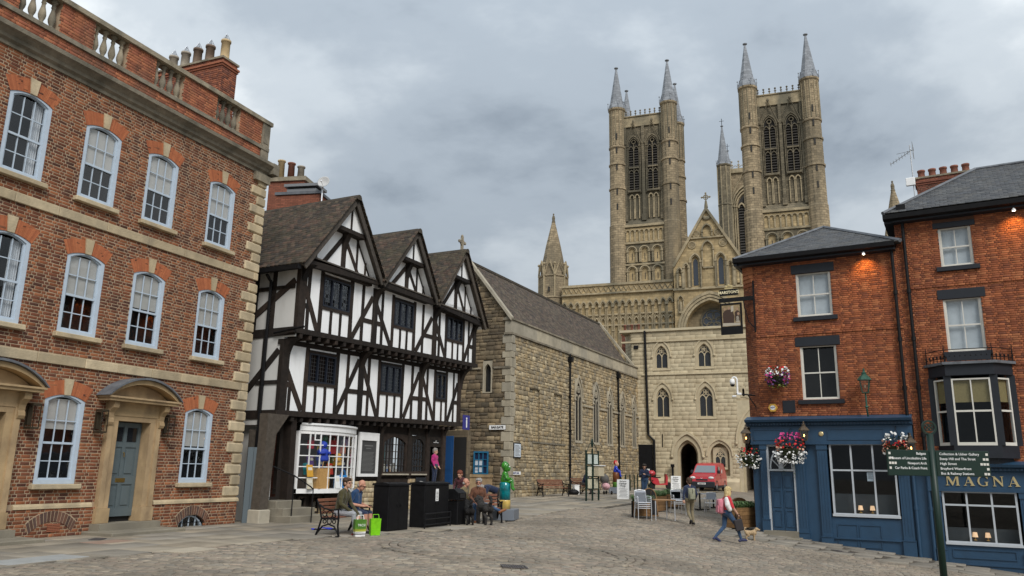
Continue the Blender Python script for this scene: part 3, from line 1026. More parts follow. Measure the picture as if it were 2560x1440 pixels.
# ---------------------------------------------------------------- cornice, parapet, balustrade
c_ = MB()
prof = [(.1, 10.62), (-.04, 10.62), (-.05, 10.70), (-.12, 10.75), (-.14, 10.82), (-.22, 10.89), (-.29, 10.93), (-.30, 11.02), (-.26, 11.05), (.1, 11.12)]
c_.prism_x(list(reversed(prof)), HU0, HU1 + .02)
c_.build('cornice', m_limedark, house)
c2 = MB(); c2.box(HU1 - .55, HU1 + .10, -.12, .30, 10.36, 10.615); c2.box(HU1 + .021, HU1 + .30, -.27, .6, 10.70, 11.06); c2.build('cornice_return', m_limedark, house)
bal = [(-14.2, -13.2), (-12.15, -11.15), (-10.3, -9.3), (-8.42, -7.42), (-6.5, -5.5), (-4.6, -3.6), (-2.32, -1.34)]
ph = [(a, b, 11.5, 12.34) for a, b in bal]
pm = MB(); wall_grid(pm, HU0, HU1 - .02, 11.12, 12.34, ph, .012); pm.box(HU0, HU1 - .02, .30, .32, 11.12, 11.5)
for a, b in bal:
 pm.box(a - .004, a, .012, .32, 11.5, 12.34); pm.box(b, b + .004, .012, .32, 11.5, 12.34)
pm.build('parapet', m_mortar_pale, house)
m_parbrick = mat('parapet_brick', (.33, .120, .060), .9, cols=[(.29, .10, .055), (.37, .14, .07), (.25, .09, .05)], var=.15, noise=(5, .2), stain=(.8, (.14, .08, .055), .55, .72, .5, .6), bump=(45, .5, .006))
it = bond(HU0, HU1 - .35, 11.56, 12.34, ph, seed=14) + bond(HU0, HU1 - .35, 11.12, 11.45, [], seed=15)
pieces(house, 'parapet_brick', it, m_parbrick, maxn=120, bevel=.006, jit=.003, rest='parapet_brickwork', seed=6)
m = MB(); m.box(HU0, HU1, -.05, .30, 11.45, 11.56); m.build('parapet_string', m_limedark, house)
m = MB(); m.box(HU1 - .34, HU1, -.03, .34, 11.12, 11.448); m.box(HU1 - .34, HU1, -.03, .34, 11.562, 12.338); m.box(HU1 - .28, HU1 - .06, -.045, .3, 11.68, 12.24); m.build('corner_pier', m_limedark, house)
edges = [HU0] + [x for ab in bal for x in (ab[0] - .06, ab[1] + .06)] + [HU1]
m = MB(); m.box(HU0, HU1 + .07, -.07, .36, 12.342, 12.47); m.build('coping', m_limedark, house)
for a, b in bal[1:]:
 prof = [(.085, 0), (.085, .07), (.05, .09), (.045, .13), (.075, .20), (.088, .28), (.075, .37), (.045, .50), (.040, .56), (.06, .59), (.045, .62), (.05, .70), (.085, .73), (.085, .78)]
 for i in range(4):
  x = a + (b - a) * (i + .5) / 4
  me = _PC.get('baluster')
  if me is None:
   q = MB(); q.lathe(prof, n=10); me = q.mesh('baluster', m_limedark, True); _PC['baluster'] = me
  o = link('baluster', me, house); o.location = (x, .14, 11.56)
# roof behind the parapet and the tall chimney stack
m_housetile = mat('brown_tile', (.12, .065, .045), .9, cols=[(.10, .055, .042), (.15, .08, .052)], var=.2, noise=(3, .2))
sl = math.hypot(4.2, 2.0)
tiles(house, (HU0, .4, 11.3), (1, 0, 0), (0, 4.2, 2.0), 13.4, sl, .30, .22, m_housetile, name='roof_tile', maxn=0, rest='roof_tiles', seed=31)
m = MB(); m.prism_x([(.4, 11.2), (4.6, 13.2), (8.8, 11.2)], HU0, HU1 - .2); m.build('roof', m_housetile, house)
m_chim = mat('chimney_brick', (.25, .088, .048), .9, cols=[(.19, .07, .045), (.30, .11, .06), (.15, .06, .042)], var=.18, noise=(5, .2), bump=(45, .5, .006))
def chimney(parent, u0, u1, y0, y1, z0, z1, pots, lip=True, cap=m_limedark, rest='chimney_bricks'):
 m = MB(); m.box(u0 + .012, u1 - .012, y0 + .012, y1 - .012, z0, z1 - .02)
 st_ = m.build('chimney', m_mortar_pale, parent)
 fr = bond(u0, u1, z0, z1, [], seed=int(abs(u0) * 10), depth=.05)
 pieces(st_, 'chimney_brick', fr, m_chim, maxn=60, rest=rest, xf=Matrix.Translation((0, y0, 0)))
 sd_ = bond(0, y1 - y0, z0, z1, [], seed=int(abs(u1) * 10) + 3, depth=.05)
 pieces(st_, 'chimney_brick', sd_, m_chim, maxn=30, rest=rest, xf=Matrix.Translation((u1, y0, 0)) @ Matrix.Rotation(R(90), 4, 'Z'))
 pieces(st_, 'chimney_brick', sd_, m_chim, maxn=20, rest=rest, xf=Matrix.Translation((u0, y1, 0)) @ Matrix.Rotation(R(-90), 4, 'Z'))
 if lip:
  for dz, e in ((.22, .03), (.14, .06)):
   m = MB(); m.box(u0 - e, u1 + e, y0 - e, y1 + e, z1 - dz - .07, z1 - dz); m.build('oversail', m_chim, st_)
  m = MB(); m.box(u0 - .04, u1 + .04, y0 - .04, y1 + .04, z1 - .02, z1 + .05); m.build('cap', cap, st_)
 for x, y, r, h, mt, cone in pots:
  m = MB(); m.lathe([(r * 1.05, 0), (r * 1.1, .05), (r, .08), (r * .95, h - .08), (r * 1.12, h - .07), (r * 1.12, h), (r * .85, h), (r * .8, h - .3)], (x, y, z1 + .05), 14)
  p = m.build('chimney_pot', mt, st_, True)
  if cone:
   m = MB()
   for k in range(10):
    a = 2 * PI * k / 10
    m.tube([(x + r * math.cos(a), y + r * math.sin(a), z1 + .05 + h), (x, y, z1 + .05 + h + .28)], .008, 4)
   for zz, f in ((.07, .75), (.14, .5), (.2, .3)):
    m.tube([(x + r * f * math.cos(2 * PI * k / 10), y + r * f * math.sin(2 * PI * k / 10), z1 + .05 + h + zz) for k in range(11)], .006, 4)
   m.build('bird_guard', mat('steel_mesh', (.55, .57, .6), .35, metal=.9), p)
 return st_
m_pot1 = mat('pot_dark', (.16, .115, .085), .9, noise=(5, .3)); m_pot2 = mat('pot_buff', (.48, .36, .20), .9, noise=(5, .2)); m_pot3 = mat('pot_grey', (.30, .265, .215), .9, noise=(5, .3)); m_pot4 = mat('pot_red', (.22, .09, .06), .9, noise=(5, .25))
chimney(house, -.62, .07, 1.7, 4.6, 10.8, 14.85, [(-.26, 2.0, .15, .80, m_pot2, 1), (-.28, 2.65, .15, .72, m_pot1, 1), (-.28, 3.2, .15, .72, m_pot1, 1), (-.28, 3.75, .15, .70, m_pot3, 1), (-.28, 4.3, .15, .66, m_pot3, 1)])
# ================================================================ timber-framed building
m_oak = mat('dark_oak', (.020, .014, .0105), .85, cols=[(.014, .0105, .0085), (.028, .0185, .0135), (.022, .016, .012)], var=.32, noise=(7, .45), stain=(5, (.065, .050, .038), .58, .75, .25, .5), bump=(30, .8, .012))
m_oakgrey = mat('grey_oak', (.085, .070, .055), .9, cols=[(.07, .06, .05)], var=.1, noise=(9, .3), bump=(30, .8, .015))
m_plaster = mat('white_plaster', (.89, .90, .90), .75, noise=(1.5, .03), stain=(1.4, (.60, .585, .545), .56, .76, .3, .55), bump=(12, .25, .01))
m_navy = mat('navy_frame', (.010, .014, .024), .5, spec=.4)
m_leadcame = mat('lead_came', (.05, .052, .056), .5)
m_oldglass = glass('old_glass', (.55, .6, .62), dark=.03)
m_btile = mat('plain_tile', (.062, .046, .034), .95, cols=[(.048, .038, .030), (.080, .058, .041), (.042, .035, .028), (.070, .056, .038), (.085, .055, .04)], var=.3, noise=(4, .25), stain=(.9, (.055, .052, .030), .5, .7, 1, .55), bump=(30, .6, .01))
m_ridge = mat('ridge_tile', (.065, .055, .042), .95, noise=(4, .3), bump=(30, .5, .01))
tim = facade('timbered_building', 'black and white timber framed building with three gables and jettied floors', 'building', -7.2, 24.1, 26.8)
Y1, Y2, Y0, YG = 0.0, -.45, .35, -.45
def zt(u, z):
 """old building: the floors rise a little to the right"""
 return z + u * float(np.interp(z, [0, 1, 3.4, 6, 8], [0, .012, .027, .027, .010]))
def timber(kind, y, a, b, wd, th=.10, proud=.02, parent=None, m=None):
 """a squared timber lying on the wall plane y between two points (u, z)"""
 (u0, z0), (u1, z1) = a, b
 z0, z1 = zt(u0, z0), zt(u1, z1)
 d = Vector((u1 - u0, z1 - z0)); n = Vector((-d.y, d.x)).normalized() * (wd / 2)
 rr = random.Random(int(u0 * 100 + z0 * 10 + u1))
 j = [rr.uniform(-.012, .012) for _ in range(4)]
 mid = Vector(((u0 + u1) / 2, (z0 + z1) / 2)) + n.normalized() * rr.uniform(-.012, .012) if kind in ('stud', 'brace') else Vector(((u0 + u1) / 2, (z0 + z1) / 2))
 L_ = [(u0 - n.x + j[0], z0 - n.y), (mid.x - n.x, mid.y - n.y), (u1 - n.x + j[1], z1 - n.y)]
 R_ = [(u1 + n.x + j[2], z1 + n.y), (mid.x + n.x, mid.y + n.y), (u0 + n.x + j[3], z0 + n.y)]
 mb = MB(); mb.prism(L_ + R_, y - proud, y + th)
 return mb.build(kind, m or m_oak, parent or tim)
def leaded(c0, c1, z0, z1, y, lights, nx, nz, parent, open_=False):
 """dark casement window with leaded lights"""
 u0, u1 = c0, c1
 za, zb = zt((u0 + u1) / 2, z0), zt((u0 + u1) / 2, z1)
 m = MB(); fw = .055
 m.ring([(u0, za), (u0, zb), (u1, zb), (u1, za)], [(u0 + fw, za + fw), (u0 + fw, zb - fw), (u1 - fw, zb - fw), (u1 - fw, za + fw)], y - .03, y + .08)
 for i in range(1, lights):
  x = u0 + (u1 - u0) * i / lights
  m.box(x - .03, x + .03, y - .025, y + .07, za + fw, zb - fw)
 win = m.build('window', m_navy, parent)
 for i in range(lights):
  a = u0 + (u1 - u0) * i / lights + .05; b = u0 + (u1 - u0) * (i + 1) / lights - .05
  if i == 0: a = u0 + fw
  if i == lights - 1: b = u1 - fw
  q = MB()
  for k in range(1, nx):
   x = a + (b - a) * k / nx; q.box(x - .006, x + .006, y + .020, y + .034, za + fw, zb - fw)
  for k in range(1, nz):
   z = za + fw + (zb - za - 2 * fw) * k / nz; q.box(a, b, y + .021, y + .033, z - .006, z + .006)
  q.build('lead_came', m_leadcame, win)
  rr = random.Random(int(a * 77))
  for k in range(nx):
   for l in range(nz):
    x0_, x1_ = a + (b - a) * k / nx, a + (b - a) * (k + 1) / nx
    z0_, z1_ = za + fw + (zb - za - 2 * fw) * l / nz, za + fw + (zb - za - 2 * fw) * (l + 1) / nz
    p = pane(win, x0_ + .004, x1_ - .004, z0_ + .004, z1_ - .004, y + .027, m_oldglass)
    p.rotation_euler = (rr.uniform(-.035, .035), 0, rr.uniform(-.035, .035))
 r = MB(); r.box(u0 + .01, u1 - .01, y + .45, y + .5, za, zb); r.box(u0 + .01, u1 - .01, y + .09, y + .5, zb - .02, zb); r.box(u0 + .01, u1 - .01, y + .09, y + .5, za, za + .02)
 r.box(u0, u0 + .01, y + .09, y + .5, za, zb); r.box(u1 - .01, u1, y + .09, y + .5, za, zb)
 r.build('room', m_dark, win)
 # oak surround
 for kind, A, B, wd in (('window_head', (u0 - .06, z1 + .045), (u1 + .06, z1 + .045), .09), ('window_sill', (u0 - .06, z0 - .05), (u1 + .06, z0 - .05), .10)):
  timber(kind, y, A, B, wd, proud=.035)
 return win
def storey(y, zb, ztp, posts, wins_, braces, studs, rails, zrail, name):
 hol = []
 for (a, b, p, q) in wins_:
  m_ = (a + b) / 2
  hol.append((a, b, zt(m_, p) - .027 * m_, zt(m_, q) - .027 * m_))
 m = MB(); wall_grid(m, posts[0] - .1, posts[-1] + .1, zb - .02, ztp + .25, hol, y)
 m.xform(Matrix(((1, 0, 0, 0), (0, 1, 0, 0), (.027, 0, 1, 0), (0, 0, 0, 1))))
 m.build('plaster_wall', m_plaster, tim)
 for i, p in enumerate(posts):
  timber('post', y, (p, zb), (p, ztp), .32 if i == 0 else .27, proud=.05)
 for A, B in braces: timber('brace', y, A, B, .185, proud=.028)
 for u, a, b, wd in studs: timber('stud', y, (u, a), (u, b), wd * 1.25, proud=.018)
 for a, b in rails: timber('rail', y, (a, zrail), (b, zrail), .16, proud=.022)
 for (a, b, p, q) in wins_:
  n = 3 if b - a > 1 else 2
  leaded(a, b, p, q, y, n, 3, 7, tim)
T1B, T1T, T2B, T2T = 3.33, 5.40, 5.86, 7.90
p1 = [.35, 4.20, 8.05, 11.05]; p2 = [.38, 4.20, 8.20, 11.45]
w1 = [(1.47, 2.80, 4.28, 5.23), (5.40, 6.68, 4.24, 5.25), (9.20, 9.94, 4.22, 5.24)]
w2 = [(1.38, 2.76, 6.74, 7.74), (5.40, 6.66, 6.72, 7.74), (9.18, 10.43, 6.72, 7.74)]
st1 = [(.66, T1B, 4.2, .11), (1.37, T1B, T1T, .15), (1.86, T1B, 4.2, .10), (2.34, T1B, 4.2, .10), (2.90, T1B, T1T, .15), (3.47, T1B, T1T, .12), (3.86, 4.3, T1T, .0), (4.66, T1B, T1T, .12), (5.30, T1B, T1T, .14), (5.84, T1B, 4.2, .10), (6.32, T1B, 4.2, .10),
       (6.80, T1B, T1T, .14), (7.46, T1B, T1T, .12), (8.55, T1B, T1T, .12), (9.12, T1B, T1T, .14), (9.66, T1B, 4.2, .10), (10.03, T1B, T1T, .14), (10.60, T1B, T1T, .11)]
st2 = [(.70, T2B, T2T, .12), (1.30, T2B, T2T, .15), (1.84, T2B, 6.7, .10), (2.33, T2B, 6.7, .10), (2.86, T2B, T2T, .15), (3.50, T2B, T2T, .12), (4.66, T2B, T2T, .12), (5.32, T2B, T2T, .14), (5.83, T2B, 6.7, .10), (6.27, T2B, 6.7, .10), (6.75, T2B, T2T, .15),
       (7.36, T2B, T2T, .12), (8.58, T2B, T2T, .12), (9.10, T2B, T2T, .14), (9.64, T2B, 6.7, .10), (10.08, T2B, 6.7, .10), (10.54, T2B, T2T, .13), (10.98, T2B, T2T, .11)]
st1 = [s for s in st1 if s[3] > 0]
br1 = [((.38, 4.74), (1.24, 3.36)), ((4.05, 5.25), (2.96, 3.36)), ((4.30, 5.05), (5.22, 3.36)), ((7.92, 5.15), (6.94, 3.36)), ((8.15, 5.05), (9.06, 3.36)), ((10.92, 4.95), (10.16, 3.36))]
br2 = [((.42, 7.38), (1.20, 5.88)), ((4.05, 7.55), (2.96, 5.88)), ((4.30, 7.30), (5.22, 5.88)), ((7.98, 7.45), (6.90, 5.88)), ((8.30, 7.25), (9.06, 5.88)), ((11.36, 7.50), (10.58, 5.88))]
storey(Y1, T1B, T1T, p1, w1, br1, st1, [(.35, .70), (3.47, 4.7), (7.46, 8.55), (10.6, 11.05)], 4.14, 'first')
storey(Y2, T2B, T2T, p2, w2, br2, st2, [(.38, .72), (3.50, 4.7), (7.36, 8.58), (10.98, 11.45)], 6.62, 'second')
# jetties: bressummers, joist ends, brackets
timber('bressummer', Y2, (.1, 5.78), (11.75, 5.78), .16, th=.2, proud=.07)
timber('bressummer', Y1, (.1, 3.25), (11.35, 3.25), .17, th=.2, proud=.07)
timber('bressummer', Y1, (.2, 5.46), (11.25, 5.46), .16, th=.2, proud=.02)
for k in range(26):
 u = .45 + k * .43
 z = zt(u, 5.62)
 m = MB(); m.cbox((u, Y2 + .20, z), (.13, .52, .15), .012); m.build('joist', m_oak, tim)
 if u < 11.2:
  z = zt(u, 3.08); m = MB(); m.cbox((u, Y1 + .22, z), (.13, .50, .15), .012); m.build('joist', m_oak, tim)
m_soff = mat('jetty_soffit', (.05, .038, .03), .9)
m = MB(); m.box(.2, 11.5, Y2 + .05, Y1 + .02, 5.75, 5.78); m.xform(Matrix(((1, 0, 0, 0), (0, 1, 0, 0), (.027, 0, 1, 0), (0, 0, 0, 1)))); m.build('soffit', m_soff, tim)
m = MB(); m.box(.2, 11.2, Y1 + .03, Y0 + .02, 3.17, 3.20); m.xform(Matrix(((1, 0, 0, 0), (0, 1, 0, 0), (.027, 0, 1, 0), (0, 0, 0, 1)))); m.build('soffit', m_soff, tim)
def bracket(u, y0, y1, z0, z1, wd=.2):
 """curved bracket below a jetty, from the wall at (y0, z0) out to (y1, z1)"""
 m = MB(); n = 6
 P = [(y0, z0)] + [(y0 + (y1 - y0) * (1 - math.cos(PI / 2 * i / n)), z0 + (z1 - z0) * math.sin(PI / 2 * i / n)) for i in range(1, n + 1)] + [(y0, z1)]
 m.prism_x(P if y1 < y0 else P[::-1], u - wd / 2, u + wd / 2)
 dz = zt(u, z1) - z1
 m.xform(Matrix.Translation((0, 0, dz)))
 m.build('bracket', m_oak, tim)
for u in (.38, 4.20, 8.10, 11.2):
 bracket(u, Y1 - .03, Y2 - .02, 4.75, 5.55, .24)
for u in (4.20, 8.20, 11.45, .40):
 bracket(u, Y2 - .03, Y2 - .48, 7.2, 7.86, .22)
# ---------------------------------------------------------------- gables and roofs
YB = -.92
gab = [(-.02, 2.26, 4.02, 7.86, 10.66), (4.02, 6.08, 7.74, 8.02, 10.55), (7.74, 9.76, 11.66, 8.10, 10.70)]
RB = 8.4
for gi, (ul, ua, ur, zb, za) in enumerate(gab):
 half = min(ua - ul, ur - ua)
 zl = 7.86 if gi == 0 else 8.05
 zr = 8.05 if gi < 2 else 7.84
 # gable wall, recessed behind the verge
 m = MB(); m.prism([(ul + .15, zl), (ur - .15, zr), (ua, za - .25)], Y2 + .0, Y2 + .03); m.build('plaster_wall', m_plaster, tim)
 fz = lambda u: (zl + (za - zl) * (u - ul) / (ua - ul)) if u < ua else (zr + (za - zr) * (ur - u) / (ur - ua))
 zt_save = zt
 def gt(kind, a, b, wd, y=Y2, proud=.03, th=.06):
  d = Vector((b[0] - a[0], b[1] - a[1])); n = Vector((-d.y, d.x)).normalized() * (wd / 2)
  mb = MB(); mb.prism([(a[0] - n.x, a[1] - n.y), (b[0] - n.x, b[1] - n.y), (b[0] + n.x, b[1] + n.y), (a[0] + n.x, a[1] + n.y)], y - proud, y + th)
  return mb.build(kind, m_oak, tim)
 ztie = (zl + zr) / 2 + .02
 zc = za - 1.16                                  # collar
 cl = ua - (za - zc) * (ua - ul) / (za - zl); cr_ = ua + (za - zc) * (ur - ua) / (za - zr)
 gt('tie_beam', (ul + .12, zl + .05), (ur - .12, zr + .05), .2, YB + .16, .03, .12)
 m = MB(); m.prism_x([(YB + .10, ztie + .14), (YB + .13, ztie + .20), (Y2, ztie + .30), (Y2, ztie + .24)][::-1], ul + .3, ur - .3); m.build('pentice_board', m_oakgrey, tim)
 m = MB(); m.prism_x([(YB + .28, ztie - .05), (Y2, ztie - .05), (Y2, ztie + .24), (YB + .28, ztie + .16)][::-1], ul + .3, ur - .3); m.build('tie_soffit', m_oak, tim)
 gt('king_post', (ua, zl + .2), (ua, zc), .20, proud=.05)
 gt('brace', (ua - .02, zc - .15), (ul + (ua - ul) * .48, zl + .15), .15, proud=.04)
 gt('brace', (ua + .02, zc - .15), (ur - (ur - ua) * .52, zr + .15), .12, proud=.04)
 for t in (.30, .42):
  u = ul + (ua - ul) * (t + .1) if t < .4 else ur - (ur - ua) * .58
  gt('stud', (u, zl + .1), (u, fz(u) - .1), .09)
 u = ur - (ur - ua) * .30; gt('stud', (u, zr + .1), (u, fz(u) - .1), .08)
 # small triangle above the collar, set forward in line with the verge
 m = MB(); m.prism([(cl, zc + .05), (cr_, zc + .05), (ua, za - .06)], YB + .20, YB + .24); m.build('plaster_wall', m_plaster, tim)
 gt('collar', (cl + .02, zc), (cr_ - .02, zc), .14, YB + .16, .03, .12)
 gt('king_strut', (ua, zc), (ua, za - .1), .08, YB + .20, .025, .02)
 m = MB(); m.prism_x([(Y2, zc - .06), (YB + .2, zc - .06), (YB + .2, zc - .02), (Y2, zc - .02)], cl, cr_); m.build('collar_soffit', m_oak, tim)
 bracket_ = MB(); bracket_.prism_x([(Y2 - .04, zc - .65), (Y2 - .12, zc - .35), (YB + .22, zc - .07), (Y2 - .04, zc - .07)], ua - .11, ua + .11); bracket_.build('bracket', m_oak, tim)
 # roof slopes: white soffit under the overhang, rafters, tiles, barge boards
 for side, (ue, ze) in (('l', (ul, zl)), ('r', (ur, zr))):
  s = -1 if side == 'l' else 1
  d = Vector((ue - ua, ze - za)); ln = d.length; d.normalize()
  nrm = Vector((-d.y, d.x)) if side == 'r' else Vector((d.y, -d.x))
  if nrm.y < 0: nrm = -nrm
  ext = .16 if (gi == 0 and side == 'l') or (gi == 2 and side == 'r') else .0
  A = Vector((ua, za)); B = A + d * (ln + ext)
  t_ = .09
  m = MB()
  m.prism([tuple(A - nrm * .0), tuple(B), tuple(B + nrm * t_), (A.x, A.y + t_ / max(.3, nrm.y))], YB + .05, RB)
  m.build('roof', m_oakgrey, tim)
  m = MB(); m.prism([tuple(A - nrm * .012), tuple(B - nrm * .012), tuple(B - nrm * .003), tuple(A - nrm * .003)], YB + .25, Y2 + .02); m.build('soffit', m_plaster, tim)
  m = MB(); m.prism([tuple(A - nrm * .13), tuple(B - nrm * .13), tuple(B + nrm * .03), tuple(A + nrm * .06)], YB, YB + .05); m.build('barge_board', m_oakgrey, tim)
  # tiles: eave line runs front to back
  base = B + nrm * t_
  ed = Vector((-d.x, 0, -d.y))
  if side == 'l':
   tiles(tim, (base.x, RB, base.y), (0, -1, 0), ed, RB - YB + .08, ln + ext, .17, .125, m_btile, thick=.034, maxn=300 if gi == 0 else 0, seed=40 + gi, name='roof_tile', rest='roof_tiles')
  else:
   tiles(tim, (base.x, YB - .08, base.y), (0, 1, 0), ed, RB - YB + .08, ln + ext, .17, .125, m_btile, thick=.034, maxn=0, seed=50 + gi, name='roof_tile', rest='roof_tiles')
 m = MB()
 for k in range(22):
  y0_ = YB - .09 + k * .43
  m.add([(ua + .13 * math.cos(a), yy, za + .02 + .13 * math.sin(a)) for yy in (y0_, y0_ + .42) for a in [R(x) for x in (-25, 10, 50, 90, 130, 170, 205)]],
              [(i, i + 1, i + 8, i + 7) for i in range(6)] + [tuple(range(6, -1, -1)), tuple(range(7, 14))])
 m.build('ridge_tile', m_ridge, tim)
m_cross = m_limedark
m = MB()   # gable cross on the last ridge
cx_, cz_ = 9.76, 10.80
m.box(cx_ - .05, cx_ + .05, -.75, -.65, cz_ - .1, cz_ + .62)
m.box(cx_ - .22, cx_ + .22, -.74, -.66, cz_ + .33, cz_ + .42)
for (dx, dz) in ((-.24, .375), (.24, .375), (0, .64), ):
 m.ell((cx_ + dx, -.70, cz_ + dz), (.075, .05, .075), 8, 5)
m.ring([(cx_ + .15 * math.cos(a * PI / 8), cz_ + .375 + .15 * math.sin(a * PI / 8)) for a in range(16)], [(cx_ + .11 * math.cos(a * PI / 8), cz_ + .375 + .11 * math.sin(a * PI / 8)) for a in range(16)], -.73, -.67)
m.build('gable_cross', m_limedark, tim)
# ---------------------------------------------------------------- left side wall (faces the brick house)
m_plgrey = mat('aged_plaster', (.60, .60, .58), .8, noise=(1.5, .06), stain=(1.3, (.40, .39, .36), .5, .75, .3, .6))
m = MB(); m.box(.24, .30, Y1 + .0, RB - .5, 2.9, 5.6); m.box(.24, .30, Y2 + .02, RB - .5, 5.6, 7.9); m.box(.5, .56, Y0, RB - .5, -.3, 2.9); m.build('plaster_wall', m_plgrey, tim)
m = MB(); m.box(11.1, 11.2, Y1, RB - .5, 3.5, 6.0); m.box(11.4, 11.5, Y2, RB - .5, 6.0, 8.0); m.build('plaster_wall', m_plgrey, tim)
def side_t(kind, a, b, wd):
 d = Vector((b[0] - a[0], b[1] - a[1])); n = Vector((-d.y, d.x)).normalized() * (wd / 2)
 m = MB(); P = [(a[0] - n.x, a[1] - n.y), (b[0] - n.x, b[1] - n.y), (b[0] + n.x, b[1] + n.y), (a[0] + n.x, a[1] + n.y)]
 m.prism_x(P, .20, .25); m.build(kind, m_oak, tim)
side_t('rail', (-.45, 5.78), (4, 5.72), .26); side_t('rail', (0, 3.22), (4, 3.2), .26); side_t('rail', (-.4, 7.9), (4, 7.9), .2)
for y_, a, b in ((.55, 5.9, 7.85), (1.3, 5.9, 7.85), (2.2, 5.9, 7.85), (.75, 3.35, 5.6), (1.6, 3.35, 5.6), (2.5, 3.35, 5.6)): side_t('stud', (y_, a), (y_, b), .15)
side_t('brace', (-.3, 7.4), (1.9, 5.95), .2); side_t('brace', (.15, 5.2), (1.9, 3.4), .2); side_t('rail', (-.3, 7.2), (1.2, 7.2), .12); side_t('rail', (0, 4.2), (1.0, 4.2), .12)
# gutter and downpipe at the left eave
m = MB(); m.box(-.30, -.14, YB + .1, RB, 7.62, 7.76); m.build('gutter', m_black, tim)
m = MB(); m.tube([(-.1, .62, 7.6), (.12, .62, 7.4), (.12, .62, 0)], .05, 8); m.build('downpipe', m_black, tim)
m = MB(); m.tube([(.1, .3, 5.72), (.1, -.9, 5.85)], .035, 6); m.build('waste_pipe', m_black, tim)
# ---------------------------------------------------------------- ground floor
m = MB(); wall_grid(m, .3, 10.55, -.4, 3.3, [(1.65, 4.35, 1.0, 2.9), (6.2, 7.75, 1.46, 2.92), (8.1, 9.02, 1.46, 2.95), (9.45, 10.25, .2, 2.85), (-.0, .8, .75, 2.7)], Y0); m.build('ground_floor_wall', mat('oak_boarding', (.022, .0165, .013), .9, noise=(8, .3), bump=(20, .6, .01)), tim)
m_padstone = mat('pad_stone', (.42, .38, .30), .9, noise=(4, .15))
m = MB(); m.cbox((-.22, -.02, .12), (.46, .46, .60), .02); m.build('pad_stone', m_padstone, tim)
m = MB(); m.prism([(-.40, .4), (-.05, .4), (.06, 2.6), (.55, 3.2), (-.35, 3.2), (-.34, 2.4)], -.18, .14); m.build('post', m_oakgrey, tim)
timber('post', Y0, (1.12, .3), (1.05, 3.2), .24, proud=.30, th=.1)
timber('post', Y0, (4.48, .2), (4.48, 3.1), .16, proud=.08); timber('post', Y0, (5.98, .2), (6.0, 3.1), .24, proud=.10)
timber('post', Y0, (7.92, 1.2), (7.92, 3.1), .26, proud=.08); timber('post', Y0, (9.2, .3), (9.2, 3.1), .24, proud=.10); timber('post', Y0, (10.4, .3), (10.4, 3.1), .26, proud=.12)
for u in (4.48, 6.0, 9.2, 10.4): bracket(u, Y0 - .08, Y1 - .0, 2.45, 3.05, .16)
timber('sill_beam', Y0, (4.4, 1.28), (6.1, 1.28), .16, proud=.06); timber('sill_beam', Y0, (6.1, 1.36), (9.2, 1.36), .15, proud=.12)
m_rub = mat('rubble_buff', (.42, .33, .19), .92, cols=[(.46, .37, .23), (.37, .28, .16), (.48, .40, .27), (.34, .27, .17)], var=.15, noise=(5, .2), bump=(30, .6, .015))
m = MB(); m.box(4.4, 6.0, Y0 - .04, Y0 - .02, -.3, 1.2); m.box(7.95, 9.3, Y0 - .04, Y0 - .02, -.3, 1.28); m.box(1.2, 4.4, Y0 - .04, Y0 - .02, -.3, .36); m.build('mortar', m_mortar_pale, tim)
it = rubble(4.56, 5.86, -.2, 1.2, [], .12, .2, .16, .34, y=Y0 - .06, seed=61) + rubble(8.05, 9.1, -.2, 1.28, [], .12, .2, .16, .34, y=Y0 - .06, seed=62) + rubble(1.25, 4.4, -.3, .36, [], .12, .2, .16, .34, y=Y0 - .06, seed=63)
pieces(tim, 'wall_stone', it, m_rub, maxn=120, bevel=.015, jit=.010, rest='rubble', seed=5)
m = MB(); m.box(6.1, 7.9, Y0 - .05, Y0 - .01, .3, 1.28); m.build('board_panel', m_oak, tim)
# open doorway on the right, and the nail-studded door left of the bow window
m = MB(); m.box(9.45, 10.25, Y0 + .9, Y0 + .95, .2, 2.9); m.box(9.45, 10.25, Y0 + .01, Y0 + .95, 2.84, 2.88); m.box(9.43, 9.45, Y0 + .01, Y0 + .95, .2, 2.9); m.box(10.25, 10.27, Y0 + .01, Y0 + .95, .2, 2.9); m.build('doorway', m_dark, tim)
m = MB(); m.box(9.4, 10.3, Y0 - .7, Y0 + .9, -.3, 1.05); m.box(9.4, 10.3, Y0 - 1.0, Y0 - .7, -.3, .78); m.box(9.4, 10.3, Y0 - 1.3, Y0 - 1.0, -.3, .5); m.build('doorstep', m_step, tim)
m = MB(); m.ring([(9.3, 1.0), (9.3, 2.95), (10.4, 2.95), (10.4, 1.0)], loop_arch(9.45, 10.25, 1.0, [(9.45, 2.55), (10.25, 2.55)]), Y0 - .05, Y0 + .1)
m.prism([(9.45, 2.56)] + arc(9.45, 10.25, 2.55, .3, 9)[1:-1] + [(10.25, 2.56), (10.3, 2.95), (9.4, 2.95)], Y0 - .04, Y0 + .08); m.build('door_frame', m_oak, tim)
m = MB(); m.box(9.6, 10.1, Y0 - .055, Y0 - .045, 2.68, 2.82); ds = m.build('door_sign', m_black, tim)
text('VISIT\nINFORMATION', .055, m_white, ds, (9.85, Y0 - .058, 2.75))
m = MB(); m.box(.05, .95, Y0 + .5, Y0 + .56, .75, 2.75)
for i in range(5): m.box(.08 + i * .18, .235 + i * .18, Y0 + .47, Y0 + .5, .78, 2.72)
m.build('door', m_oakgrey, tim)
m = MB()
for i in range(3): m.cbox((.78 + .32 * i * .9, Y0 - .25 - .22 * i, .30 - .20 * i), (1.15 + .55 * i * .4, 1.3, .9), .015)
m = MB()
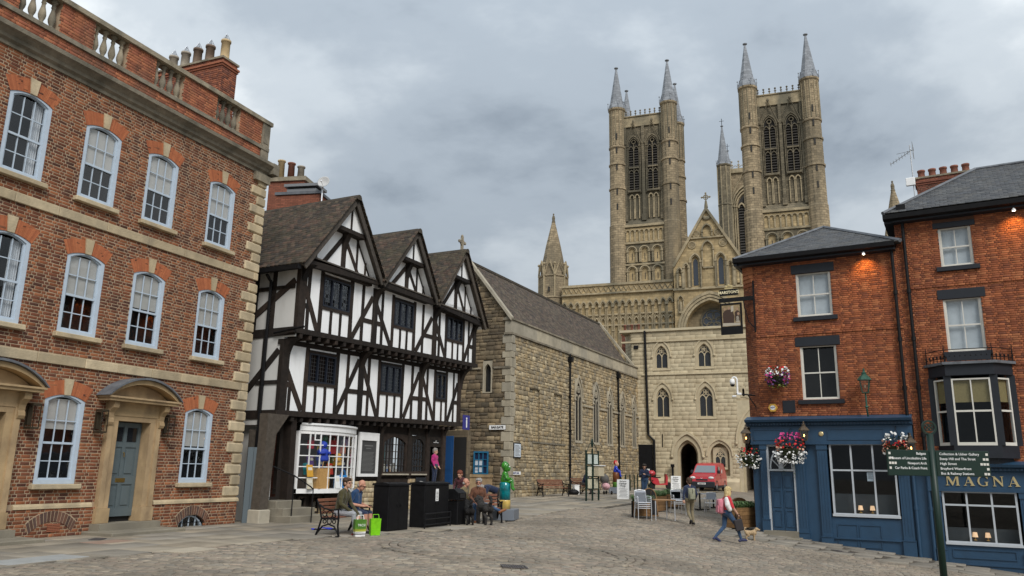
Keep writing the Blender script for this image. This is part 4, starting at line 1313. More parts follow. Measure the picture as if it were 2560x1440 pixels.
for i in range(4):
 m = MB(); m.cbox((.72 + .14 * i, .30 - .30 * i - .2, .56 - .21 * i - .25), (1.1 + .30 * i, .8, .70), .015); m.build('step', m_step, tim)
for (x, y_) in ((.5, -.70), (.98, -1.05)):
 m = MB(); m.tube([(x - .1, y_ + .0, -.02), (x - .1, y_, 1.05 + (.35 if x < .7 else 0))], .018, 6); m.build('handrail_post', m_black, tim)
m = MB(); m.tube([(.88, -1.05, 1.0), (.82, -1.0, 1.08), (.4, -.70, 1.40), (.1, .2, 1.75)], .022, 6); m.build('handrail', m_black, tim)
# white bow window
ub0, ub1, nb = 1.52, 4.42, 8
def bowp(t):      # t 0..1
 return ub0 + (ub1 - ub0) * t, Y0 - .10 - .42 * (1 - (2 * t - 1) ** 2)
zb0, zb1 = .98, 2.78
bw = MB()
P = [bowp(i / nb) for i in range(nb + 1)]
for i in range(nb):
 for za, zb, e in ((.84, .98, .07), (2.70, 2.80, .02), (2.80, 2.98, .05), (2.98, 3.04, .10)):
  a, b = P[i], P[i + 1]
  bw.add([(a[0], a[1] - e, za), (b[0], b[1] - e, za), (b[0], b[1] - e, zb), (a[0], a[1] - e, zb), (a[0], Y0 + .02, za), (b[0], Y0 + .02, za), (b[0], Y0 + .02, zb), (a[0], Y0 + .02, zb)],
               [(0, 1, 2, 3), (3, 2, 6, 7), (0, 4, 5, 1)])
for i in (0, nb):
 bw.cbox((P[i][0], (P[i][1] + Y0) / 2 - .02, (zb0 + zb1) / 2), (.09, Y0 - P[i][1] + .08, zb1 - zb0), .0)
bow = bw.build('bow_window', m_white, tim)
gb = MB()
rows_ = 5
for i in range(1, nb):
 gb.box(P[i][0] - .016, P[i][0] + .016, P[i][1] - .02, P[i][1] + .02, zb0, zb1 - .08)
for j in range(1, rows_):
 z = zb0 + (zb1 - .08 - zb0) * j / rows_
 for i in range(nb):
  gb.bar((P[i][0], P[i][1], z), (P[i + 1][0], P[i + 1][1], z), .03, .03)
gb.build('glazing_bar', m_white, bow)
m_shopglass = glass('shop_glass', (.97, .98, .98))
for i in range(nb):
 for j in range(rows_):
  a, b = P[i], P[i + 1]
  z0_ = zb0 + (zb1 - .08 - zb0) * j / rows_ + .012; z1_ = zb0 + (zb1 - .08 - zb0) * (j + 1) / rows_ - .012
  p = pane(bow, -.5, .5, z0_, z1_, 0, m_shopglass)
  p.location = ((a[0] + b[0]) / 2, (a[1] + b[1]) / 2, (z0_ + z1_) / 2)
  p.scale = (math.hypot(b[0] - a[0], b[1] - a[1]) - .028, .006, z1_ - z0_)
  p.rotation_euler = (0, 0, math.atan2(b[1] - a[1], b[0] - a[0]))
m = MB(); m.ring([(1.62, 2.48), (1.62, 2.72), (1.86, 2.72), (1.86, 2.48)], [(1.65, 2.51), (1.65, 2.69), (1.83, 2.69), (1.83, 2.51)], -.02, .02); m.xform(Matrix.Translation((0, .10, 0)) @ Matrix.Rotation(R(-18), 4, 'Z')); m.build('vent_light', m_white, bow)
m = MB(); m.box(ub0 + .05, ub1 - .05, Y0 + .8, Y0 + .85, .8, 3.0); m.box(ub0 + .05, ub0 + .07, Y0, Y0 + .85, .8, 3.0); m.box(ub1 - .07, ub1 - .05, Y0, Y0 + .85, .8, 3.0); m.box(ub0 + .05, ub1 - .05, Y0, Y0 + .85, 2.98, 3.0)
m.build('room', mat('shop_interior', (.16, .13, .11), .9), bow)
m = MB()
for i in range(nb):
 a, b = P[i], P[i + 1]
 m.add([(a[0], a[1] + .04, .96), (b[0], b[1] + .04, .96), (b[0], Y0 + .8, .96), (a[0], Y0 + .8, .96)], [(0, 1, 2, 3)])
m.build('window_board', m_white, bow)
for x0_, x1_ in ((1.75, 2.1), (2.35, 2.75), (3.0, 3.4)):
 m = MB(); m.ring([(x0_, .2), (x0_, .75), (x1_, .75), (x1_, .2)], [(x0_ + .06, .26), (x0_ + .06, .69), (x1_ - .06, .69), (x1_ - .06, .26)], Y0 - .10, Y0 - .02); cwn = m.build('window', m_oak, tim)
 pane(cwn, x0_ + .05, x1_ - .05, .25, .7, Y0 - .05, m_oldglass)
# framed slate board
m = MB(); m.ring([(4.66, 1.36), (4.66, 2.90), (5.82, 2.90), (5.82, 1.36)], [(4.80, 1.46), (4.80, 2.62), (5.70, 2.62), (5.70, 1.46)], Y0 - .14, Y0 - .06); brd = m.build('notice_frame', m_white, tim)
m = MB(); m.box(4.80, 5.70, Y0 - .10, Y0 - .06, 1.46, 2.62); m.build('slate_board', mat('slate_panel', (.055, .055, .055), .6, noise=(6, .1)), brd)
m_txt = mat('grey_ink', (.16, .16, .155), .8)
for i in range(16):
 z = 2.20 - i * .043
 m = MB(); m.box(4.90, 5.60 - (i % 3) * .04, Y0 - .103, Y0 - .101, z, z + .018); m.build('text_line', m_txt, brd)
m = MB(); m.box(5.0, 5.5, Y0 - .103, Y0 - .101, 2.42, 2.46); m.box(5.1, 5.4, Y0 - .103, Y0 - .101, 2.33, 2.36); m.build('text_line', m_txt, brd)
# multi-paned ground floor windows with arched heads
for (a, b, nc_) in ((6.22, 7.72, 7), (8.12, 9.0, 4)):
 m = MB(); m.ring(loop_arch(a - .05, b + .05, 1.42, arc(a - .05, b + .05, 2.92, .03, 9)), loop_arch(a + .05, b - .05, 1.50, arc(a + .05, b - .05, 2.60, .22, 9)), Y0 - .06, Y0 + .06)
 wn = m.build('window', m_oak, tim)
 q = MB()
 for i in range(1, nc_): x = a + .05 + (b - a - .1) * i / nc_; q.box(x - .012, x + .012, Y0 - .03, Y0 + .01, 1.5, 2.85)
 for j in range(1, 5): z = 1.5 + 1.3 * j / 5; q.box(a + .05, b - .05, Y0 - .029, Y0 + .009, z - .012, z + .012)
 q.build('glazing_bar', m_oak, wn)
 for i in range(nc_):
  for j in range(5):
   pane(wn, a + .05 + (b - a - .1) * i / nc_ + .014, a + .05 + (b - a - .1) * (i + 1) / nc_ - .014, 1.5 + 1.3 * j / 5 + .014, 1.5 + 1.3 * (j + 1) / 5 - .014, Y0 - .008, m_shopglass)
 m = MB(); m.box(a, b, Y0 + .6, Y0 + .64, 1.4, 2.95); m.box(a, b, Y0 + .05, Y0 + .64, 1.40, 1.44); m.build('room', mat('shop_interior', (.06, .05, .045), .9), wn)
 m = MB(); m.box(a - .1, b + .1, Y0 - .16, Y0 - .05, 1.42, 1.47); m.build('sill', m_padstone, wn)
# goods in the windows: things of their own
def goods(name, label, cat, u, y, z, w_, d_, h_, col, shape='box'):
 if u < 4.4: y -= .22
 o = empty(name, label, cat, tuple(wmat(tim) @ Vector((u, y, z))), R(90 - 26.8), 'goods in the shop windows')
 mt = mat('goods_' + '_'.join('%d' % (c * 100) for c in col), col, .6, noise=(20, .15))
 if shape == 'book':
  m = MB(); m.cbox((0, 0, h_ / 2), (w_, d_, h_), .004); m.xform(Matrix.Rotation(R(-10), 4, 'X')); m.build('cover', mt, o)
  m = MB(); m.box(-w_ * .35, w_ * .35, -d_ * .56, -d_ * .52, h_ * .55, h_ * .8); m.xform(Matrix.Rotation(R(-10), 4, 'X')); m.build('title_panel', mat('cream_card', (.7, .66, .55), .7), o)
 elif shape == 'bag':
  m = MB(); m.prism_z([(-w_ / 2, -d_ / 2), (w_ / 2, -d_ / 2), (w_ / 2, d_ / 2), (-w_ / 2, d_ / 2)], 0, h_ * .75); m.build('pouch', mt, o)
  m = MB(); m.tube([(-w_ * .3, -d_ / 2, h_ * .74), (-w_ * .2, -d_ / 2, h_), (w_ * .2, -d_ / 2, h_), (w_ * .3, -d_ / 2, h_ * .74)], .012, 5); m.build('handle', mt, o)
 elif shape == 'figure':
  m = MB(); m.lathe([(w_ * .5, 0), (w_ * .55, h_ * .1), (w_ * .42, h_ * .35), (w_ * .48, h_ * .5), (w_ * .2, h_ * .62)], n=10); m.ell((0, 0, h_ * .78), (w_ * .36, w_ * .36, h_ * .2)); m.build('body', mt, o, True)
  for s in (-1, 1):
   m = MB(); m.tube([(s * w_ * .4, 0, h_ * .55), (s * w_ * .6, -w_ * .2, h_ * .38), (s * w_ * .2, -w_ * .5, h_ * .4)], w_ * .12, 6); m.build('arm', mt, o, True)
 return o
goods('shop_figurine', 'blue seated figurine behind the white bow window', 'figurine', 2.45, .22, 1.85, .42, .3, .66, (.02, .05, .36), 'figure')
goods('shop_plinth', 'tan plinth under the blue figurine in the bow window', 'plinth', 2.45, .22, .98, .5, .3, .86, (.48, .28, .10), 'bag')
goods('shop_book', 'orange and white book propped in the bow window', 'book', 1.85, .15, 1.35, .28, .03, .38, (.62, .33, .04), 'book')
goods('shop_book', 'cream guide book propped low in the bow window', 'book', 1.85, .12, .98, .26, .03, .34, (.6, .55, .42), 'book')
goods('shop_book', 'white card with a dark letter standing in the bow window', 'book', 3.05, -.02, .98, .24, .02, .42, (.75, .76, .75), 'book')
goods('shop_bag', 'bright blue carrier bag standing in the bow window', 'bag', 3.42, .2, 1.0, .42, .2, .55, (.03, .25, .62), 'bag')
goods('shop_bag', 'red and blue tote hanging high in the bow window', 'bag', 3.22, .5, 2.1, .5, .1, .6, (.45, .04, .05), 'bag')
goods('shop_bag', 'dark green tote hanging high in the bow window', 'bag', 2.85, .5, 2.15, .35, .1, .5, (.03, .22, .14), 'bag')
goods('shop_figurine', 'yellow and orange soft toy on the bow window shelf', 'toy', 3.35, .3, 1.72, .32, .2, .42, (.72, .38, .03), 'figure')
goods('shop_bag', 'beige paper bag at the end of the bow window', 'bag', 3.85, .25, .98, .36, .2, .40, (.55, .42, .28), 'bag')
goods('shop_bag', 'grey patterned tote hanging in the bow window', 'bag', 3.75, .5, 2.0, .36, .1, .55, (.30, .28, .30), 'bag')
rg = random.Random(4)
for i, (nm, c_) in enumerate((('teal', (.02, .25, .28)), ('crimson', (.42, .02, .04)), ('violet', (.14, .05, .28)), ('mustard', (.55, .36, .04)), ('cobalt', (.02, .06, .42)), ('mint', (.25, .5, .36)), ('scarlet', (.6, .05, .03)), ('cream', (.65, .6, .48)), ('olive', (.16, .18, .05)), ('coral', (.62, .22, .14)), ('navy', (.02, .03, .12)), ('lilac', (.42, .32, .5)))):
 goods('gift_box', nm + (' gift bag on the upper shelf' if i % 2 else ' gift book on the middle shelf') + ' inside the bow window', 'gift', 2.0 + .19 * i, .42 + .1 * (i % 3), (2.12 if i % 2 else 1.42) + .12 * (i % 3), .2, .12, .36, c_, 'bag' if i % 2 else 'book')
for i in range(8):
 c_ = [(.65, .62, .55), (.70, .45, .08), (.55, .50, .40), (.12, .2, .4), (.6, .3, .1), (.7, .7, .68), (.35, .33, .3), (.66, .6, .2)][i]
 nm = ['white', 'amber', 'stone', 'blue', 'rust', 'pale', 'grey', 'yellow'][i]
 goods('shop_book', nm + ' booklet on the sill of the dark oak shop window', 'book', 6.42 + i * .16 if i < 7 else 8.4, Y0 + .22, 1.46, .15, .03, .32 + .1 * rg.random(), c_, 'book')
for i in range(6):
 c_ = [(.20, .20, .22), (.16, .18, .20), (.05, .16, .14), (.25, .22, .2), (.05, .3, .4), (.3, .28, .26)][i]
 goods('hanging_garment', ['charcoal', 'slate', 'bottle green', 'brown', 'turquoise', 'taupe'][i] + ' cloth hanging inside the oak shop window', 'textile', 6.4 + i * .22 if i < 4 else 8.35 + (i - 4) * .3, Y0 + .4, 1.95, .17, .06, .8, c_, 'bag')
# ================================================================ gothic helpers
def arch_match(u0, u1, z0, inner, zs, mg, ztop):
 """outer rectangle points matched one to one with an arched inner loop"""
 n = len(inner) - 2
 out = [(u0 - mg, z0 - mg * .6)]
 for i in range(n):
  t = i / (n - 1)
  if t < .25: out.append((u0 - mg, zs + (ztop - zs) * t * 4))
  elif t <= .75: out.append((u0 - mg + (u1 - u0 + 2 * mg) * (t - .25) * 2, ztop))
  else: out.append((u1 + mg, ztop + (zs - ztop) * (t - .75) * 4))
 out.append((u1 + mg, z0 - mg * .6))
 return out
def lattice(parent, u0, u1, z0, z1, y, st=.16):
 q = MB()
 n = int((z1 - z0 + u1 - u0) / st)
 for s in (1, -1):
  for k in range(-int((u1 - u0) / st) - 1, int((z1 - z0) / st) + 1):
   pts = []
   for u in (u0, u1):
    z = z0 + k * st + (u - u0) * 1.4 if s > 0 else z0 + k * st + (u1 - u) * 1.4
    pts.append((u, z))
   (ua, za), (ub, zb) = sorted(pts, key=lambda p: p[1])
   if zb <= z0 or za >= z1: continue
   def cut(z): return ua + (ub - ua) * (z - za) / (zb - za)
   a = (cut(z0), z0) if za < z0 else (ua, za); b = (cut(z1), z1) if zb > z1 else (ub, zb)
   q.bar((a[0], y, a[1]), (b[0], y, b[1]), .01, .01)
 if q.f: q.build('lead_came', m_leadcame, parent)
def gothic(parent, u0, u1, z0, zs, k, y, st, mg=.14, rec=.22, lights=2, hood=True, gl=None, tall=0.0, lat=True, hs=None, quat=True):
 """pointed traceried window filling a rectangular hole (u0-mg .. u1+mg, z0.. apex+mg)"""
 gl = gl or m_oldglass
 inn = loop_arch(u0, u1, z0, parc(u0, u1, zs, k, 13))
 ap = max(p[1] for p in inn)
 m = MB(); m.ring(arch_match(u0, u1, z0, inn, zs, mg, ap + mg), inn, y, y + rec + .1)
 win = m.build('window', st, parent)
 t = MB(); cw = (u1 - u0); bw = .055 if cw < 1.3 else .08
 y0_, y1_ = y + rec - .09, y + rec + .02
 if lights == 2:
  um = (u0 + u1) / 2
  t.box(um - bw / 2, um + bw / 2, y0_, y1_, z0, zs + .1)
  for a, b in ((u0, um), (um, u1)):
   o = parc(a + .0, b - .0, zs - cw * .1, .9, 9); i_ = parc(a + bw * .8, b - bw * .8, zs - cw * .1, .8, 9)
   t.ring(o, i_, y0_ + .004, y1_ - .004, closed=False)
  if quat:
   r = cw * .17; cz_ = zs + (ap - zs) * .52
   for q_ in range(4):
    a = PI / 4 + q_ * PI / 2
    cx_, c2 = um + r * .62 * math.cos(a), cz_ + r * .62 * math.sin(a)
    rr = r * .62
    t.ring([(cx_ + (rr + bw * .45) * math.cos(x * PI / 5), c2 + (rr + bw * .45) * math.sin(x * PI / 5)) for x in range(10)], [(cx_ + (rr - bw * .3) * math.cos(x * PI / 5), c2 + (rr - bw * .3) * math.sin(x * PI / 5)) for x in range(10)], y0_ + .002 * q_, y1_ - .002 * q_)
 t.ring(inn, loop_arch(u0 + bw, u1 - bw, z0 + bw, parc(u0 + bw, u1 - bw, zs, k, 13)), y0_, y1_ + .004)
 t.build('tracery', st, win)
 um = (u0 + u1) / 2
 for a, b in (((u0, um), (um, u1)) if lights == 2 else ((u0, u1),)):
  p = pane(win, a + .02, b - .02, z0 + .02, ap, y + rec - .02, gl)
 if lat: lattice(win, u0 + .03, u1 - .03, z0 + .03, zs + (ap - zs) * .4, y + rec - .035)
 r = MB(); r.box(u0 - mg + .01, u1 + mg - .01, y + rec + .5, y + rec + .55, z0, ap + mg); r.build('room', m_dark, win)
 if hood:
  e = .07; zz = hs if hs is not None else zs - .05
  o = [(u0 - mg - e, zz)] + parc(u0 - mg - e, u1 + mg + e, zs, k, 13) + [(u1 + mg + e, zz)]
  i_ = [(u0 - mg, zz)] + parc(u0 - mg, u1 + mg, zs, k, 13) + [(u1 + mg, zz)]
  h = MB(); h.ring(o, i_, y - .07, y + .03, closed=False)
  for s_, uu in ((-1, u0 - mg), (1, u1 + mg)): h.ell((uu + s_ * .05, y - .05, zz - .02), (.09, .07, .09), 8, 5)
  h.build('hood_mould', st, win)
 s_ = MB(); s_.prism_x([(y - .04, z0 - mg * .6 - .05), (y + rec, z0 - mg * .6 - .05), (y + rec, z0 + .03), (y - .04, z0 - mg * .6 + .01)][::-1], u0 - mg, u1 + mg); s_.build('sill', st, win)
 return win
# ================================================================ stone church
m_rubwall = mat('rubble_limestone', (.345, .271, .166), .93, cols=[(.396, .313, .193), (.276, .225, .147), (.432, .354, .225), (.239, .202, .143), (.359, .271, .152), (.304, .244, .156)], var=.22, noise=(4, .22),
    stain=(.42, (.110, .092, .063), .52, .66, .45, .65), streak=(.8, (.460, .340, .175), .58, .70, .22, .55), bump=(28, .8, .018))
m_rubmort = mat('stone_mortar', (.21, .175, .12), .95, noise=(5, .2), bump=(30, .6, .01))
m_ashlar = mat('ashlar_grey', (.38, .335, .25), .9, cols=[(.345, .31, .24), (.41, .36, .265)], var=.07, noise=(2.5, .16), stain=(1.2, (.17, .155, .12), .52, .72, .4, .6), bump=(25, .4, .01))
m_stonetile = mat('stone_tile', (.093, .073, .056), .93, cols=[(.075, .061, .048), (.111, .085, .066), (.089, .066, .053), (.066, .056, .048), (.102, .083, .061)], var=.2, noise=(3, .2), stain=(.6, (.128, .115, .089), .55, .75, 1, .5), bump=(25, .5, .01))
m_frontstone = mat('dark_rubble', (.189, .142, .086), .94, cols=[(.138, .107, .069), (.241, .185, .112), (.103, .084, .058), (.275, .215, .133), (.172, .129, .082)], var=.25, noise=(4, .25), stain=(.6, (.090, .071, .047), .48, .66, .5, .65), bump=(28, .8, .018))
church = facade('stone_church', 'long low limestone church with tiled roof and tall pointed windows', 'church', .02, 40.53, 26.8)
CL = 22.1
lan = [(8.80, 9.85), (11.90, 12.85), (14.55, 15.45), (17.20, 18.05), (19.85, 20.65)]
ch = []
for a, b in lan:
 ap = 6.0 + math.sqrt(1.5 * (b - a) ** 2 - (b - a) ** 2 / 4)
 ch.append((a - .12, b + .12, 3.38, ap + .12))
blk = [(2.3, 3.65, 3.2, 6.0), (5.55, 6.8, 3.2, 6.0)]
m = MB(); wall_grid(m, 0, CL, -.4, 8.6, ch + blk, .02); m.box(0, CL, 5.3, 5.4, -.4, 8.6); m.box(CL - .02, CL, .02, 5.4, -.4, 9.3)
for a, b, p, q in blk: m.box(a, b, .12, .14, p, q); m.box(a - .002, a, .02, .14, p, q); m.box(b, b + .002, .02, .14, p, q); m.box(a, b, .02, .14, q, q + .002)
m.build('wall', m_rubmort, church)
it = rubble(0.28, CL, -.2, 8.58, ch + blk, .13, .27, .15, .42, seed=70, depth=.09, jitter=.03)
for i, (a, b, p, q) in enumerate(blk): it += rubble(a, b, p, q, [], .13, .22, .15, .36, seed=75 + i, y=.10, depth=.05)
pieces(church, 'wall_stone', it, m_rubwall, maxn=300, bevel=.02, jit=.016, rest='rubble', seed=7)
m_dkl = mat('leaded_dark', (.012, .012, .014), .5, spec=.2)
for a, b in lan: gothic(church, a, b, 3.46, 6.0, 1.5, -.01, m_ashlar, mg=.09, rec=.09, lat=False, gl=m_dkl)
# angle quoins, string, parapet, plinth, buttress string
z = -.2; k = 0
while z < 8.5:
 h = .34 + .08 * (k % 3); h = min(h, 8.58 - z)
 m = MB(); m.cbox(((.22 if k % 2 else .14), (.14 if k % 2 else .22), z + h / 2), (.58 if k % 2 else .36, .36 if k % 2 else .58, h - .012), .02); m.build('quoin', m_ashlar, church); z += h; k += 1
for a, b in ((9.98, 11.74), (13.0, 14.4), (15.6, 17.05), (18.2, 19.7), (20.8, 22.1)):
 m = MB(); m.box(a, b, -.10, .05, 5.62, 5.74); m.build('string_course', m_ashlar, church)
m = MB(); m.box(-.12, CL + .05, -.10, .4, 8.58, 8.68); m.build('string_course', m_limedark, church)
u = -.06
rn = random.Random(3)
while u < CL:
 ln = min(rn.uniform(1.2, 2.2), CL + .02 - u); m = MB(); m.cbox((u + ln / 2, .17, 9.02), (ln - .006, .40, .66), .006); m.build('parapet_stone', m_ashlar, church); u += ln
m = MB(); m.prism_x([(-.10, 9.352), (.45, 9.352), (.45, 9.44), (.2, 9.52), (-.10, 9.44)][::-1], -.14, CL + .06); m.build('coping', m_limedark, church)
for a, b in ((2.6, 7.2), (7.95, 8.6)):
 m = MB(); m.box(a, b, -.06, .03, 3.12, 3.20); m.build('string_course', m_limedark, church)
# roof: main slope towards the square, ridge, far coped gable
RW, RZ, EZ, RE = 2.7, 12.8, 9.25, 20.2
sl = math.hypot(RW - .25, RZ - EZ)
tiles(church, (.10, .25, EZ), (1, 0, 0), (0, RW - .25, RZ - EZ), RE - .1, sl, .26, .125, m_stonetile, maxn=220, rest='roof_tiles', seed=80)
m = MB(); m.prism_x([(.25, EZ - .05), (RW, RZ - .06), (2 * RW - .25, EZ - .05)][::-1], .05, RE); m.build('roof', m_stonetile, church)
m = MB()
for k in range(44):
 m.box(.1 + k * .456, .545 + k * .456, RW - .14, RW + .14, RZ - .10, RZ + .03)
m.build('ridge_tile', m_ridge, church)
for x0, x1 in ((-.22, .10), (RE, RE + .28)):
 m = MB(); m.prism_x([(-.05, EZ + .05), (RW, RZ + .0), (2 * RW, EZ), (2 * RW, EZ + .18), (RW, RZ + .22), (-.05, EZ + .27)][::-1], x0, x1); m.build('gable_coping', m_ashlar, church)
# gable end towards the square (dark weathered rubble), in its own frame: X runs left to right as one faces it
fx = Matrix.Rotation(R(-90), 4, 'Z')      # local -Y' ... the face looks along -X of the church frame
gable = lambda u, z_: z_ < 8.6 or (z_ - 9.2) < (RZ - 9.3) * (1 - abs(u + RW) / RW) 
it = rubble(-5.4, -.10, -.2, 12.6, [(-1.62, -1.10, 5.55, 7.4), (-2.25, -.96, -.3, 1.42)], .15, .34, .22, .55, seed=82, poly=gable, depth=.10, jitter=.035)
pieces(church, 'gable_stone', it, m_frontstone, maxn=160, bevel=.02, jit=.016, rest='gable_rubble', xf=fx, seed=8)
m = MB(); wall_grid(m, -5.4, 0, -.4, 8.6, [(-1.62, -1.10, 5.6, 7.3)], .03); m.prism([(-5.4, 8.6), (0, 8.6), (-.05, 9.25), (-RW, RZ), (-5.35, 9.25)], .03, .2); m.xform(fx); m.build('gable_wall', m_rubmort, church)
gf = bpy.data.objects.new('gable_fittings', None)
g2 = MB(); inn = loop_arch(-1.56, -1.16, 5.62, parc(-1.56, -1.16, 6.75, 1.0, 9)); g2.ring(arch_match(-1.56, -1.16, 5.62, inn, 6.75, .08, 7.25), inn, -.02, .2); g2.xform(fx)
bpy.data.objects.remove(gf)
gw = g2.build('window', m_ashlar, church)
m = MB(); m.box(-1.57, -1.15, .18, .2, 5.6, 7.2); m.xform(fx); m.build('pane', mat('dark_glass', (.015, .016, .018), .08, spec=.6), gw)
for a, b in ((-5.4, -1.75), (-.98, 0)): m = MB(); m.box(a, b, -.09, .05, 6.82, 6.92); m.xform(fx); m.build('string_course', m_limedark, church)
m = MB(); m.box(-2.27, -.95, -.16, .05, -.3, 1.30); m.box(-2.32, -.9, -.2, .05, 1.30, 1.44); m.xform(fx); m.build('stone_panel', m_surround, church)
# rainwater pipes
for u in (7.75, 16.55):
 m = MB(); m.box(u - .16, u + .16, -.26, -.02, 8.12, 8.42); m.tube([(u, -.10, 8.6), (u, -.10, .3)], .06, 8)
 for zz in (2, 4, 6): m.box(u - .1, u + .1, -.17, -.02, zz, zz + .06)
 m.build('downpipe', m_black, church)
# ================================================================ gatehouse
m_gatestone = mat('gate_stone', (.499, .422, .283), .9, cols=[(.528, .451, .307), (.466, .394, .264), (.509, .437, .298), (.480, .403, .269)], var=.045, noise=(2.5, .14), stain=(.7, (.259, .202, .120), .55, .75, .5, .5), streak=(.8, (.211, .178, .125), .62, .8, .2, .4), bump=(25, .5, .012))
m_gatemort = mat('gate_mortar', (.43, .35, .225), .95, noise=(5, .15))
gate = facade('gatehouse', 'buff limestone medieval gatehouse with pointed archways and traceried windows', 'gatehouse', 11.26, 58.77, 112)
GU0, GU1 = -2.2, 17.0
gw1 = [(-.40, .52, 9.3, 10.25, .98), (2.74, 3.70, 9.33, 10.25, .98), (7.4, 8.3, 9.33, 10.25, .98), (11.2, 12.1, 9.33, 10.25, .98)]
gw2 = [(-.41, .56, 5.68, 7.05, .98), (2.72, 3.72, 5.70, 7.05, .98), (10.7, 11.7, 5.7, 7.05, .98), (13.8, 14.8, 5.7, 7.05, .98)]
gh = []
def aph(a, b, zs, k): return zs + math.sqrt(k * (b - a) ** 2 - (b - a) ** 2 / 4)
for a, b, z0, zs, k in gw1 + gw2: gh.append((a - .2, b + .2, z0 - .12, aph(a, b, zs, k) + .2))
arches = [(1.03, 2.53, 2.95, .78), (5.62, 9.4, 3.9, .75), (12.4, 13.9, 2.95, .78)]
for a, b, zs, k in arches: gh.append((a - .25, b + .25, -.5, aph(a, b, zs, k) + .25))
gh += [(3.2, 4.9, 1.45, 4.1), (-.16, .10, 3.43, 4.63), (5.70, 6.05, 7.05, 7.85)]
m = MB(); wall_grid(m, GU0, GU1, -.3, 12.2, gh, .02); m.box(GU0, GU1, 9.0, 9.1, -.3, 12.2)
m.box(GU0, GU0 + .02, .02, 9, -.3, 12.2); m.box(-3.0, GU0, 1.4, 1.42, -.3, 12.2); m.box(GU0 - .8, GU0 - .78, 1.4, 9, -.3, 12.2); m.build('wall', m_gatemort, gate)
it = rubble(GU0, GU1, .2, 11.30, gh, .24, .36, .32, .85, seed=90, depth=.08, jitter=.005, gap=.009) + rubble(GU0, GU1, 11.42, 12.12, [], .3, .36, .6, 1.1, seed=91, depth=.08, jitter=.008, gap=.008)
pieces(gate, 'wall_stone', it, m_gatestone, maxn=300, bevel=.006, jit=.005, rest='ashlar', seed=9)
it = rubble(0, 1.62, .2, 12.1, [], .24, .36, .32, .8, seed=92, depth=.08, jitter=.01, gap=.01)
pieces(gate, 'wall_stone', it, m_gatestone, maxn=0, bevel=.01, jit=.006, rest='ashlar', xf=Matrix.Translation((GU0 - .82, 1.42, 0)) @ Matrix.Rotation(-math.atan2(1.40, .80), 4, 'Z'), seed=10)
for a, b, z0, zs, k in gw1 + gw2: gothic(gate, a, b, z0, zs, k, -.01, m_gatestone, mg=.2, rec=.26, gl=mat('leaded_grey', (.035, .04, .045), .3, spec=.5))
m = MB(); inn = loop_arch(-.08, .02, 3.5, parc(-.08, .02, 4.4, 1, 5)); m.ring(arch_match(-.08, .02, 3.5, inn, 4.4, .08, 4.63), inn, -.01, .2); sw = m.build('window', m_gatestone, gate)
m = MB(); m.box(-.1, .04, .2, .22, 3.4, 4.6); m.build('pane', m_dark, sw)
m = MB(); inn = loop_arch(5.79, 5.96, 7.12, parc(5.79, 5.96, 7.55, 1, 7)); m.ring(arch_match(5.79, 5.96, 7.12, inn, 7.55, .09, 7.85), inn, -.01, .2); sw = m.build('window', m_gatestone, gate)
m = MB(); m.box(5.75, 6.0, .2, .22, 7.1, 7.85); m.build('pane', m_dark, sw)
# recessed window beside the small archway
inn = loop_arch(3.38, 4.72, 1.55, parc(3.38, 4.72, 3.0, .62, 13))
m = MB(); m.ring(arch_match(3.38, 4.72, 1.55, inn, 3.0, .18, 4.1), inn, -.01, .45); nic = m.build('niche', m_gatestone, gate)
m = MB(); m.box(3.2, 4.9, .44, .46, 1.4, 4.1); m.build('niche_back', m_gatestone, nic)
gothic(gate, 3.66, 4.44, 2.1, 2.75, .95, .22, m_gatestone, mg=.12, rec=.12, hood=False)
o = [(3.10, 2.9)] + parc(3.10, 5.0, 3.0, .62, 13) + [(5.0, 2.9)]; i_ = [(3.2, 2.9)] + parc(3.2, 4.9, 3.0, .62, 13) + [(4.9, 2.9)]
m = MB(); m.ring(o, i_, -.10, .03, closed=False); m.build('hood_mould', m_gatestone, gate)
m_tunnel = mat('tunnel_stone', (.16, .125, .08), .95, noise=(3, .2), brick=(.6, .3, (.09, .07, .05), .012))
for a, b, zs, k in arches:
 ap = aph(a, b, zs, k); wdt = b - a
 inn = loop_arch(a, b, -.3, parc(a, b, zs, k, 17))
 m = MB(); m.ring(arch_match(a, b, -.3, inn, zs, .25, ap + .25), inn, -.01, .3); arw = m.build('archway', m_gatestone, gate)
 i2 = loop_arch(a + .14, b - .14, -.3, parc(a + .14, b - .14, zs, k, 17)); m = MB(); m.ring(inn, i2, .28, .7); m.build('inner_order', m_gatestone, arw)
 o = [(a - .42, zs - .05)] + parc(a - .42, b + .42, zs, k, 17) + [(b + .42, zs - .05)]; i3 = [(a - .28, zs - .05)] + parc(a - .28, b + .28, zs, k, 17) + [(b + .28, zs - .05)]
 m = MB(); m.ring(o, i3, -.12, .03, closed=False); m.ell((a - .37, -.08, zs - .1), (.11, .09, .11), 8, 5); m.ell((b + .37, -.08, zs - .1), (.11, .09, .11), 8, 5); m.build('hood_mould', m_gatestone, arw)
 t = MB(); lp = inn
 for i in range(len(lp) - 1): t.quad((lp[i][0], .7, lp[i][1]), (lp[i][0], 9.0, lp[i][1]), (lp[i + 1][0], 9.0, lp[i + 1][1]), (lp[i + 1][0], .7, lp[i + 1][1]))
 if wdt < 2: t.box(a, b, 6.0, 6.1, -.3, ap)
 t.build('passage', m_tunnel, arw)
m = MB(); m.box(GU0 - .8, GU1, -.12, .1, 11.30, 11.42); m.build('string_course', m_gatestone, gate)
m = MB(); m.box(-1.45, GU1, -.10, .1, 8.80, 8.92); m.build('string_course', m_gatestone, gate)
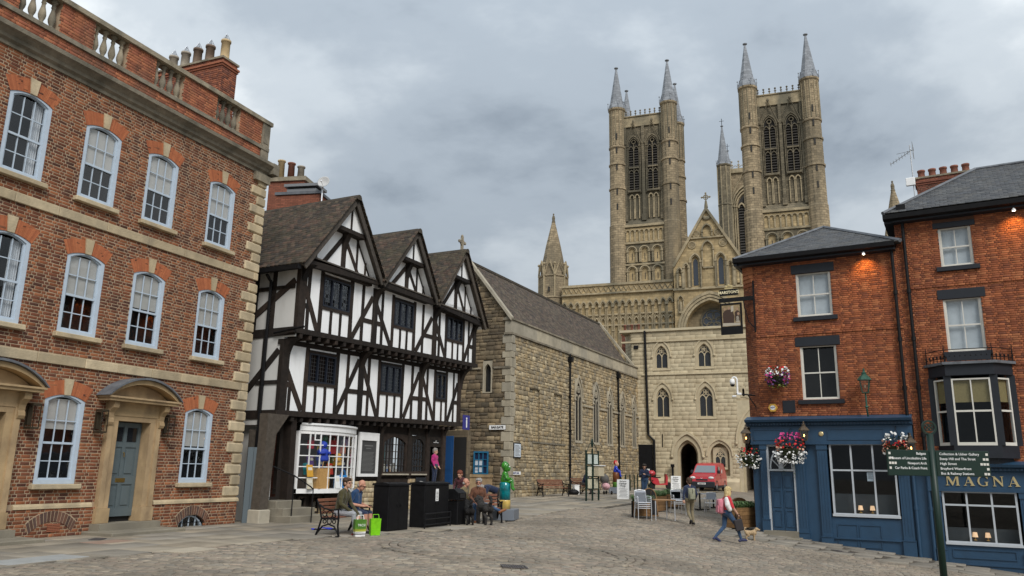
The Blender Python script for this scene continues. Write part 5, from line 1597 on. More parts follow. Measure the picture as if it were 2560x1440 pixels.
m = MB(); m.box(GU0 - .9, GU1 + .1, -.16, .5, 12.122, 12.30); m.build('coping', m_gatestone, gate)
m = MB(); m.box(GU0 - .9, GU0 - .0, .502, 9.1, 12.122, 12.28); m.build('coping', m_gatestone, gate)
m = MB(); m.box(GU0, GU1, .3, 9.0, 11.9, 12.0); m.build('roof', m_lead, gate)
for (p, q) in ((GU0, .75), (2.82, 5.35), (9.7, 12.1), (14.2, GU1)):
 m = MB(); m.prism_x([(-.22, -.3), (.02, -.3), (.02, 1.35), (-.03, 1.35), (-.22, 1.12)][::-1], p, q); m.build('plinth_course', m_gatestone, gate)
m = MB(); m.tube([(-1.14, -.12, 12.2), (-1.03, -.12, 4.4), (-.62, -.12, 4.0), (-.62, -.12, .6)], .09, 8); m.build('downpipe', m_black, gate)
m = MB(); m.box(-2.02, -1.68, -.1, .2, 10.85, 11.1); m.tube([(-1.85, .1, 10.9), (-1.85, .1, 8.5)], .08, 8); m.build('downpipe', m_black, gate)
m = MB(); m.tube([(.72, -.3, .3), (.72, -.3, 2.1)], .08, 8); m.box(.6, .84, -.42, -.2, 2.1, 2.3); m.build('standpipe', m_black, gate)
m = MB(); m.box(-1.9, -.75, -.06, -.02, .4, 3.7); dd = m.build('door', m_black, gate)
m = MB(); m.box(-1.2, -1.0, -.075, -.062, 1.5, 1.95); m.build('notice', m_white, dd)
# brick chimney stacks behind the church roof
st2 = chimney(gate, -3.7, -2.3, 3.0, 3.7, 11.0, 12.7, [(-3.5 + i * .28, 3.35, .11, .62, [m_pot4, m_pot1][i % 2], 0) for i in range(5)], cap=m_black)
# ================================================================ cathedral west front, real size, behind the gatehouse
m_cath = mat('cathedral_stone', (.330, .259, .163), .92, noise=(1.6, .3), brick=(.75, .36, (.121, .099, .068), .03), stain=(.14, (.130, .112, .079), .46, .64, .35, .75), streak=(.3, (.396, .308, .182), .56, .70, .3, .55), bump=(4, .6, .06))
m_cathd = mat('cathedral_stone_grey', (.18, .15, .10), .93, noise=(1.6, .3), brick=(.75, .36, (.075, .068, .05), .03), stain=(.18, (.085, .078, .056), .46, .64, .3, .8), bump=(4, .6, .06))
m_cathy = mat('cathedral_stone_gold', (.40, .305, .165), .92, noise=(1.6, .25), brick=(.7, .34, (.25, .19, .11), .02), stain=(.3, (.25, .19, .11), .52, .7, .4, .6), bump=(5, .5, .04))
m_cathm = mat('cathedral_moulding', (.354, .289, .183), .92, noise=(2.0, .3), stain=(.25, (.118, .112, .083), .46, .62, .4, .8))
m_slate_s = mat('spire_lead', (.235, .25, .27), .5, noise=(1.5, .2), spec=.5, brick=(.9, .45, (.13, .14, .155), .03), bump=(3, .4, .05))
m_louv = mat('louvre', (.035, .033, .030), .8)
m_cgl = mat('church_glass', (.035, .042, .055), .25, spec=.6)
cath = facade('cathedral', 'cathedral west front with two pinnacled towers behind the gatehouse', 'cathedral', 24, 110, 110, 0)
def blind_arch(mb, u0, u1, z0, zs, y, k=None, th=.12, dp=.25):
 """raised arch moulding: round when k is None, else pointed"""
 o = arc(u0, u1, zs, (u1 - u0) / 2, 11) if k is None else parc(u0, u1, zs, k, 9)
 i_ = arc(u0 + th, u1 - th, zs, (u1 - u0) / 2 - th, 11) if k is None else parc(u0 + th, u1 - th, zs, k, 9)
 mb.ring(o, i_, y - dp, y + .05, closed=False)
 for u in (u0 + th / 2, u1 - th / 2):
  mb.box(u - th / 2, u + th / 2, y - dp * .8, y + .02, z0, zs)
  mb.box(u - th * .85, u + th * .85, y - dp, y + .02, zs - th * 1.2, zs + .02)
def spire(parent, c, z0, z1, r, n=8, lucarne=True):
 m = MB(); m.lathe([(r, 0), (r * .98, .12), (r * .78, .9), (r * .5, (z1 - z0) * .45), (r * .09, z1 - z0 - .35), (r * .08, z1 - z0 - .3)], (c[0], c[1], z0), n, PI / 8)
 sp = m.build('spire', m_slate_s, parent)
 m = MB(); m.lathe([(.08, 0), (.32, .06), (.34, .16), (.15, .26), (.02, .3)], (c[0], c[1], z1 - .32), 8); m.build('finial', m_slate_s, sp)
 if lucarne:
  m = MB()
  for k in range(n):
   a = 2 * PI * k / n
   x, y = c[0] + r * .92 * math.cos(a), c[1] + r * .92 * math.sin(a)
   t = Vector((-math.sin(a), math.cos(a), 0)) * r * .36; o_ = Vector((math.cos(a), math.sin(a), 0))
   b = Vector((x, y, z0))
   m.add([b - t, b + t, b + Vector((0, 0, 1.5)) - o_ * .25, b - o_ * .5 + Vector((0, 0, 1.2))], [(0, 1, 2), (1, 3, 2), (3, 0, 2)])
   a2 = a + PI / 8; q = Vector((c[0] + r * math.cos(a2), c[1] + r * math.sin(a2), z0))
   m.tube([q, q + Vector((0, 0, 1.1))], [.07, .01], 4)
   m.ell(tuple(q + Vector((0, 0, 1.0))), (.10, .10, .12), 6, 4)
  m.build('gablet', m_slate_s, sp)
 return sp
def turret(parent, c, z0, zmid, z1, r, bands, arcade=True, slits=True):
 m = MB(); prof = [(r * 1.10, z0), (r * 1.08, zmid)]
 prof += [(r * 1.0, zmid + .3)]
 rr = r
 for b in bands:
  prof += [(rr * .985, b - .30), (rr * 1.10, b - .25), (rr * 1.10, b), (rr * .98, b + .12)]; rr *= .985
 prof += [(rr * .98, z1 - .5), (rr * 1.14, z1 - .25), (rr * 1.16, z1)]
 m.lathe(prof, (c[0], c[1], 0), 12, PI / 12)
 t = m.build('turret', m_cath, parent)
 if arcade:
  m = MB(); zt_ = bands[-1] if bands else zmid
  for k in range(12):
   a = 2 * PI * k / 12; rad = rr * .99
   x, y = c[0] + rad * math.cos(a), c[1] + rad * math.sin(a)
   m.tube([(x, y, zt_ + .2), (x, y, z1 - .45)], .085, 4)
  m.build('shaft', m_cathm, t)
 if slits:
  m = MB()
  for k, b in enumerate([zmid - 3.5] + [zmid + 2.4] + [x - 1.2 for x in bands] + [bands[-1] + 1.0]):
   m.box(c[0] + .05, c[0] + .27, c[1] - rr * 1.06, c[1] - rr * .8, b, b + .95)
  m.build('slit_window', m_louv, t)
 return t
def tower(uc, yc, hw, sc):
 """belfry tower of the west front; hw half the distance between turret centres"""
 zA, zB, zT = 28.0, 37.5, 55.2
 r = 1.22 * sc
 m = MB(); m.box(uc - hw + .3, uc + hw - .3, yc - .5, yc + 2 * hw + .5, 16.0, zB)
 m.box(uc - hw + .3, uc + hw - .3, yc + .1, yc + 2 * hw - .1, zB, 53.6)
 m.prism_x([(yc - .5, zB), (yc + .1, zB), (yc + .1, zB + .95)][::-1], uc - hw + .3, uc + hw - .3)
 m.prism([(uc + hw - .3, zB), (uc + hw + .5, zB - .8), (uc + hw - .3, zB - .8)], yc, yc + 2 * hw)
 tw = m.build('tower', m_cathd, cath)
 y = yc + .1
 for nm, q in (('parapet', (uc - hw, uc + hw, y - .10, y + .4, 53.75, zT - .15)), ('string_course', (uc - hw, uc + hw, y - .22, y + .1, 53.4, 53.745)), ('coping', (uc - hw, uc + hw, y - .25, y + .45, zT - .148, zT)), ('parapet', (uc + hw - .4, uc + hw, yc + .6, yc + 2 * hw, 53.5, zT)),
                  ('string_course', (uc - hw, uc + hw, yc - .75, yc - .45, 37.15, 37.5)), ('string_course', (uc - hw, uc + hw, yc - .7, yc - .45, 34.55, 34.85)), ('string_course', (uc - hw, uc + hw, yc - .7, yc - .45, 31.25, 31.5))):
  f = MB(); f.box(*q); f.build(nm, m_cathm, tw)
 g = MB()
 n = 8
 for k in range(n):
  u = uc - hw + 1.4 + (2 * hw - 2.8) * k / (n - 1)
  g.tube([(u, y + .1, zT), (u, y + .1, zT + .75)], [.08, .05], 4); g.ell((u, y + .1, zT + .5), (.19, .1, .10), 6, 4); g.ell((u, y + .1, zT + .88), (.15, .12, .17), 6, 4)
 g.build('cresting', m_cathd, tw)
 # belfry windows
 ww = 1.55 * sc
 for s in (-1, 1):
  c = uc + s * 1.42 * sc
  u0, u1 = c - ww / 2, c + ww / 2
  m = MB(); m.box(u0, u1, y - .02, y + .0, 43.2, 50.6); m.prism(parc(u0, u1, 50.2, .95, 11), y - .021, y - .001)
  lw = m.build('belfry_opening', m_louv, tw)
  m = MB()
  for k in range(17):
   z_ = 43.3 + k * .40
   m.add([(u0 + .05, y - .28, z_), (u1 - .05, y - .28, z_), (u1 - .05, y - .03, z_ + .25), (u0 + .05, y - .03, z_ + .25)], [(0, 1, 2, 3)])
  m.build('louvre_slat', mat('louvre_board', (.05, .045, .04), .85), lw)
  m = MB()
  blind_arch(m, u0 - .26, u1 + .26, 42.6, 50.2, y, .95, .12, .42)
  blind_arch(m, u0 - .06, u1 + .06, 43.0, 50.2, y, .95, .09, .34)
  m.box(c - .055, c + .055, y - .34, y - .03, 43.0, 50.6); m.box(u0, u1, y - .36, y - .03, 46.55, 46.8); m.box(u0 - .2, u1 + .2, y - .4, y, 42.75, 43.05)
  for (a, b) in ((u0, c), (c, u1)):
   for zs in (45.75, 49.6): m.ring(parc(a + .02, b - .02, zs, .9, 7), parc(a + .09, b - .09, zs, .85, 7), y - .33, y - .03, closed=False)
  m.ring([(c + .34 * math.cos(a * PI / 5), 50.85 + .34 * math.sin(a * PI / 5)) for a in range(10)], [(c + .24 * math.cos(a * PI / 5), 50.85 + .24 * math.sin(a * PI / 5)) for a in range(10)], y - .32, y - .05)
  m.tube([(u0 - .45, y - .42, 50.5), (c, y - .42, 53.9), (u1 + .45, y - .42, 50.5)], .12, 4); m.ell((c, y - .42, 54.1), (.2, .15, .3), 6, 4)
  m.build('tracery', m_cathd, lw)
  m = MB()
  for (a, b) in ((u0, c), (c, u1)): blind_arch(m, a + .02, b - .02, 38.6, 41.9, y, .85, .12, .28)
  m.build('blind_arcade', m_cathm, tw)
 m = MB()
 for u in (uc - 2.75 * sc, uc, uc + 2.75 * sc):
  m.box(u - .22, u + .22, y - .32, y, 38.5, 53.4); m.box(u - .32, u + .32, y - .45, y, 38.2, 39.2)
 m.build('pilaster', m_cathd, tw)
 # Norman arcades below
 y = yc - .5
 m = MB(); nn = 8; a0 = uc - hw + 1.2; a1 = uc + hw - 1.2
 for k in range(nn): blind_arch(m, a0 + (a1 - a0) * k / nn, a0 + (a1 - a0) * (k + 1) / nn, 34.9, 36.4, y, None, .10, .22)
 m.build('blind_arcade', m_cathm, tw)
 m = MB(); m.box(a0, a1, y - .012, y - .002, 34.9, 37.0); m.build('arcade_back', m_cathy, tw)
 for zb in (28.7, 31.7):
  for k in range(3):
   u0, u1 = a0 + (a1 - a0) * (k + .08) / 3, a0 + (a1 - a0) * (k + .92) / 3
   m = MB(); m.box(u0 + .25, u1 - .25, y - .03, y - .01, zb, zb + 1.75); m.prism(arc(u0 + .25, u1 - .25, zb + 1.7, (u1 - u0) / 2 - .25, 9), y - .032, y - .012); rb = m.build('round_recess', m_cathy, tw)
   m = MB(); blind_arch(m, u0, u1, zb, zb + 1.7, y, None, .16, .42); blind_arch(m, u0 + .2, u1 - .2, zb, zb + 1.7, y, None, .12, .26); m.build('round_arch', m_cathm, rb)
   m = MB(); c = (u0 + u1) / 2; m.box(c - .05, c + .05, y - .05, y - .03, zb + .4, zb + 1.4); m.build('slit_window', m_louv, rb)
 # right flank and left flank: simple blind bays and openings
 for s in (-1, 1):
  m = MB(); xx = uc + s * (hw - .3)
  for k in (-1, 1):
   cy_ = yc + hw + k * 1.5
   m.box(xx - .02, xx + .02, cy_ - .8, cy_ + .8, 43, 50.8)
  m.build('belfry_opening', m_louv, tw)
 for i, (du, dy) in enumerate(((-hw, 0), (hw, 0), (-hw, 2 * hw), (hw, 2 * hw))):
  c = (uc + du, yc + dy)
  turret(tw, c, 16.0, 37.5, 56.5, r, [43.5, 47.4, 50.2])
  spire(tw, c, 56.5, 63.9, r * 1.12)
 return tw
tower(-4.72, 0.0, 3.98, 1.0)
tower(15.1, -1.2, 4.2, 1.05)
# screen: arcaded wall on both sides, parapet with zigzag
def screen(u0, u1):
 m = MB(); m.box(u0, u1, -1.6, -.6, 5.0, 26.9); m.box(u0, u1, -1.7, -.6, 26.9, 28.2); sc = m.build('screen_wall', m_cathy, cath)
 f = MB(); f.box(u0, u1, -1.95, -.5, 26.95, 27.2); f.box(u0, u1, -1.9, -.5, 28.2, 28.55); f.box(u0, u1, -1.85, -1.5, 22.2, 22.4); f.build('string_course', m_cathm, sc)
 n = round((u1 - u0) / .98); st = (u1 - u0) / n
 zz = MB(); 
 for k in range(int(n * 1.3)):
  s2 = (u1 - u0) / int(n * 1.3); a = u0 + k * s2
  zz.tube([(a, -1.75, 27.35), (a + s2 / 2, -1.75, 28.05), (a + s2, -1.75, 27.35)], .08, 4)
 zz.build('zigzag', m_cathm, sc)
 for k in range(n):
  a = u0 + k * st
  m = MB(); m.ring(parc(a, a + st, 25.2, 1.05, 9), parc(a + .13, a + st - .13, 25.2, 1.0, 9), -2.0, -1.58, closed=False)
  m.ring(parc(a + .15, a + st - .15, 25.2, 1.0, 9), parc(a + .24, a + st - .24, 25.2, .95, 9), -1.85, -1.58, closed=False)
  for du in (-.10, .10): m.tube([(a + du, -1.85, 17.0), (a + du, -1.85, 25.0)], .065, 6)
  m.box(a - .22, a + .22, -2.05, -1.6, 24.95, 25.22); m.box(a - .2, a + .2, -2.0, -1.6, 21.4, 21.6)
  m.build('blind_arch', m_cathm, sc)
  m = MB(); c = a + st / 2
  m.ring(parc(c - .30, c + .30, 23.0, 1.0, 7), parc(c - .18, c + .18, 23.0, 1.0, 7), -1.9, -1.58, closed=False); m.tube([(c - .38, -1.85, 23.2), (c, -1.9, 23.9), (c + .38, -1.85, 23.2)], .06, 4); m.box(c - .26, c + .26, -1.95, -1.6, 23.75, 23.95)
  for du in (-.26, .26): m.tube([(c + du, -1.8, 19.0), (c + du, -1.8, 23.0)], .05, 5)
  m.build('canopy', m_cathm, sc)
screen(-17.0, -.6)
screen(9.6, 26.5)
# outer stair turrets with stone pyramids
for uc in (-19.0, 28.9):
 m = MB(); m.lathe([(2.2, 5), (2.2, 26.9), (2.35, 27.0), (2.2, 27.2), (2.15, 30.3), (2.3, 30.4), (2.25, 30.6)], (uc, .4, 0), 8, PI / 8); tr = m.build('stair_turret', m_cath, cath)
 m = MB(); m.lathe([(2.0, 30.6), (1.75, 32.4), (1.15, 35.5), (.25, 39.4), (.2, 39.5)], (uc, .4, 0), 8, PI / 8); m.build('pyramid', m_cath, tr)
 m = MB()
 for k in range(8):
  a = 2 * PI * k / 8; o_ = Vector((math.cos(a), math.sin(a), 0)); t = Vector((-o_.y, o_.x, 0)) * .8; b = Vector((uc, .4, 30.6)) + o_ * 2.08
  m.tube([b - t, b + Vector((0, 0, 2.3)) - o_ * .1, b + t], .13, 4)
  a2 = a + PI / 8; q = Vector((uc + 2.2 * math.cos(a2), .4 + 2.2 * math.sin(a2), 27)); m.tube([q, q + Vector((0, 0, 3.5))], .14, 5); m.tube([q + Vector((0, 0, 3.5)), q + Vector((0, 0, 5.6))], [.2, .03], 5)
  m.ell((q.x, q.y, 32.3), (.24, .24, .2), 6, 4)
 m.build('gablet', m_cathm, tr)
 m = MB(); m.lathe([(.32, 0), (.22, .2), (.25, .7), (.16, 1.0), (.05, 1.1)], (uc, .4, 39.4), 8); m.ell((uc, .4, 40.65), (.14, .14, .18), 6, 4); m.build('statue', m_cathd, tr)
 m = MB(); m.box(uc - .1, uc + .1, -2.0, -1.5, 27.9, 28.6); m.build('slit_window', m_louv, tr)
# central gable between the towers
gc = 4.45
m = MB(); m.prism([(-.4, 27), (9.3, 27), (9.3, 30.2), (gc, 38.4), (-.4, 30.2)], -2.2, -.6); m.box(-.4, 1.05, -2.2, -.6, 5, 27); m.box(7.9, 9.3, -2.2, -.6, 5, 27); m.prism(parc(1.05, 7.9, 20.9, .62, 21) + [(7.9, 27), (1.05, 27)], -2.2, -.6); cg = m.build('central_gable', m_cathy, cath)
m = MB(); m.prism([(-.55, 30.3), (gc, 38.75), (9.45, 30.3), (9.15, 30.1), (gc, 38.1), (-.25, 30.1)], -2.55, -2.15); m.box(-.5, 9.4, -2.5, -2.2, 26.7, 27.0); m.box(1.75, 7.15, -2.45, -2.2, 34.05, 34.25); m.build('string_course', m_cathm, cg)
m = MB(); m.tube([(gc, -2.2, 38.6), (gc, -2.2, 39.6)], [.3, .15], 6); m.tube([(gc, -2.2, 39.5), (gc, -2.2, 40.7)], .09, 5); m.tube([(gc - .55, -2.2, 40.15), (gc + .55, -2.2, 40.15)], .09, 5)
for dx, dz in ((.55, 40.15), (-.55, 40.15), (0, 40.75)): m.ell((gc + dx, -2.2, dz), (.15, .1, .15), 6, 4)
m.ring([(gc + .38 * math.cos(a * PI / 6), 40.15 + .38 * math.sin(a * PI / 6)) for a in range(12)], [(gc + .28 * math.cos(a * PI / 6), 40.15 + .28 * math.sin(a * PI / 6)) for a in range(12)], -2.28, -2.12); m.build('cross', m_cathm, cg)
bays = [(.05, .95, 29.4, 0), (.95, 1.85, 30.0, 0), (1.87, 3.5, 30.75, 1), (5.35, 6.95, 30.75, 1), (6.97, 7.9, 30.0, 0), (7.9, 8.85, 29.4, 0)]
for a, b, zs, gl in bays:
 m = MB(); blind_arch(m, a, b, 27.0, zs, -2.2, .8, .16, .5); blind_arch(m, a + .18, b - .18, 27.0, zs, -2.2, .8, .10, .35); ar = m.build('blind_arch', m_cathm, cg)
 c = (a + b) / 2
 if gl:
  m = MB(); m.prism(loop_arch(c - .32, c + .32, 27.3, parc(c - .32, c + .32, 30.6, 1.0, 7)), -2.24, -2.21); m.build('lancet_glass', m_cgl, ar)
  for du in (-.7, .7):
   m = MB(); m.tube([(c + du, -2.45, 27.1), (c + du, -2.45, 30.5)], .17, 8); m.build('shaft', m_cathd, ar)
 elif b - a < .95 and (a < .5 or a > 7.5):
  m = MB(); m.lathe([(.22, 0), (.25, .3), (.2, 1.0), (.24, 1.3), (.1, 1.45)], (c, -2.35, 27.3), 8); m.ell((c, -2.35, 28.9), (.12, .12, .16), 6, 4); m.build('statue', m_cathy, ar)
m = MB(); blind_arch(m, 3.6, 5.3, 29.9, 32.5, -2.2, .8, .16, .4); m.box(3.7, 5.2, -2.4, -2.2, 29.7, 29.9); blind_arch(m, 3.7, 5.2, 34.3, 35.1, -2.2, .75, .15, .4); m.build('blind_arch', m_cathm, cg)
m = MB(); m.ell((gc, -2.35, 37.0), (.5, .15, .3), 8, 5); m.ell((gc - .4, -2.3, 37.2), (.3, .12, .2), 8, 5); m.ell((gc + .4, -2.3, 37.2), (.3, .12, .2), 8, 5); m.build('carving', m_cathm, cg)
for (u, z_) in ((2.29, 33.2), (6.55, 33.25), (2.9, 34.75), (5.95, 34.8)):
 m = MB(); m.ring([(u + .55 * math.cos(a * PI / 8), z_ + .55 * math.sin(a * PI / 8)) for a in range(16)], [(u + .42 * math.cos(a * PI / 8), z_ + .42 * math.sin(a * PI / 8)) for a in range(16)], -2.32, -2.15)
 for k in range(4): a = PI / 4 + k * PI / 2; m.ring([(u + .17 * math.cos(a) + .2 * math.cos(x * PI / 4), z_ + .17 * math.sin(a) + .2 * math.sin(x * PI / 4)) for x in range(8)], [(u + .17 * math.cos(a) + .12 * math.cos(x * PI / 4), z_ + .17 * math.sin(a) + .12 * math.sin(x * PI / 4)) for x in range(8)], -2.28, -2.15)
 m.build('quatrefoil', m_cathm, cg)
# great arch: deep orders, dark recess, circular window
o = None
for i, (e, d) in enumerate(((0, .5), (.35, .40), (.7, .3))):
 m = MB(); m.ring(parc(.0 + e, 8.95 - e, 20.9 - e * .1, .62, 25), parc(.33 + e, 8.62 - e, 20.9, .62, 25), -2.2 - d, -2.15, closed=False)
 for u in (.16 + e, 8.78 - e): m.box(u - .16, u + .16, -2.2 - d, -2.15, 8, 20.95)
 m.build('arch_order', m_cathm, cg)
m = MB(); m.prism(loop_arch(1.05, 7.9, 8, parc(1.05, 7.9, 20.9, .62, 21)), -.9, -.62); gr = m.build('arch_recess', mat('shaded_recess_stone', (.24, .19, .115), .95, noise=(1, .2), brick=(.7, .34, (.15, .12, .075), .02)), cg)  # gold stone darkened: the shade of the recess is put into the colour
m = MB(); m.prism([(gc + .3 + 1.6 * math.cos(a * PI / 12), 22.4 + 1.6 * math.sin(a * PI / 12)) for a in range(23, -1, -1)], -.96, -.905); m.build('rose_glass', m_cgl, gr)
m = MB()
for k in range(6): a = k * PI / 3; m.ring([(gc + .3 + .85 * math.cos(a) + .62 * math.cos(x * PI / 6), 22.4 + .85 * math.sin(a) + .62 * math.sin(x * PI / 6)) for x in range(12)], [(gc + .3 + .85 * math.cos(a) + .5 * math.cos(x * PI / 6), 22.4 + .85 * math.sin(a) + .5 * math.sin(x * PI / 6)) for x in range(12)], -1.05 - .003 * k, -.95)
m.ring([(gc + .3 + 1.85 * math.cos(a * PI / 12), 22.4 + 1.85 * math.sin(a * PI / 12)) for a in range(24)], [(gc + .3 + 1.58 * math.cos(a * PI / 12), 22.4 + 1.58 * math.sin(a * PI / 12)) for a in range(24)], -1.08, -.9); m.build('rose_tracery', m_cathd, gr)
m = MB(); m.box(.25, .75, -2.6, -2.2, 23.4, 23.7); m.lathe([(.2, 0), (.24, .3), (.18, 1.1), (.06, 1.4)], (.5, -2.45, 23.7), 8); blind_arch(m, .1, .9, 23.4, 25.4, -2.2, .8, .1, .3); m.build('statue_niche', m_cathm, cg)
# nave roof and central tower
m = MB(); m.prism([(.5, 26), (8.4, 26), (gc, 36)], 2, 56); m.build('nave_roof', m_lead, cath)
m = MB(); m.box(3.4, 17.0, 56.5, 70, 20, 66.3); ct = m.build('central_tower', m_cath, cath)
for (x, y) in ((2.9, 56), (17.5, 56), (17.5, 70.5), (2.9, 70.5)):
 m = MB(); m.lathe([(1.55, 20), (1.5, 58), (1.65, 58.2), (1.45, 58.5), (1.4, 67), (1.6, 67.2), (1.6, 67.5)], (x, y, 0), 8, PI / 8); tt = m.build('turret', m_cathd, ct)
 for k in range(8): a = k * PI / 4 + PI / 8; m = MB(); m.tube([(x + 1.45 * math.cos(a), y + 1.45 * math.sin(a), 20), (x + 1.45 * math.cos(a), y + 1.45 * math.sin(a), 67)], .13, 5); m.build('shaft', m_cathm, tt)
 spire(tt, (x, y), 67.5, 77.0, 1.6)
 m = MB(); m.tube([(x, y, 76.8), (x, y, 78.6)], .06, 4); m.tube([(x - .5, y, 78.0), (x + .5, y, 78.0)], .05, 4); m.build('vane', m_black, tt)
y = 56.5
m = MB(); m.box(3.4, 17, y - .4, y + .3, 65.6, 66.6)
for k in range(9):
 u = 4.6 + k * 1.4; m.tube([(u, y, 66.5), (u, y, 68.2)], [.14, .05], 5); m.ell((u, y, 67.5), (.32, .15, .18), 6, 4); m.ell((u, y, 68.3), (.2, .15, .22), 6, 4); m.tube([(u, y, 66.9), (u + .7, y, 67.4), (u + 1.4, y, 66.9)], .08, 4)
m.build('cresting', m_cathm, ct)
for c in (7.0, 13.4):
 m = MB(); m.prism(loop_arch(c - 1.5, c + 1.5, 40, parc(c - 1.5, c + 1.5, 58.0, 1.0, 9)), y - .05, y - .02); bo = m.build('belfry_opening', m_louv, ct)
 m = MB(); 
 for e in (0, .4, .8): blind_arch(m, c - 2.7 + e, c + 2.7 - e, 38, 58.0, y, .95, .22, 1.0 - e * .7)
 m.box(c - .15, c + .15, y - .5, y - .03, 38, 60); m.tube([(c - 3, y - .8, 59.5), (c, y - .8, 65.5), (c + 3, y - .8, 59.5)], .22, 4)
 m.ring(parc(c - 1.5, c, 57.5, .9, 7), parc(c - 1.25, c - .25, 57.5, .9, 7), y - .5, y, closed=False); m.build('tracery', m_cathm, bo)
 m = MB()
 for k in range(30): z_ = 40.3 + k * .6; m.add([(c - 1.4, y - .35, z_), (c + 1.4, y - .35, z_), (c + 1.4, y - .06, z_ + .35), (c - 1.4, y - .06, z_ + .35)], [(0, 1, 2, 3)])
 m.build('louvre_slat', mat('louvre_board', (.085, .075, .06), .85), bo)
# ================================================================ the two brick public houses on the right, one street front
m_pubbrick = mat('orange_brick', (.271, .087, .036), .88, cols=[(.223, .070, .032), (.318, .106, .044), (.242, .079, .036), (.351, .131, .057), (.180, .061, .032), (.285, .093, .040)], var=.15, noise=(5, .15), stain=(.6, (.133, .053, .030), .56, .74, .5, .35), bump=(45, .5, .006))
m_pubmort = mat('dark_mortar', (.115, .060, .040), .95, noise=(6, .2))
m_pubblue = mat('petrol_blue_paint', (.022, .060, .113), .42, noise=(3, .10), spec=.45, stain=(2.0, (.022, .050, .088), .5, .75, .5, .5))
m_navyblk = mat('charcoal_paint', (.013, .016, .022), .5, noise=(5, .15), spec=.4)
m_slate = mat('roof_slate', (.060, .062, .064), .6, cols=[(.048, .050, .054), (.074, .074, .074), (.056, .056, .058), (.066, .064, .061)], var=.2, noise=(4, .2), stain=(.8, (.096, .096, .088), .56, .76, 1, .5), bump=(25, .4, .008))
m_cream = mat('cream_paint', (.62, .60, .54), .5, noise=(6, .05), spec=.4)
m_greyframe = mat('pale_grey_paint', (.46, .49, .52), .5, noise=(6, .06))
m_gold = mat('gold_leaf', (.62, .50, .26), .4, metal=.55)
m_pubglass = glass('pub_glass', (.90, .92, .93), gain=.9)
m_bar = mat('pub_interior', (.022, .020, .019), .9)
m_lampglow = mat('lamp_flame', (1, .7, .3), .5, emit=((1.0, .55, .16), 6.0))
m_green = mat('dark_green_paint', (.004, .020, .013), .45, spec=.4)
m_lampgreen = mat('lantern_green', (.035, .10, .075), .45, metal=.3)
PBL = ('corner_pub', 'orange brick corner pub with petrol blue shopfront and hipped slate roof', 'pub', 9.42, 29.88, 120)
pub = facade(*PBL)
inn2 = facade('brick_inn', 'taller orange brick inn with black bay window and gold letters MAGNA', 'pub', 9.42, 29.88, 120)
UJ, UR = 5.12, 12.6
# ---------------------------------------------------------------- brick walls
plw = [(2.205, .62, 7.45, 9.12), (2.205, .635, 4.36, 6.33)]
ph_ = [(c - w_, c + w_, a, b) for c, w_, a, b in plw]
prw = [(6.99, .50, 8.84, 10.24), (6.98, .57, 5.85, 7.68), (10.4, .50, 8.84, 10.24), (10.4, .57, 5.85, 7.68)]
bayh = (6.0, 7.95, 2.4, 5.1)
rh_ = [(c - w_, c + w_, a, b) for c, w_, a, b in prw] + [bayh]
m = MB(); wall_grid(m, 0, UJ, 3.4, 9.75, ph_, .012); m.box(-.5, UJ, 6.9, 7.0, -1, 9.75); m.box(UJ - .02, UJ, .02, 6.9, -1.5, 9.75)
m.add([(0, .012, 3.4), (-.5, .5, 3.4), (-.5, .5, 9.75), (0, .012, 9.75)], [(0, 3, 2, 1)]); m.box(-.5, -.48, .5, 6.9, -1, 9.75); m.build('wall', m_pubmort, pub)
bh = ph_ + [(c - w_ - .13, c + w_ + .13, b, b + .36) for c, w_, a, b in plw]
it = bond(0, UJ, 3.55, 9.70, bh, L_=.225, gap=.009, seed=101)
it += bond(0, UJ, 6.78, 7.00, [], y=-.03, depth=.04, seed=102, gap=.009)
pieces(pub, 'brick', it, m_pubbrick, maxn=300, bevel=.005, jit=.003, rest='brickwork', seed=11)
it = bond(0, .70, 3.55, 9.70, [], seed=103, gap=.009)
pieces(pub, 'brick', it, m_pubbrick, maxn=0, bevel=.005, jit=.003, rest='brickwork', xf=Matrix.Translation((-.5, .5, 0)) @ Matrix.Rotation(R(-45), 4, 'Z'), seed=12)
for k in range(6):   # corbelled bricks that carry the eaves over the canted corner
 e = .07 * (k + 1); z_ = 8.85 + k * .15
 m = MB(); m.prism_z([(0, .0), (-.5, .5), (-.5 + e * .2, .5 - e), (-.0 - e * .6, -.0)], z_, z_ + .14); m.build('corbel_brick', m_pubbrick, pub)
m = MB(); wall_grid(m, UJ, UR, 2.0, 10.75, rh_, .012); m.box(UJ, UR, 7.9, 8.0, -2.5, 10.75); m.box(UR - .02, UR, .02, 7.9, -2.5, 10.7); m.box(UJ, UJ + .02, .3, 7.9, 9.5, 10.75); m.build('wall', m_pubmort, inn2)
bh = rh_ + [(c - w_ - .14, c + w_ + .14, b, b + .36) for c, w_, a, b in prw]
it = bond(UJ, UR, 2.1, 10.62, bh, L_=.225, gap=.009, seed=104) + bond(UJ + .3, UR, 8.14, 8.36, bh, y=-.03, depth=.04, seed=105, gap=.009) + bond(8.3, UR, 5.3, 5.5, [], y=-.03, depth=.04, seed=106, gap=.009)
pieces(inn2, 'brick', it, m_pubbrick, maxn=300, bevel=.005, jit=.003, rest='brickwork', seed=13)
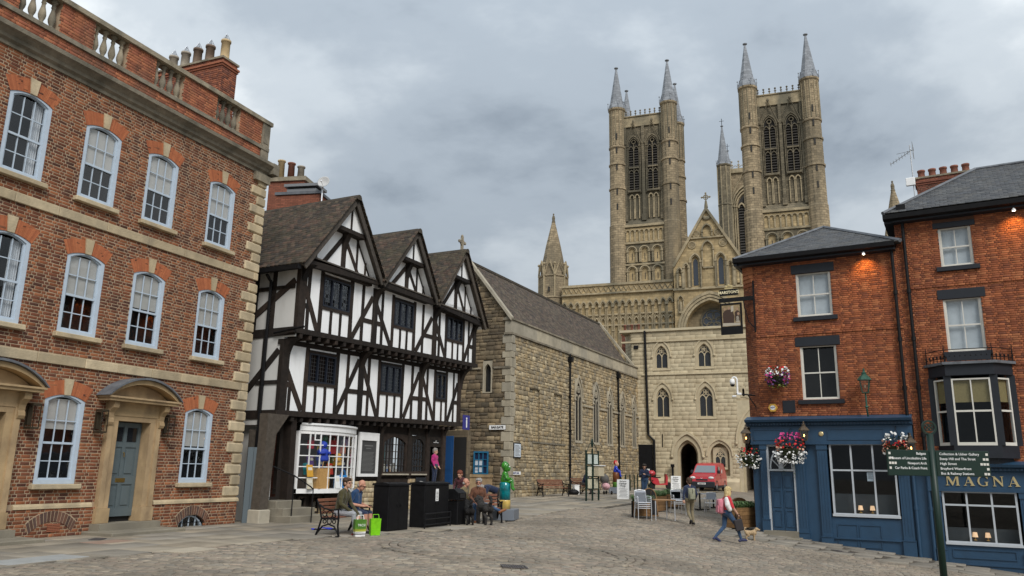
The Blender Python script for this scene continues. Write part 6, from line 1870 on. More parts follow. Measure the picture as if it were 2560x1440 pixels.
# ---------------------------------------------------------------- upper windows
def plain_sash(parent, c, w_, a, b, lint, fm=m_cream, curtain=True, lintz=.34):
 wn = sash(parent, c, w_, a, b, 0.0, .05, fm, 2, 1, 1, fw=.055, barw=.03, gm=m_pubglass, room=m_bar if not curtain else m_curtain, depth=.6 if not curtain else .16)
 boxpart('lintel', m_navyblk, wn, c - w_ - .15, c + w_ + .15, -.02, .08, b + .012, b + .012 + lintz, .006)
 boxpart('sill', m_navyblk, wn, c - w_ - .16, c + w_ + .16, -.10, .06, a - .16, a - .004, .008)
 return wn
plain_sash(pub, *plw[0], None); plain_sash(pub, *plw[1], None, curtain=False)
for i, p in enumerate(prw): plain_sash(inn2, *p, None, lintz=.2 if i % 2 == 0 else .34)
# ---------------------------------------------------------------- roofs
def hip_roof(parent, u0, u1, y0, y1, ze, ridge, nm, maxn):
 """ridge: list of ridge points (u, y, z) left to right; front slope tiled, solid below"""
 a, b = ridge[0], ridge[-1]
 m = MB(); vs = [(u0, y0, ze), (u1, y0, ze), (u1, y1, ze), (u0, y1, ze), a, b]
 m.add(vs, [(0, 1, 5, 4), (1, 2, 5), (2, 3, 4, 5), (3, 0, 4), (3, 2, 1, 0)] if a != b else [(0, 1, 4), (1, 2, 4), (2, 3, 4), (3, 0, 4), (3, 2, 1, 0)]); m.build('roof', m_slate, parent)
 dy, dz = a[1] - y0, a[2] - ze; sl_ = math.hypot(dy, dz)
 def clip(u, v):
  t = v / sl_; l = u0 + (a[0] - u0) * t; r = u1 + (b[0] - u1) * t
  return l - u0 <= u <= r - u0
 tiles(parent, (u0, y0, ze), (1, 0, 0), (0, dy, dz), u1 - u0, sl_, .26, .17, m_slate, name='slate', maxn=maxn, thick=.012, seed=int(u0 * 7 + 60), clip=clip, rest='slates')
 for p, q in (((u0, y0, ze), a), ((u1, y0, ze), b), (a, b)):
  if p == q: continue
  m = MB(); m.tube([Vector(p) + Vector((0, 0, .02)), Vector(q) + Vector((0, 0, .03))], .075, 6); m.build('ridge_tile', m_lead, parent)
hip_roof(pub, -.62, 5.30, -.42, 6.8, 9.86, [(2.32, 3.0, 11.72), (2.32, 3.0, 11.72)], 'roof', 150)
hip_roof(inn2, 4.82, 16.5, -.45, 8.0, 10.92, [(7.95, 3.0, 13.26), (13.5, 3.0, 13.26)], 'roof', 220)
for o_, a, b, z_ in ((pub, -.64, 5.10, 9.62), (inn2, 4.80, UR, 10.60)):
 m = MB(); m.prism_x([(-.30, z_), (.02, z_ - .02), (.02, z_ + .14), (-.30, z_ + .16)][::-1], a + .1, b); m.build('soffit', m_navyblk, o_)
 m = MB(); m.prism_x([(-.50, z_ + .10), (-.32, z_ + .06), (-.31, z_ + .24), (-.33, z_ + .12), (-.46, z_ + .15), (-.50, z_ + .26), (-.52, z_ + .26)][::-1], a, b); m.build('gutter', m_black, o_)
m = MB(); m.box(-.62, -.5, -.4, 6.8, 9.6, 9.84); m.build('soffit', m_navyblk, pub)
m = MB(); m.box(4.82, 5.1, -.3, 7.9, 10.58, 10.9); m.build('soffit', m_navyblk, inn2)
for o_, u, zt_ in ((pub, 4.97, 9.7), (inn2, 5.40, 11.1)):
 m = MB(); m.tube([(u, -.12, zt_), (u, -.12, 1.8)], .055, 8)
 for zz in (8.0, 6.3, 4.6, 3.0): m.tube([(u, -.12, zz), (u, -.12, zz + .14)], .078, 8)
 m.build('downpipe', m_black, o_)
 m = MB(); m.tube([(u, -.13, 1.79), (u, -.13, -1.6)], .055, 8); m.tube([(u, -.13, .6), (u, -.13, .7)], .078, 8); m.build('downpipe', m_pubblue, o_)
m = MB(); m.box(5.25, 5.55, -.30, -.02, 10.9, 11.25); m.build('rainwater_head', m_black, inn2)
ck = chimney(inn2, 5.90, 7.85, 3.2, 3.9, 11.0, 13.32, [(6.1 + i * .39, 3.55, .13, .38, m_pot4, 0) for i in range(5)])
# ---------------------------------------------------------------- corner pub shopfront
Zf0, Zf1 = 2.80, 3.40
YS = -.16
m = MB(); m.box(-.36, 5.08, YS - .02, .1, Zf0, Zf1); m.box(-.37, 5.09, YS - .06, .1, Zf0 - .05, Zf0 - .002); fas = m.build('fascia', m_pubblue, pub)
m = MB(); m.prism_x([(YS - .02, 3.402), (YS - .08, 3.44), (YS - .10, 3.52), (YS - .26, 3.56), (YS - .30, 3.64), (.02, 3.78), (.1, 3.402)][::-1], -.50, 5.10); m.build('cornice', m_pubblue, pub)
for k in range(50):
 u = -.34 + k * .109; boxpart('dentil', m_pubblue, fas, u, u + .06, YS - .15, YS - .095, 3.45, 3.515, 0)
for a, b in ((-.25, .85), (2.35, 4.2)):
 m = MB(); m.ring([(a, 2.90), (a, 3.30), (b, 3.30), (b, 2.90)], [(a + .03, 2.93), (a + .03, 3.27), (b - .03, 3.27), (b - .03, 2.93)], YS - .04, YS - .01); m.build('fascia_panel', m_pubblue, fas)
m = MB(); m.lathe([(.08, 0), (.085, .02), (.06, .035), (.02, .04)], n=12); m.xform(Matrix.Translation((2.14, YS - .02, 3.12)) @ Matrix.Rotation(R(90), 4, 'X')); m.build('roundel', m_gold, fas)
def pilaster(parent, u0, u1, z0, z1, zb):
 m = MB(); m.box(u0, u1, YS, .05, zb + .45, z1); m.box(u0 - .03, u1 + .03, YS - .04, .05, z0, zb + .42); m.box(u0 - .04, u1 + .04, YS - .06, .05, zb + .421, zb + .449); m.box(u0 - .02, u1 + .02, YS - .03, .05, z1 - .18, z1 - .002)
 for k in range(3): x = u0 + (u1 - u0) * (k + .7) / 3.4; m.box(x, x + (u1 - u0) * .12, YS - .012, YS + .01, zb + .6, z1 - .3)
 m.build('pilaster', m_pubblue, parent)
pilaster(pub, -.05, .17, -2.2, Zf0 - .05, -.35); pilaster(pub, 1.17, 1.50, -2.2, Zf0 - .05, -.75); pilaster(pub, 1.95, 2.28, -2.2, Zf0 - .05, -.85); pilaster(pub, 4.52, 4.86, -2.2, Zf0 - .05, -.85)
m = MB(); m.box(1.5, 1.95, -.06, .05, -2.2, Zf0 - .05); m.box(4.86, 5.12, -.05, .05, -2.5, Zf0); m.box(2.28, 4.52, -.10, .05, -2.2, .26); m.box(-.36, -.05, -.02, .5, -2, Zf0); m.build('stall_riser', m_pubblue, pub)
for a, b, z0, z1 in ((2.45, 3.10, -.72, .03), (3.16, 3.85, -.72, .03)):
 m = MB(); m.ring([(a, z0), (a, z1), (b, z1), (b, z0)], [(a + .02, z0 + .02), (a + .02, z1 - .02), (b - .02, z1 - .02), (b - .02, z0 + .02)], -.125, -.098); m.build('panel_mould', m_pubblue, pub)
m = MB(); m.box(2.3, 4.52, -.16, -.10, -.46, -.41); m.build('panel_mould', m_pubblue, pub)
def shop_window(parent, u0, u1, z0, z1, ztr, fm, nx=3):
 m = MB(); m.ring([(u0, z0), (u0, z1), (u1, z1), (u1, z0)], [(u0 + .06, z0 + .08), (u0 + .06, z1 - .04), (u1 - .06, z1 - .04), (u1 - .06, z0 + .08)], -.12, .04); m.box(u0 - .02, u1 + .02, -.17, -.12, z0 - .03, z0 + .05); wn = m.build('shop_window', fm, parent)
 q = MB()
 for i in range(1, nx): x = u0 + (u1 - u0) * i / nx; q.box(x - .028, x + .028, -.11, -.04, z0 + .08, z1 - .04)
 for i in range(nx): q.box(u0 + (u1 - u0) * i / nx + .03, u0 + (u1 - u0) * (i + 1) / nx - .03, -.109, -.041, ztr - .028, ztr + .028)
 q.build('glazing_bar', fm, wn)
 for i in range(nx):
  for (a, b) in ((z0 + .08, ztr - .02), (ztr + .02, z1 - .04)):
   pane(wn, u0 + (u1 - u0) * i / nx + .03, u0 + (u1 - u0) * (i + 1) / nx - .03, a, b, -.07, m_pubglass)
 r = MB(); x0, x1 = u0 - .3, u1 + .3
 r.quad((x0, 1.6, z0), (x1, 1.6, z0), (x1, 1.6, z1), (x0, 1.6, z1)); r.quad((x0, .05, z0), (x0, 1.6, z0), (x0, 1.6, z1), (x0, .05, z1)); r.quad((x1, .05, z0), (x1, .05, z1), (x1, 1.6, z1), (x1, 1.6, z0)); r.quad((x0, .05, z1), (x0, 1.6, z1), (x1, 1.6, z1), (x1, .05, z1)); r.quad((x0, -.04, z0 + .04), (x1, -.04, z0 + .04), (x1, 1.6, z0 + .04), (x0, 1.6, z0 + .04))
 r.build('room', m_bar, wn)
 b_ = MB(); b_.box(u0 + .02, u1 - .02, .25, .28, z0 + .05, z0 + (z1 - z0) * .30); b_.build('cafe_screen', mat('grey_screen', (.055, .064, .07), .8), wn)
 return wn
shop_window(pub, 2.36, 4.47, .32, 2.77, 1.86, m_greyframe)
# door with fanlight
m = MB(); m.ring([(.17, -.3), (.17, 2.75), (1.17, 2.75), (1.17, -.3)], [(.24, -.3), (.24, 2.68), (1.10, 2.68), (1.10, -.3)], -.13, .05); m.box(.24, 1.10, -.12, .03, 1.80, 1.87); dfr = m.build('door_frame', m_greyframe, pub)
cx_ = .67
fan2 = MB()
fan2.ring([(.26, 1.88)] + [(cx_ + .41 * math.cos(PI - a * PI / 14), 1.88 + .74 * math.sin(PI - a * PI / 14)) for a in range(15)] + [(1.08, 1.88)], [(.30, 1.88)] + [(cx_ + .36 * math.cos(PI - a * PI / 14), 1.88 + .68 * math.sin(PI - a * PI / 14)) for a in range(15)] + [(1.04, 1.88)], -.09, -.03, closed=False)
for k in range(1, 6):
 a = PI * k / 6; fan2.bar((cx_ + .08 * math.cos(a), -.06, 1.9 + .08 * math.sin(a)), (cx_ + .385 * math.cos(a), -.06, 1.88 + .70 * math.sin(a)), .05, .035)
fan2.prism([(cx_ + .10 * math.cos(a * PI / 8), 1.88 + .12 * math.sin(a * PI / 8)) for a in range(8, -1, -1)], -.085, -.035); fan2.build('fanlight', m_greyframe, dfr)
pane(dfr, .25, 1.09, 1.88, 2.66, -.02, m_pubglass); m = MB(); m.box(.2, 1.15, .5, .52, 1.8, 2.75); m.build('room', m_bar, dfr)
for s in (0, 1):
 x0 = .26 + s * .42; m = MB(); m.box(x0, x0 + .405, -.05, .0, -.28, 1.79)
 for (a, b) in ((-.16, .42), (.52, 1.12), (1.22, 1.70)): m.ring([(x0 + .06, a), (x0 + .06, b), (x0 + .345, b), (x0 + .345, a)], [(x0 + .085, a + .025), (x0 + .085, b - .025), (x0 + .32, b - .025), (x0 + .32, a + .025)], -.075, -.048)
 m.build('door', m_pubblue, pub)
m = MB(); m.box(.0, 1.17, -.45, .1, -1.5, -.29); m.build('doorstep', m_step, pub); m = MB(); m.cbox((.55, -.48, -.70), (1.5, .85, .42), .02); m.build('doorstep', m_step, pub)
m = MB(); m.cbox((1.06, .0, 4.13), (.45, .05, .46), .01); m.build('vent_grille', m_navyblk, pub)
# ---------------------------------------------------------------- inn: bay window, shopfront, gold letters
m = MB()
bx = [(5.82, .0), (6.30, -.55), (7.62, -.55), (8.12, .0)]
m.prism_z([(5.72, .02), (6.26, -.64), (7.66, -.64), (8.22, .02)], 4.98, 5.34); m.prism_z([(5.80, .02), (6.29, -.56), (7.63, -.56), (8.14, .02)], 2.30, 2.70); m.prism_z([(6.0, .02), (6.45, -.40), (7.5, -.40), (7.95, .02)], 2.0, 2.30)
for (x, y_) in bx: m.prism_z([(x - .12, y_ - .01), (x + .12, y_ - .01), (x + .12, y_ + .16), (x - .12, y_ + .16)], 2.70, 4.98)
bay = m.build('bay_window', m_navyblk, inn2)
m = MB(); m.prism_z([(5.60, .02), (6.20, -.74), (7.72, -.74), (8.36, .02)], 5.342, 5.43); m.build('lead_roof', m_lead, bay)
def bay_sash(p, q):
 d = Vector((q[0] - p[0], q[1] - p[1])); ln = d.length; an = math.atan2(d.y, d.x)
 e = .10
 X = Matrix.Translation((p[0], p[1], 0)) @ Matrix.Rotation(an, 4, 'Z')
 a, b = e, ln - e
 m = MB(); m.ring([(a, 2.70), (a, 4.88), (b, 4.88), (b, 2.70)], [(a + .05, 2.80), (a + .05, 4.83), (b - .05, 4.83), (b - .05, 2.80)], -.02, .06); m.box(a + .05, b - .05, -.01, .05, 3.78, 3.84)
 if ln > 1: m.box((a + b) / 2 - .02, (a + b) / 2 + .02, -.009, .049, 2.80, 4.83)
 m.xform(X); w_ = m.build('window', m_cream, bay)
 for (z0, z1) in ((2.80, 3.78), (3.84, 4.83)):
  for (x0, x1) in (((a + .05, (a + b) / 2 - .02), ((a + b) / 2 + .02, b - .05)) if ln > 1 else ((a + .05, b - .05),)):
   pn = MB(); pn.box(x0, x1, .018, .024, z0, z1); pn.xform(X); pn.build('pane', m_pubglass, w_)
 bl_ = MB(); bl_.box(a + .05, b - .05, .08, .085, 4.1, 4.83); bl_.xform(X); bl_.build('blind', mat('bamboo_blind', (.28, .22, .10), .9, noise=(30, .2)), w_)
for i in range(3): bay_sash(bx[i], bx[i + 1])
m = MB(); m.prism_z([(5.9, .02), (6.4, -.4), (7.55, -.4), (8.05, .02)], 2.701, 2.74); m.box(6.0, 7.95, .9, .95, 2.4, 5.1); m.box(6.0, 6.02, .02, .9, 2.4, 5.1); m.box(7.93, 7.95, .02, .9, 2.4, 5.1); m.build('room', m_bar, bay)
m = MB()
rl = [(5.72, -.05), (6.28, -.68), (7.66, -.68), (8.24, -.05)]
for i in range(3):
 p, q = rl[i], rl[i + 1]
 for zz in (5.56, 5.84): m.tube([(p[0], p[1], zz), (q[0], q[1], zz)], .016, 5)
 n = 9 if i == 1 else 5
 for k in range(n + 1): t = k / n; x, y_ = p[0] + (q[0] - p[0]) * t, p[1] + (q[1] - p[1]) * t; m.tube([(x, y_, 5.42), (x, y_, 5.62)], .013, 4); m.ell((x, y_, 5.62), (.03, .03, .05), 6, 4)
for (x, y_) in rl: m.tube([(x, y_, 5.42), (x, y_, 6.0)], [.025, .012], 5)
m.build('balcony_rail', m_black, bay)
m = MB(); m.box(6.35, 7.62, -.70, -.66, 5.46, 5.66); m.build('planter_trough', m_navyblk, bay)
m = MB(); m.box(5.40, UR, YS - .02, .1, 1.28, 1.86); m.box(5.38, UR, YS - .05, .1, 1.23, 1.278); f2 = m.build('fascia', m_pubblue, inn2)
m = MB(); m.prism_x([(YS - .02, 1.862), (YS - .09, 1.90), (YS - .11, 1.98), (YS - .26, 2.02), (YS - .3, 2.10), (.02, 2.22), (.1, 1.862)][::-1], 5.38, UR); m.build('cornice', m_pubblue, inn2)
for k in range(62): u = 5.42 + k * .115; boxpart('dentil', m_pubblue, f2, u, u + .06, YS - .16, YS - .10, 1.91, 1.975, 0)
pilaster(inn2, 5.50, 5.74, -3.2, 1.23, -1.05); pilaster(inn2, 7.95, 8.25, -3.2, 1.23, -1.05); pilaster(inn2, 10.6, 10.9, -3.4, 1.23, -1.05)
m = MB(); m.box(UJ, 5.5, -.05, .05, -3, 1.9); m.box(5.74, 7.95, -.10, .05, -3, -.44); m.box(8.25, UR, -.08, .05, -3.4, 1.23); m.build('stall_riser', m_pubblue, inn2)
m = MB(); m.ring([(5.92, -.86), (5.92, -.57), (7.70, -.57), (7.70, -.86)], [(5.95, -.83), (5.95, -.60), (7.67, -.60), (7.67, -.83)], -.13, -.098); m.build('panel_mould', m_pubblue, inn2); m = MB(); m.box(5.75, 7.94, -.14, -.10, -1.06, -1.0); m.build('panel_mould', m_pubblue, inn2)
shop_window(inn2, 5.77, 7.88, -.42, 1.23, .80, m_greyframe)
shop_window(inn2, 8.35, 10.5, -.42, 1.23, .80, m_greyframe)
m = MB(); m.lathe([(.08, 0), (.085, .02), (.06, .035), (.02, .04)], n=12); m.xform(Matrix.Translation((5.60, YS - .02, 1.56)) @ Matrix.Rotation(R(90), 4, 'X')); m.build('roundel', m_gold, f2)
GL = {'M': [
      [(0, 0), (.26, 0), (.26, .05), (.16, .07), (.16, .80), (.46, 0), (.52, 0), (.78, .80), (.78, .07), (.70, .05), (.70, 0), (1, 0), (1, .05), (.93, .07), (.93, .93), (1, .95), (1, 1), (.77, 1), (.52, .32), (.26, 1), (.02, 1), (.02, .95), (.10, .93), (.10, .07), (0, .05)]],
      'A': [[(0, 0), (.28, 0), (.28, .05), (.18, .07), (.25, .28), (.60, .28), (.68, .07), (.58, .05), (.58, 0), (1, 0), (1, .05), (.92, .07), (.56, 1), (.46, 1), (.12, .07), (0, .05)]],
      'N': [[(0, 0), (.30, 0), (.30, .05), (.20, .07), (.20, .76), (.82, 0), (.90, 0), (.90, .93), (1, .95), (1, 1), (.70, 1), (.70, .95), (.81, .93), (.81, .32), (.24, 1), (0, 1), (0, .95), (.11, .91), (.11, .07), (0, .05)]],
      'G': [[(.97, .72), (.93, .72), (.86, .86), (.72, .94), (.56, .96), (.36, .90), (.24, .74), (.20, .50), (.24, .26), (.37, .09), (.57, .045), (.74, .08), (.76, .10), (.76, .36), (.66, .39), (.66, .43), (1.0, .43), (1.0, .39), (.92, .36), (.92, .06), (.76, .01), (.56, -.02), (.30, .04), (.10, .20), (.02, .46), (.08, .74), (.26, .94), (.54, 1.02), (.76, .99), (.90, .93), (.94, 1.0), (.97, 1.0)]]}
lt = empty('gold_letters', 'raised pale gold serif letters spelling MAGNA on the blue fascia', 'sign', inn2.location, inn2.rotation_euler[2])
for chx, u0, u1 in (('M', 5.92, 6.33), ('A', 6.44, 6.76), ('G', 6.83, 7.14), ('N', 7.26, 7.57), ('A', 7.68, 8.01)):
 m = MB()
 for poly in GL[chx]: m.prism([(u0 + (u1 - u0) * x, 1.42 + .31 * z_) for x, z_ in poly], YS - .055, YS - .022)
 m.build('letter', m_gold, lt)
 if chx == 'A':
  m = MB(); m.prism([(u0 + (u1 - u0) * x, 1.42 + .31 * z_) for x, z_ in ((.275, .34), (.575, .34), (.43, .76))], YS - .058, YS - .0545); m.build('letter_counter', m_pubblue, lt)
# table lamps glowing behind the windows: things of their own
def table_lamp(label, u, y_, z_, parent=pub):
 o = empty('table_lamp', label, 'lamp', tuple(wmat(parent) @ Vector((u, y_, z_))), parent.rotation_euler[2], 'little lamps in the pub windows')
 m = MB(); m.lathe([(.055, 0), (.05, .02), (.012, .03), (.012, .12)], n=10); m.build('base', m_brass, o)
 m = MB(); m.lathe([(.085, .10), (.06, .25), (.055, .25), (.08, .10)], n=14); m.build('shade', mat('lamp_shade', (.6, .42, .28), .8, emit=((1.0, .62, .34), .45)), o)
table_lamp('small lit table lamp behind the big window of the corner pub', 3.22, .12, .42); table_lamp('small lit table lamp behind the big window of the corner pub', 3.60, .12, .42)
table_lamp('small lit table lamp behind the window under the letters MAGNA', 6.60, .12, -.30); table_lamp('small lit table lamp behind the window under the letters MAGNA', 6.96, .12, -.30)
nt_ = empty('window_notice', 'white paper notice taped inside the corner pub window', 'notice', tuple(wmat(pub) @ Vector((3.63, -.055, 1.50))), pub.rotation_euler[2])
m = MB(); m.box(-.10, .10, 0, .003, 0, .30); m.build('paper', mat('paper', (.6, .66, .72), .8), nt_)
for k in range(5): m = MB(); m.box(-.07, .07 - .02 * (k % 2), -.002, -.001, .08 + k * .04, .095 + k * .04); m.build('text_line', m_txt, nt_)
# ---------------------------------------------------------------- lanterns, spotlights, signs, cameras
def at_pub(u, y_, z_): return tuple(wmat(pub) @ Vector((u, y_, z_)))
def lantern(label, u, y_, z_, metal, s=1.0, lit=True, bracket_='wall'):
 o = empty('wall_lantern', label, 'lantern', at_pub(u, y_, z_), pub.rotation_euler[2], 'street lanterns on the pub front')
 m = MB()
 m.lathe([(.13, 0), (.14, .02), (.14, .03)], n=4, phase=PI / 4)
 for k in range(4):
  a = PI / 4 + k * PI / 2; m.tube([(.135 * math.cos(a), .135 * math.sin(a), .03), (.22 * math.cos(a), .22 * math.sin(a), .46)], .012, 4)
 m.xform(Matrix.Scale(s, 4)); m.build('frame', metal, o)
 m = MB(); m.lathe([(.25, .46), (.24, .49), (.17, .58), (.10, .64), (.085, .66), (.085, .70), (.10, .71), (.05, .74), (.03, .80), (.045, .83), (.005, .88)], n=8, phase=PI / 8); m.xform(Matrix.Scale(s, 4)); m.build('hood', metal, o)
 for k in range(4):
  a0, a1 = PI / 4 + k * PI / 2, PI / 4 + (k + 1) * PI / 2
  m = MB(); m.quad((.13 * math.cos(a0), .13 * math.sin(a0), .03), (.13 * math.cos(a1), .13 * math.sin(a1), .03), (.215 * math.cos(a1), .215 * math.sin(a1), .46), (.215 * math.cos(a0), .215 * math.sin(a0), .46)); m.xform(Matrix.Scale(s, 4)); m.build('pane', glass('lamp_glass', (.82, .72, .62), dark=.06), o)
 m = MB(); m.ell((0, 0, .24), (.03, .03, .06), 8, 6); m.xform(Matrix.Scale(s, 4)); m.build('bulb', m_lampglow if lit else mat('dull_bulb', (.5, .45, .4), .4), o)
 m = MB()
 if bracket_ == 'wall': m.tube([(0, 0, 0), (0, 0, -.12), (0, .10, -.30), (0, -y_ , -.34)], .022, 6)
 else: m.tube([(0, 0, 0), (0, 0, -.55), (0, -y_ * .5, -.80), (0, -y_, -.84)], [.03, .035, .03, .03], 6); m.lathe([(.05, 0), (.07, .03), (.05, .06)], (0, 0, -.5), 8)
 m.build('bracket', m_black if metal is not m_lampgreen else m_lampgreen, o)
lantern('tall lantern with verdigris hood on the brick wall beside the dark window', 3.74, -.40, 4.50, m_lampgreen, 1.0, False, 'post')
m_lbrown = mat('lantern_brown', (.11, .085, .06), .5, metal=.5)
lantern('lit brown lantern above the pink flower basket on the blue fascia', 1.62, -.55, 2.86, m_lbrown, .80)
lantern('lit brown lantern at the left end of the blue fascia over a white flower basket', -.45, -.50, 2.78, m_lbrown, .80)
lantern('lit brown lantern between the two pubs beside the drainpipes', 5.02, -.55, 2.42, m_lbrown, .80)
def spot(label, u, z_):
 o = empty('eaves_spotlight', label, 'spotlight', at_pub(u, -.36, z_), pub.rotation_euler[2], 'spotlights under the eaves')
 m = MB(); m.lathe([(.02, .10), (.05, .06), (.07, 0), (.055, .0), (.03, .05)], n=10); m.build('shade', m_white, o)
 m = MB(); m.ell((0, 0, .012), (.04, .04, .02), 8, 5); m.build('bulb', mat('spot_bulb', (1, .9, .7), .5, emit=((1.0, .86, .6), 14.0)), o)
 m = MB(); m.tube([(0, 0, .08), (0, .15, .16)], .012, 5); m.build('stem', m_black, o)
 l = bpy.data.lights.new('spot_lamp', 'SPOT'); l.energy = 38; l.color = (1.0, .52, .13); l.spot_size = R(115); l.spot_blend = .9; l.shadow_soft_size = .05
 lo = bpy.data.objects.new('spot_lamp', l); COL.objects.link(lo); lo.parent = o; lo.location = (0, 0, -.03); lo.rotation_euler = (R(28), 0, 0)
spot('lit spotlight under the eaves of the corner pub', 4.06, 9.52); spot('lit spotlight under the eaves of the taller inn', 8.80, 10.46)
# hanging pub sign
ps = empty('pub_sign', 'hanging pub sign with painted figures on a black iron bracket', 'sign', at_pub(0, 0, 0), pub.rotation_euler[2])
m = MB(); m.box(-1.36, .0, -.05, .02, 8.28, 8.44); m.box(-.03, .03, -.06, .3, 7.0, 8.95)
m.tube([(.0, -.02, 7.15), (-.25, -.02, 7.45), (-.38, -.02, 8.0), (-.40, -.02, 8.28)], .02, 5); m.ell((0, -.02, 9.0), (.035, .035, .06), 6, 4); m.build('bracket', m_black, ps)
m = MB(); m.ring([(-1.32, 6.98), (-1.32, 8.22), (-.48, 8.22), (-.48, 6.98)], [(-1.26, 7.28), (-1.26, 8.16), (-.54, 8.16), (-.54, 7.28)], -.055, .015); m.box(-1.30, -.50, -.03, -.01, 7.0, 8.2); m.build('board', m_black, ps)
m_sk = mat('painted_skin', (.36, .23, .15), .7); m_robe = mat('painted_robe', (.06, .035, .025), .7); m_lin = mat('painted_linen', (.45, .40, .32), .7); m_pb = mat('painted_ground', (.30, .22, .12), .7, noise=(6, .5))
m = MB(); m.box(-1.26, -.54, -.036, -.031, 7.30, 8.15); m.build('painted_panel', m_pb, ps)
for nm, mt, polys in (('painted_robe', m_robe, [[(-1.22, 7.45), (-1.22, 7.85), (-1.12, 7.95), (-1.0, 7.98), (-.84, 7.95), (-.78, 7.7), (-.80, 7.42)], [(-.74, 7.5), (-.76, 7.85), (-.66, 7.92), (-.57, 7.86), (-.56, 7.5)]]),
                      ('painted_linen', m_lin, [[(-1.24, 7.32), (-1.24, 7.44), (-.56, 7.42), (-.56, 7.32)], [(-.72, 7.45), (-.70, 7.68), (-.62, 7.70), (-.58, 7.45)], [(-.90, 7.86), (-.90, 8.10), (-.80, 8.12), (-.80, 7.90)]]),
                      ('painted_face', m_sk, [[(c + .045 * math.cos(-a * PI / 4), z_ + .06 * math.sin(-a * PI / 4)) for a in range(8)] for c, z_ in ((-1.15, 7.99), (-.98, 8.02), (-.66, 7.97), (-.62, 7.78))])):
 for i, pl in enumerate(polys):
  m = MB(); m.prism(pl, -.040 - .0015 * i, -.037); m.build(nm, mt, ps)
m = MB(); m.box(-1.33, -.58, -.05, -.01, 8.52, 8.80); nb_ = m.build('name_board', m_black, ps)
m = MB(); m.ring([(-1.33, 8.52), (-1.33, 8.80), (-.58, 8.80), (-.58, 8.52)], [(-1.322, 8.528), (-1.322, 8.792), (-.588, 8.792), (-.588, 8.528)], -.056, -.04); m.build('border', m_gold, nb_)
text("MARSTON'S", .152, mat('gold_paint', (.95, .84, .55), .5), nb_, (-.955, -.053, 8.66), off=.003)
m = MB()
for dx in (-.10, 0, .10): m.ell((-.955 + dx, -.03, 8.90 + (.04 if dx == 0 else 0)), (.055, .02, .055), 8, 5)
m.box(-1.12, -.79, -.04, -.02, 8.80, 8.85); m.build('crest', m_gold, ps)
# alarm box
al = empty('alarm_box', 'hexagonal yellow alarm box with dark letters on the brick corner', 'alarm', at_pub(.49, -.07, 4.10), pub.rotation_euler[2])
m = MB(); m.prism([(.17 * math.cos(-a * PI / 3 + PI / 6 * 0), .16 * math.sin(-a * PI / 3)) for a in range(6)], -.03, .07); m.build('cover', mat('alarm_yellow', (.62, .36, .06), .5), al)
m = MB(); m.prism([(.10 * math.cos(-a * PI / 4 + PI / 8), .085 * math.sin(-a * PI / 4 + PI / 8)) for a in range(8)], -.034, -.03); m.build('badge', m_white, al)
text('ADT', .085, mat('ink_blue', (.02, .03, .16), .6), al, (0, -.037, 0), off=.003)
# dome camera on a bracket
cc = empty('security_camera', 'white dome security camera on a bracket at the pub corner', 'camera', at_pub(-.28, -.1, 4.58), pub.rotation_euler[2])
m = MB(); m.tube([(.15, .1, -.45), (-.12, 0, .02), (.15, .05, .0)], .022, 6); m.tube([(.15, .05, .0), (-.55, 0, .08)], .03, 6); m.build('bracket', m_black, cc)
m = MB(); m.tube([(-.50, 0, .05), (-.50, 0, .62), (-.54, 0, .70), (-.62, 0, .72), (-.68, 0, .68)], .035, 8); m.build('arm', m_white, cc)
m = MB(); m.lathe([(.09, 0), (.10, .10), (.08, .20), (.03, .22)], (-.68, 0, .44), 12); m.build('housing', m_white, cc, True); m = MB(); m.ell((-.68, 0, .44), (.085, .085, .09), 12, 8); m.build('dome', m_black, cc, True)
m = MB(); m.cbox((-.42, -.05, .06), (.16, .1, .09), .02); m.cbox((-.62, -.05, -.02), (.16, .07, .07), .02); m.build('light_unit', m_white, cc)
# television aerial
ae = empty('roof_aerial', 'television aerial on a mast beside the inn chimney', 'aerial', tuple(wmat(inn2) @ Vector((5.80, 3.2, 11.2))), inn2.rotation_euler[2])
m = MB(); m.tube([(0, 0, 0), (0, 0, 3.6)], .025, 6); m.build('mast', mat('galvanised', (.4, .41, .42), .4, metal=.8), ae)
m = MB(); m.tube([(-.75, 0, 2.9), (.12, 0, 3.4)], .015, 5)
for k in range(9):
 t = k / 8; x, z_ = -.75 + .87 * t, 2.9 + .5 * t; m.tube([(x, -.22, z_), (x, .22, z_)], .008, 4)
m.tube([(.1, -.35, 3.1), (.1, .35, 3.1)], .01, 4); m.tube([(.1, -.35, 3.6), (.1, .35, 3.6)], .01, 4); m.tube([(.1, -.35, 3.1), (.1, -.35, 3.6)], .01, 4); m.tube([(.1, .35, 3.1), (.1, .35, 3.6)], .01, 4); m.tube([(-.5, 0, 3.3), (.1, 0, 3.35)], .01, 4); m.build('antenna', mat('galvanised', (.4, .41, .42), .4, metal=.8), ae)
m = MB(); m.cbox((-.10, -.1, 2.0), (.34, .1, .34), .02); m.build('relay_panel', m_white, ae)
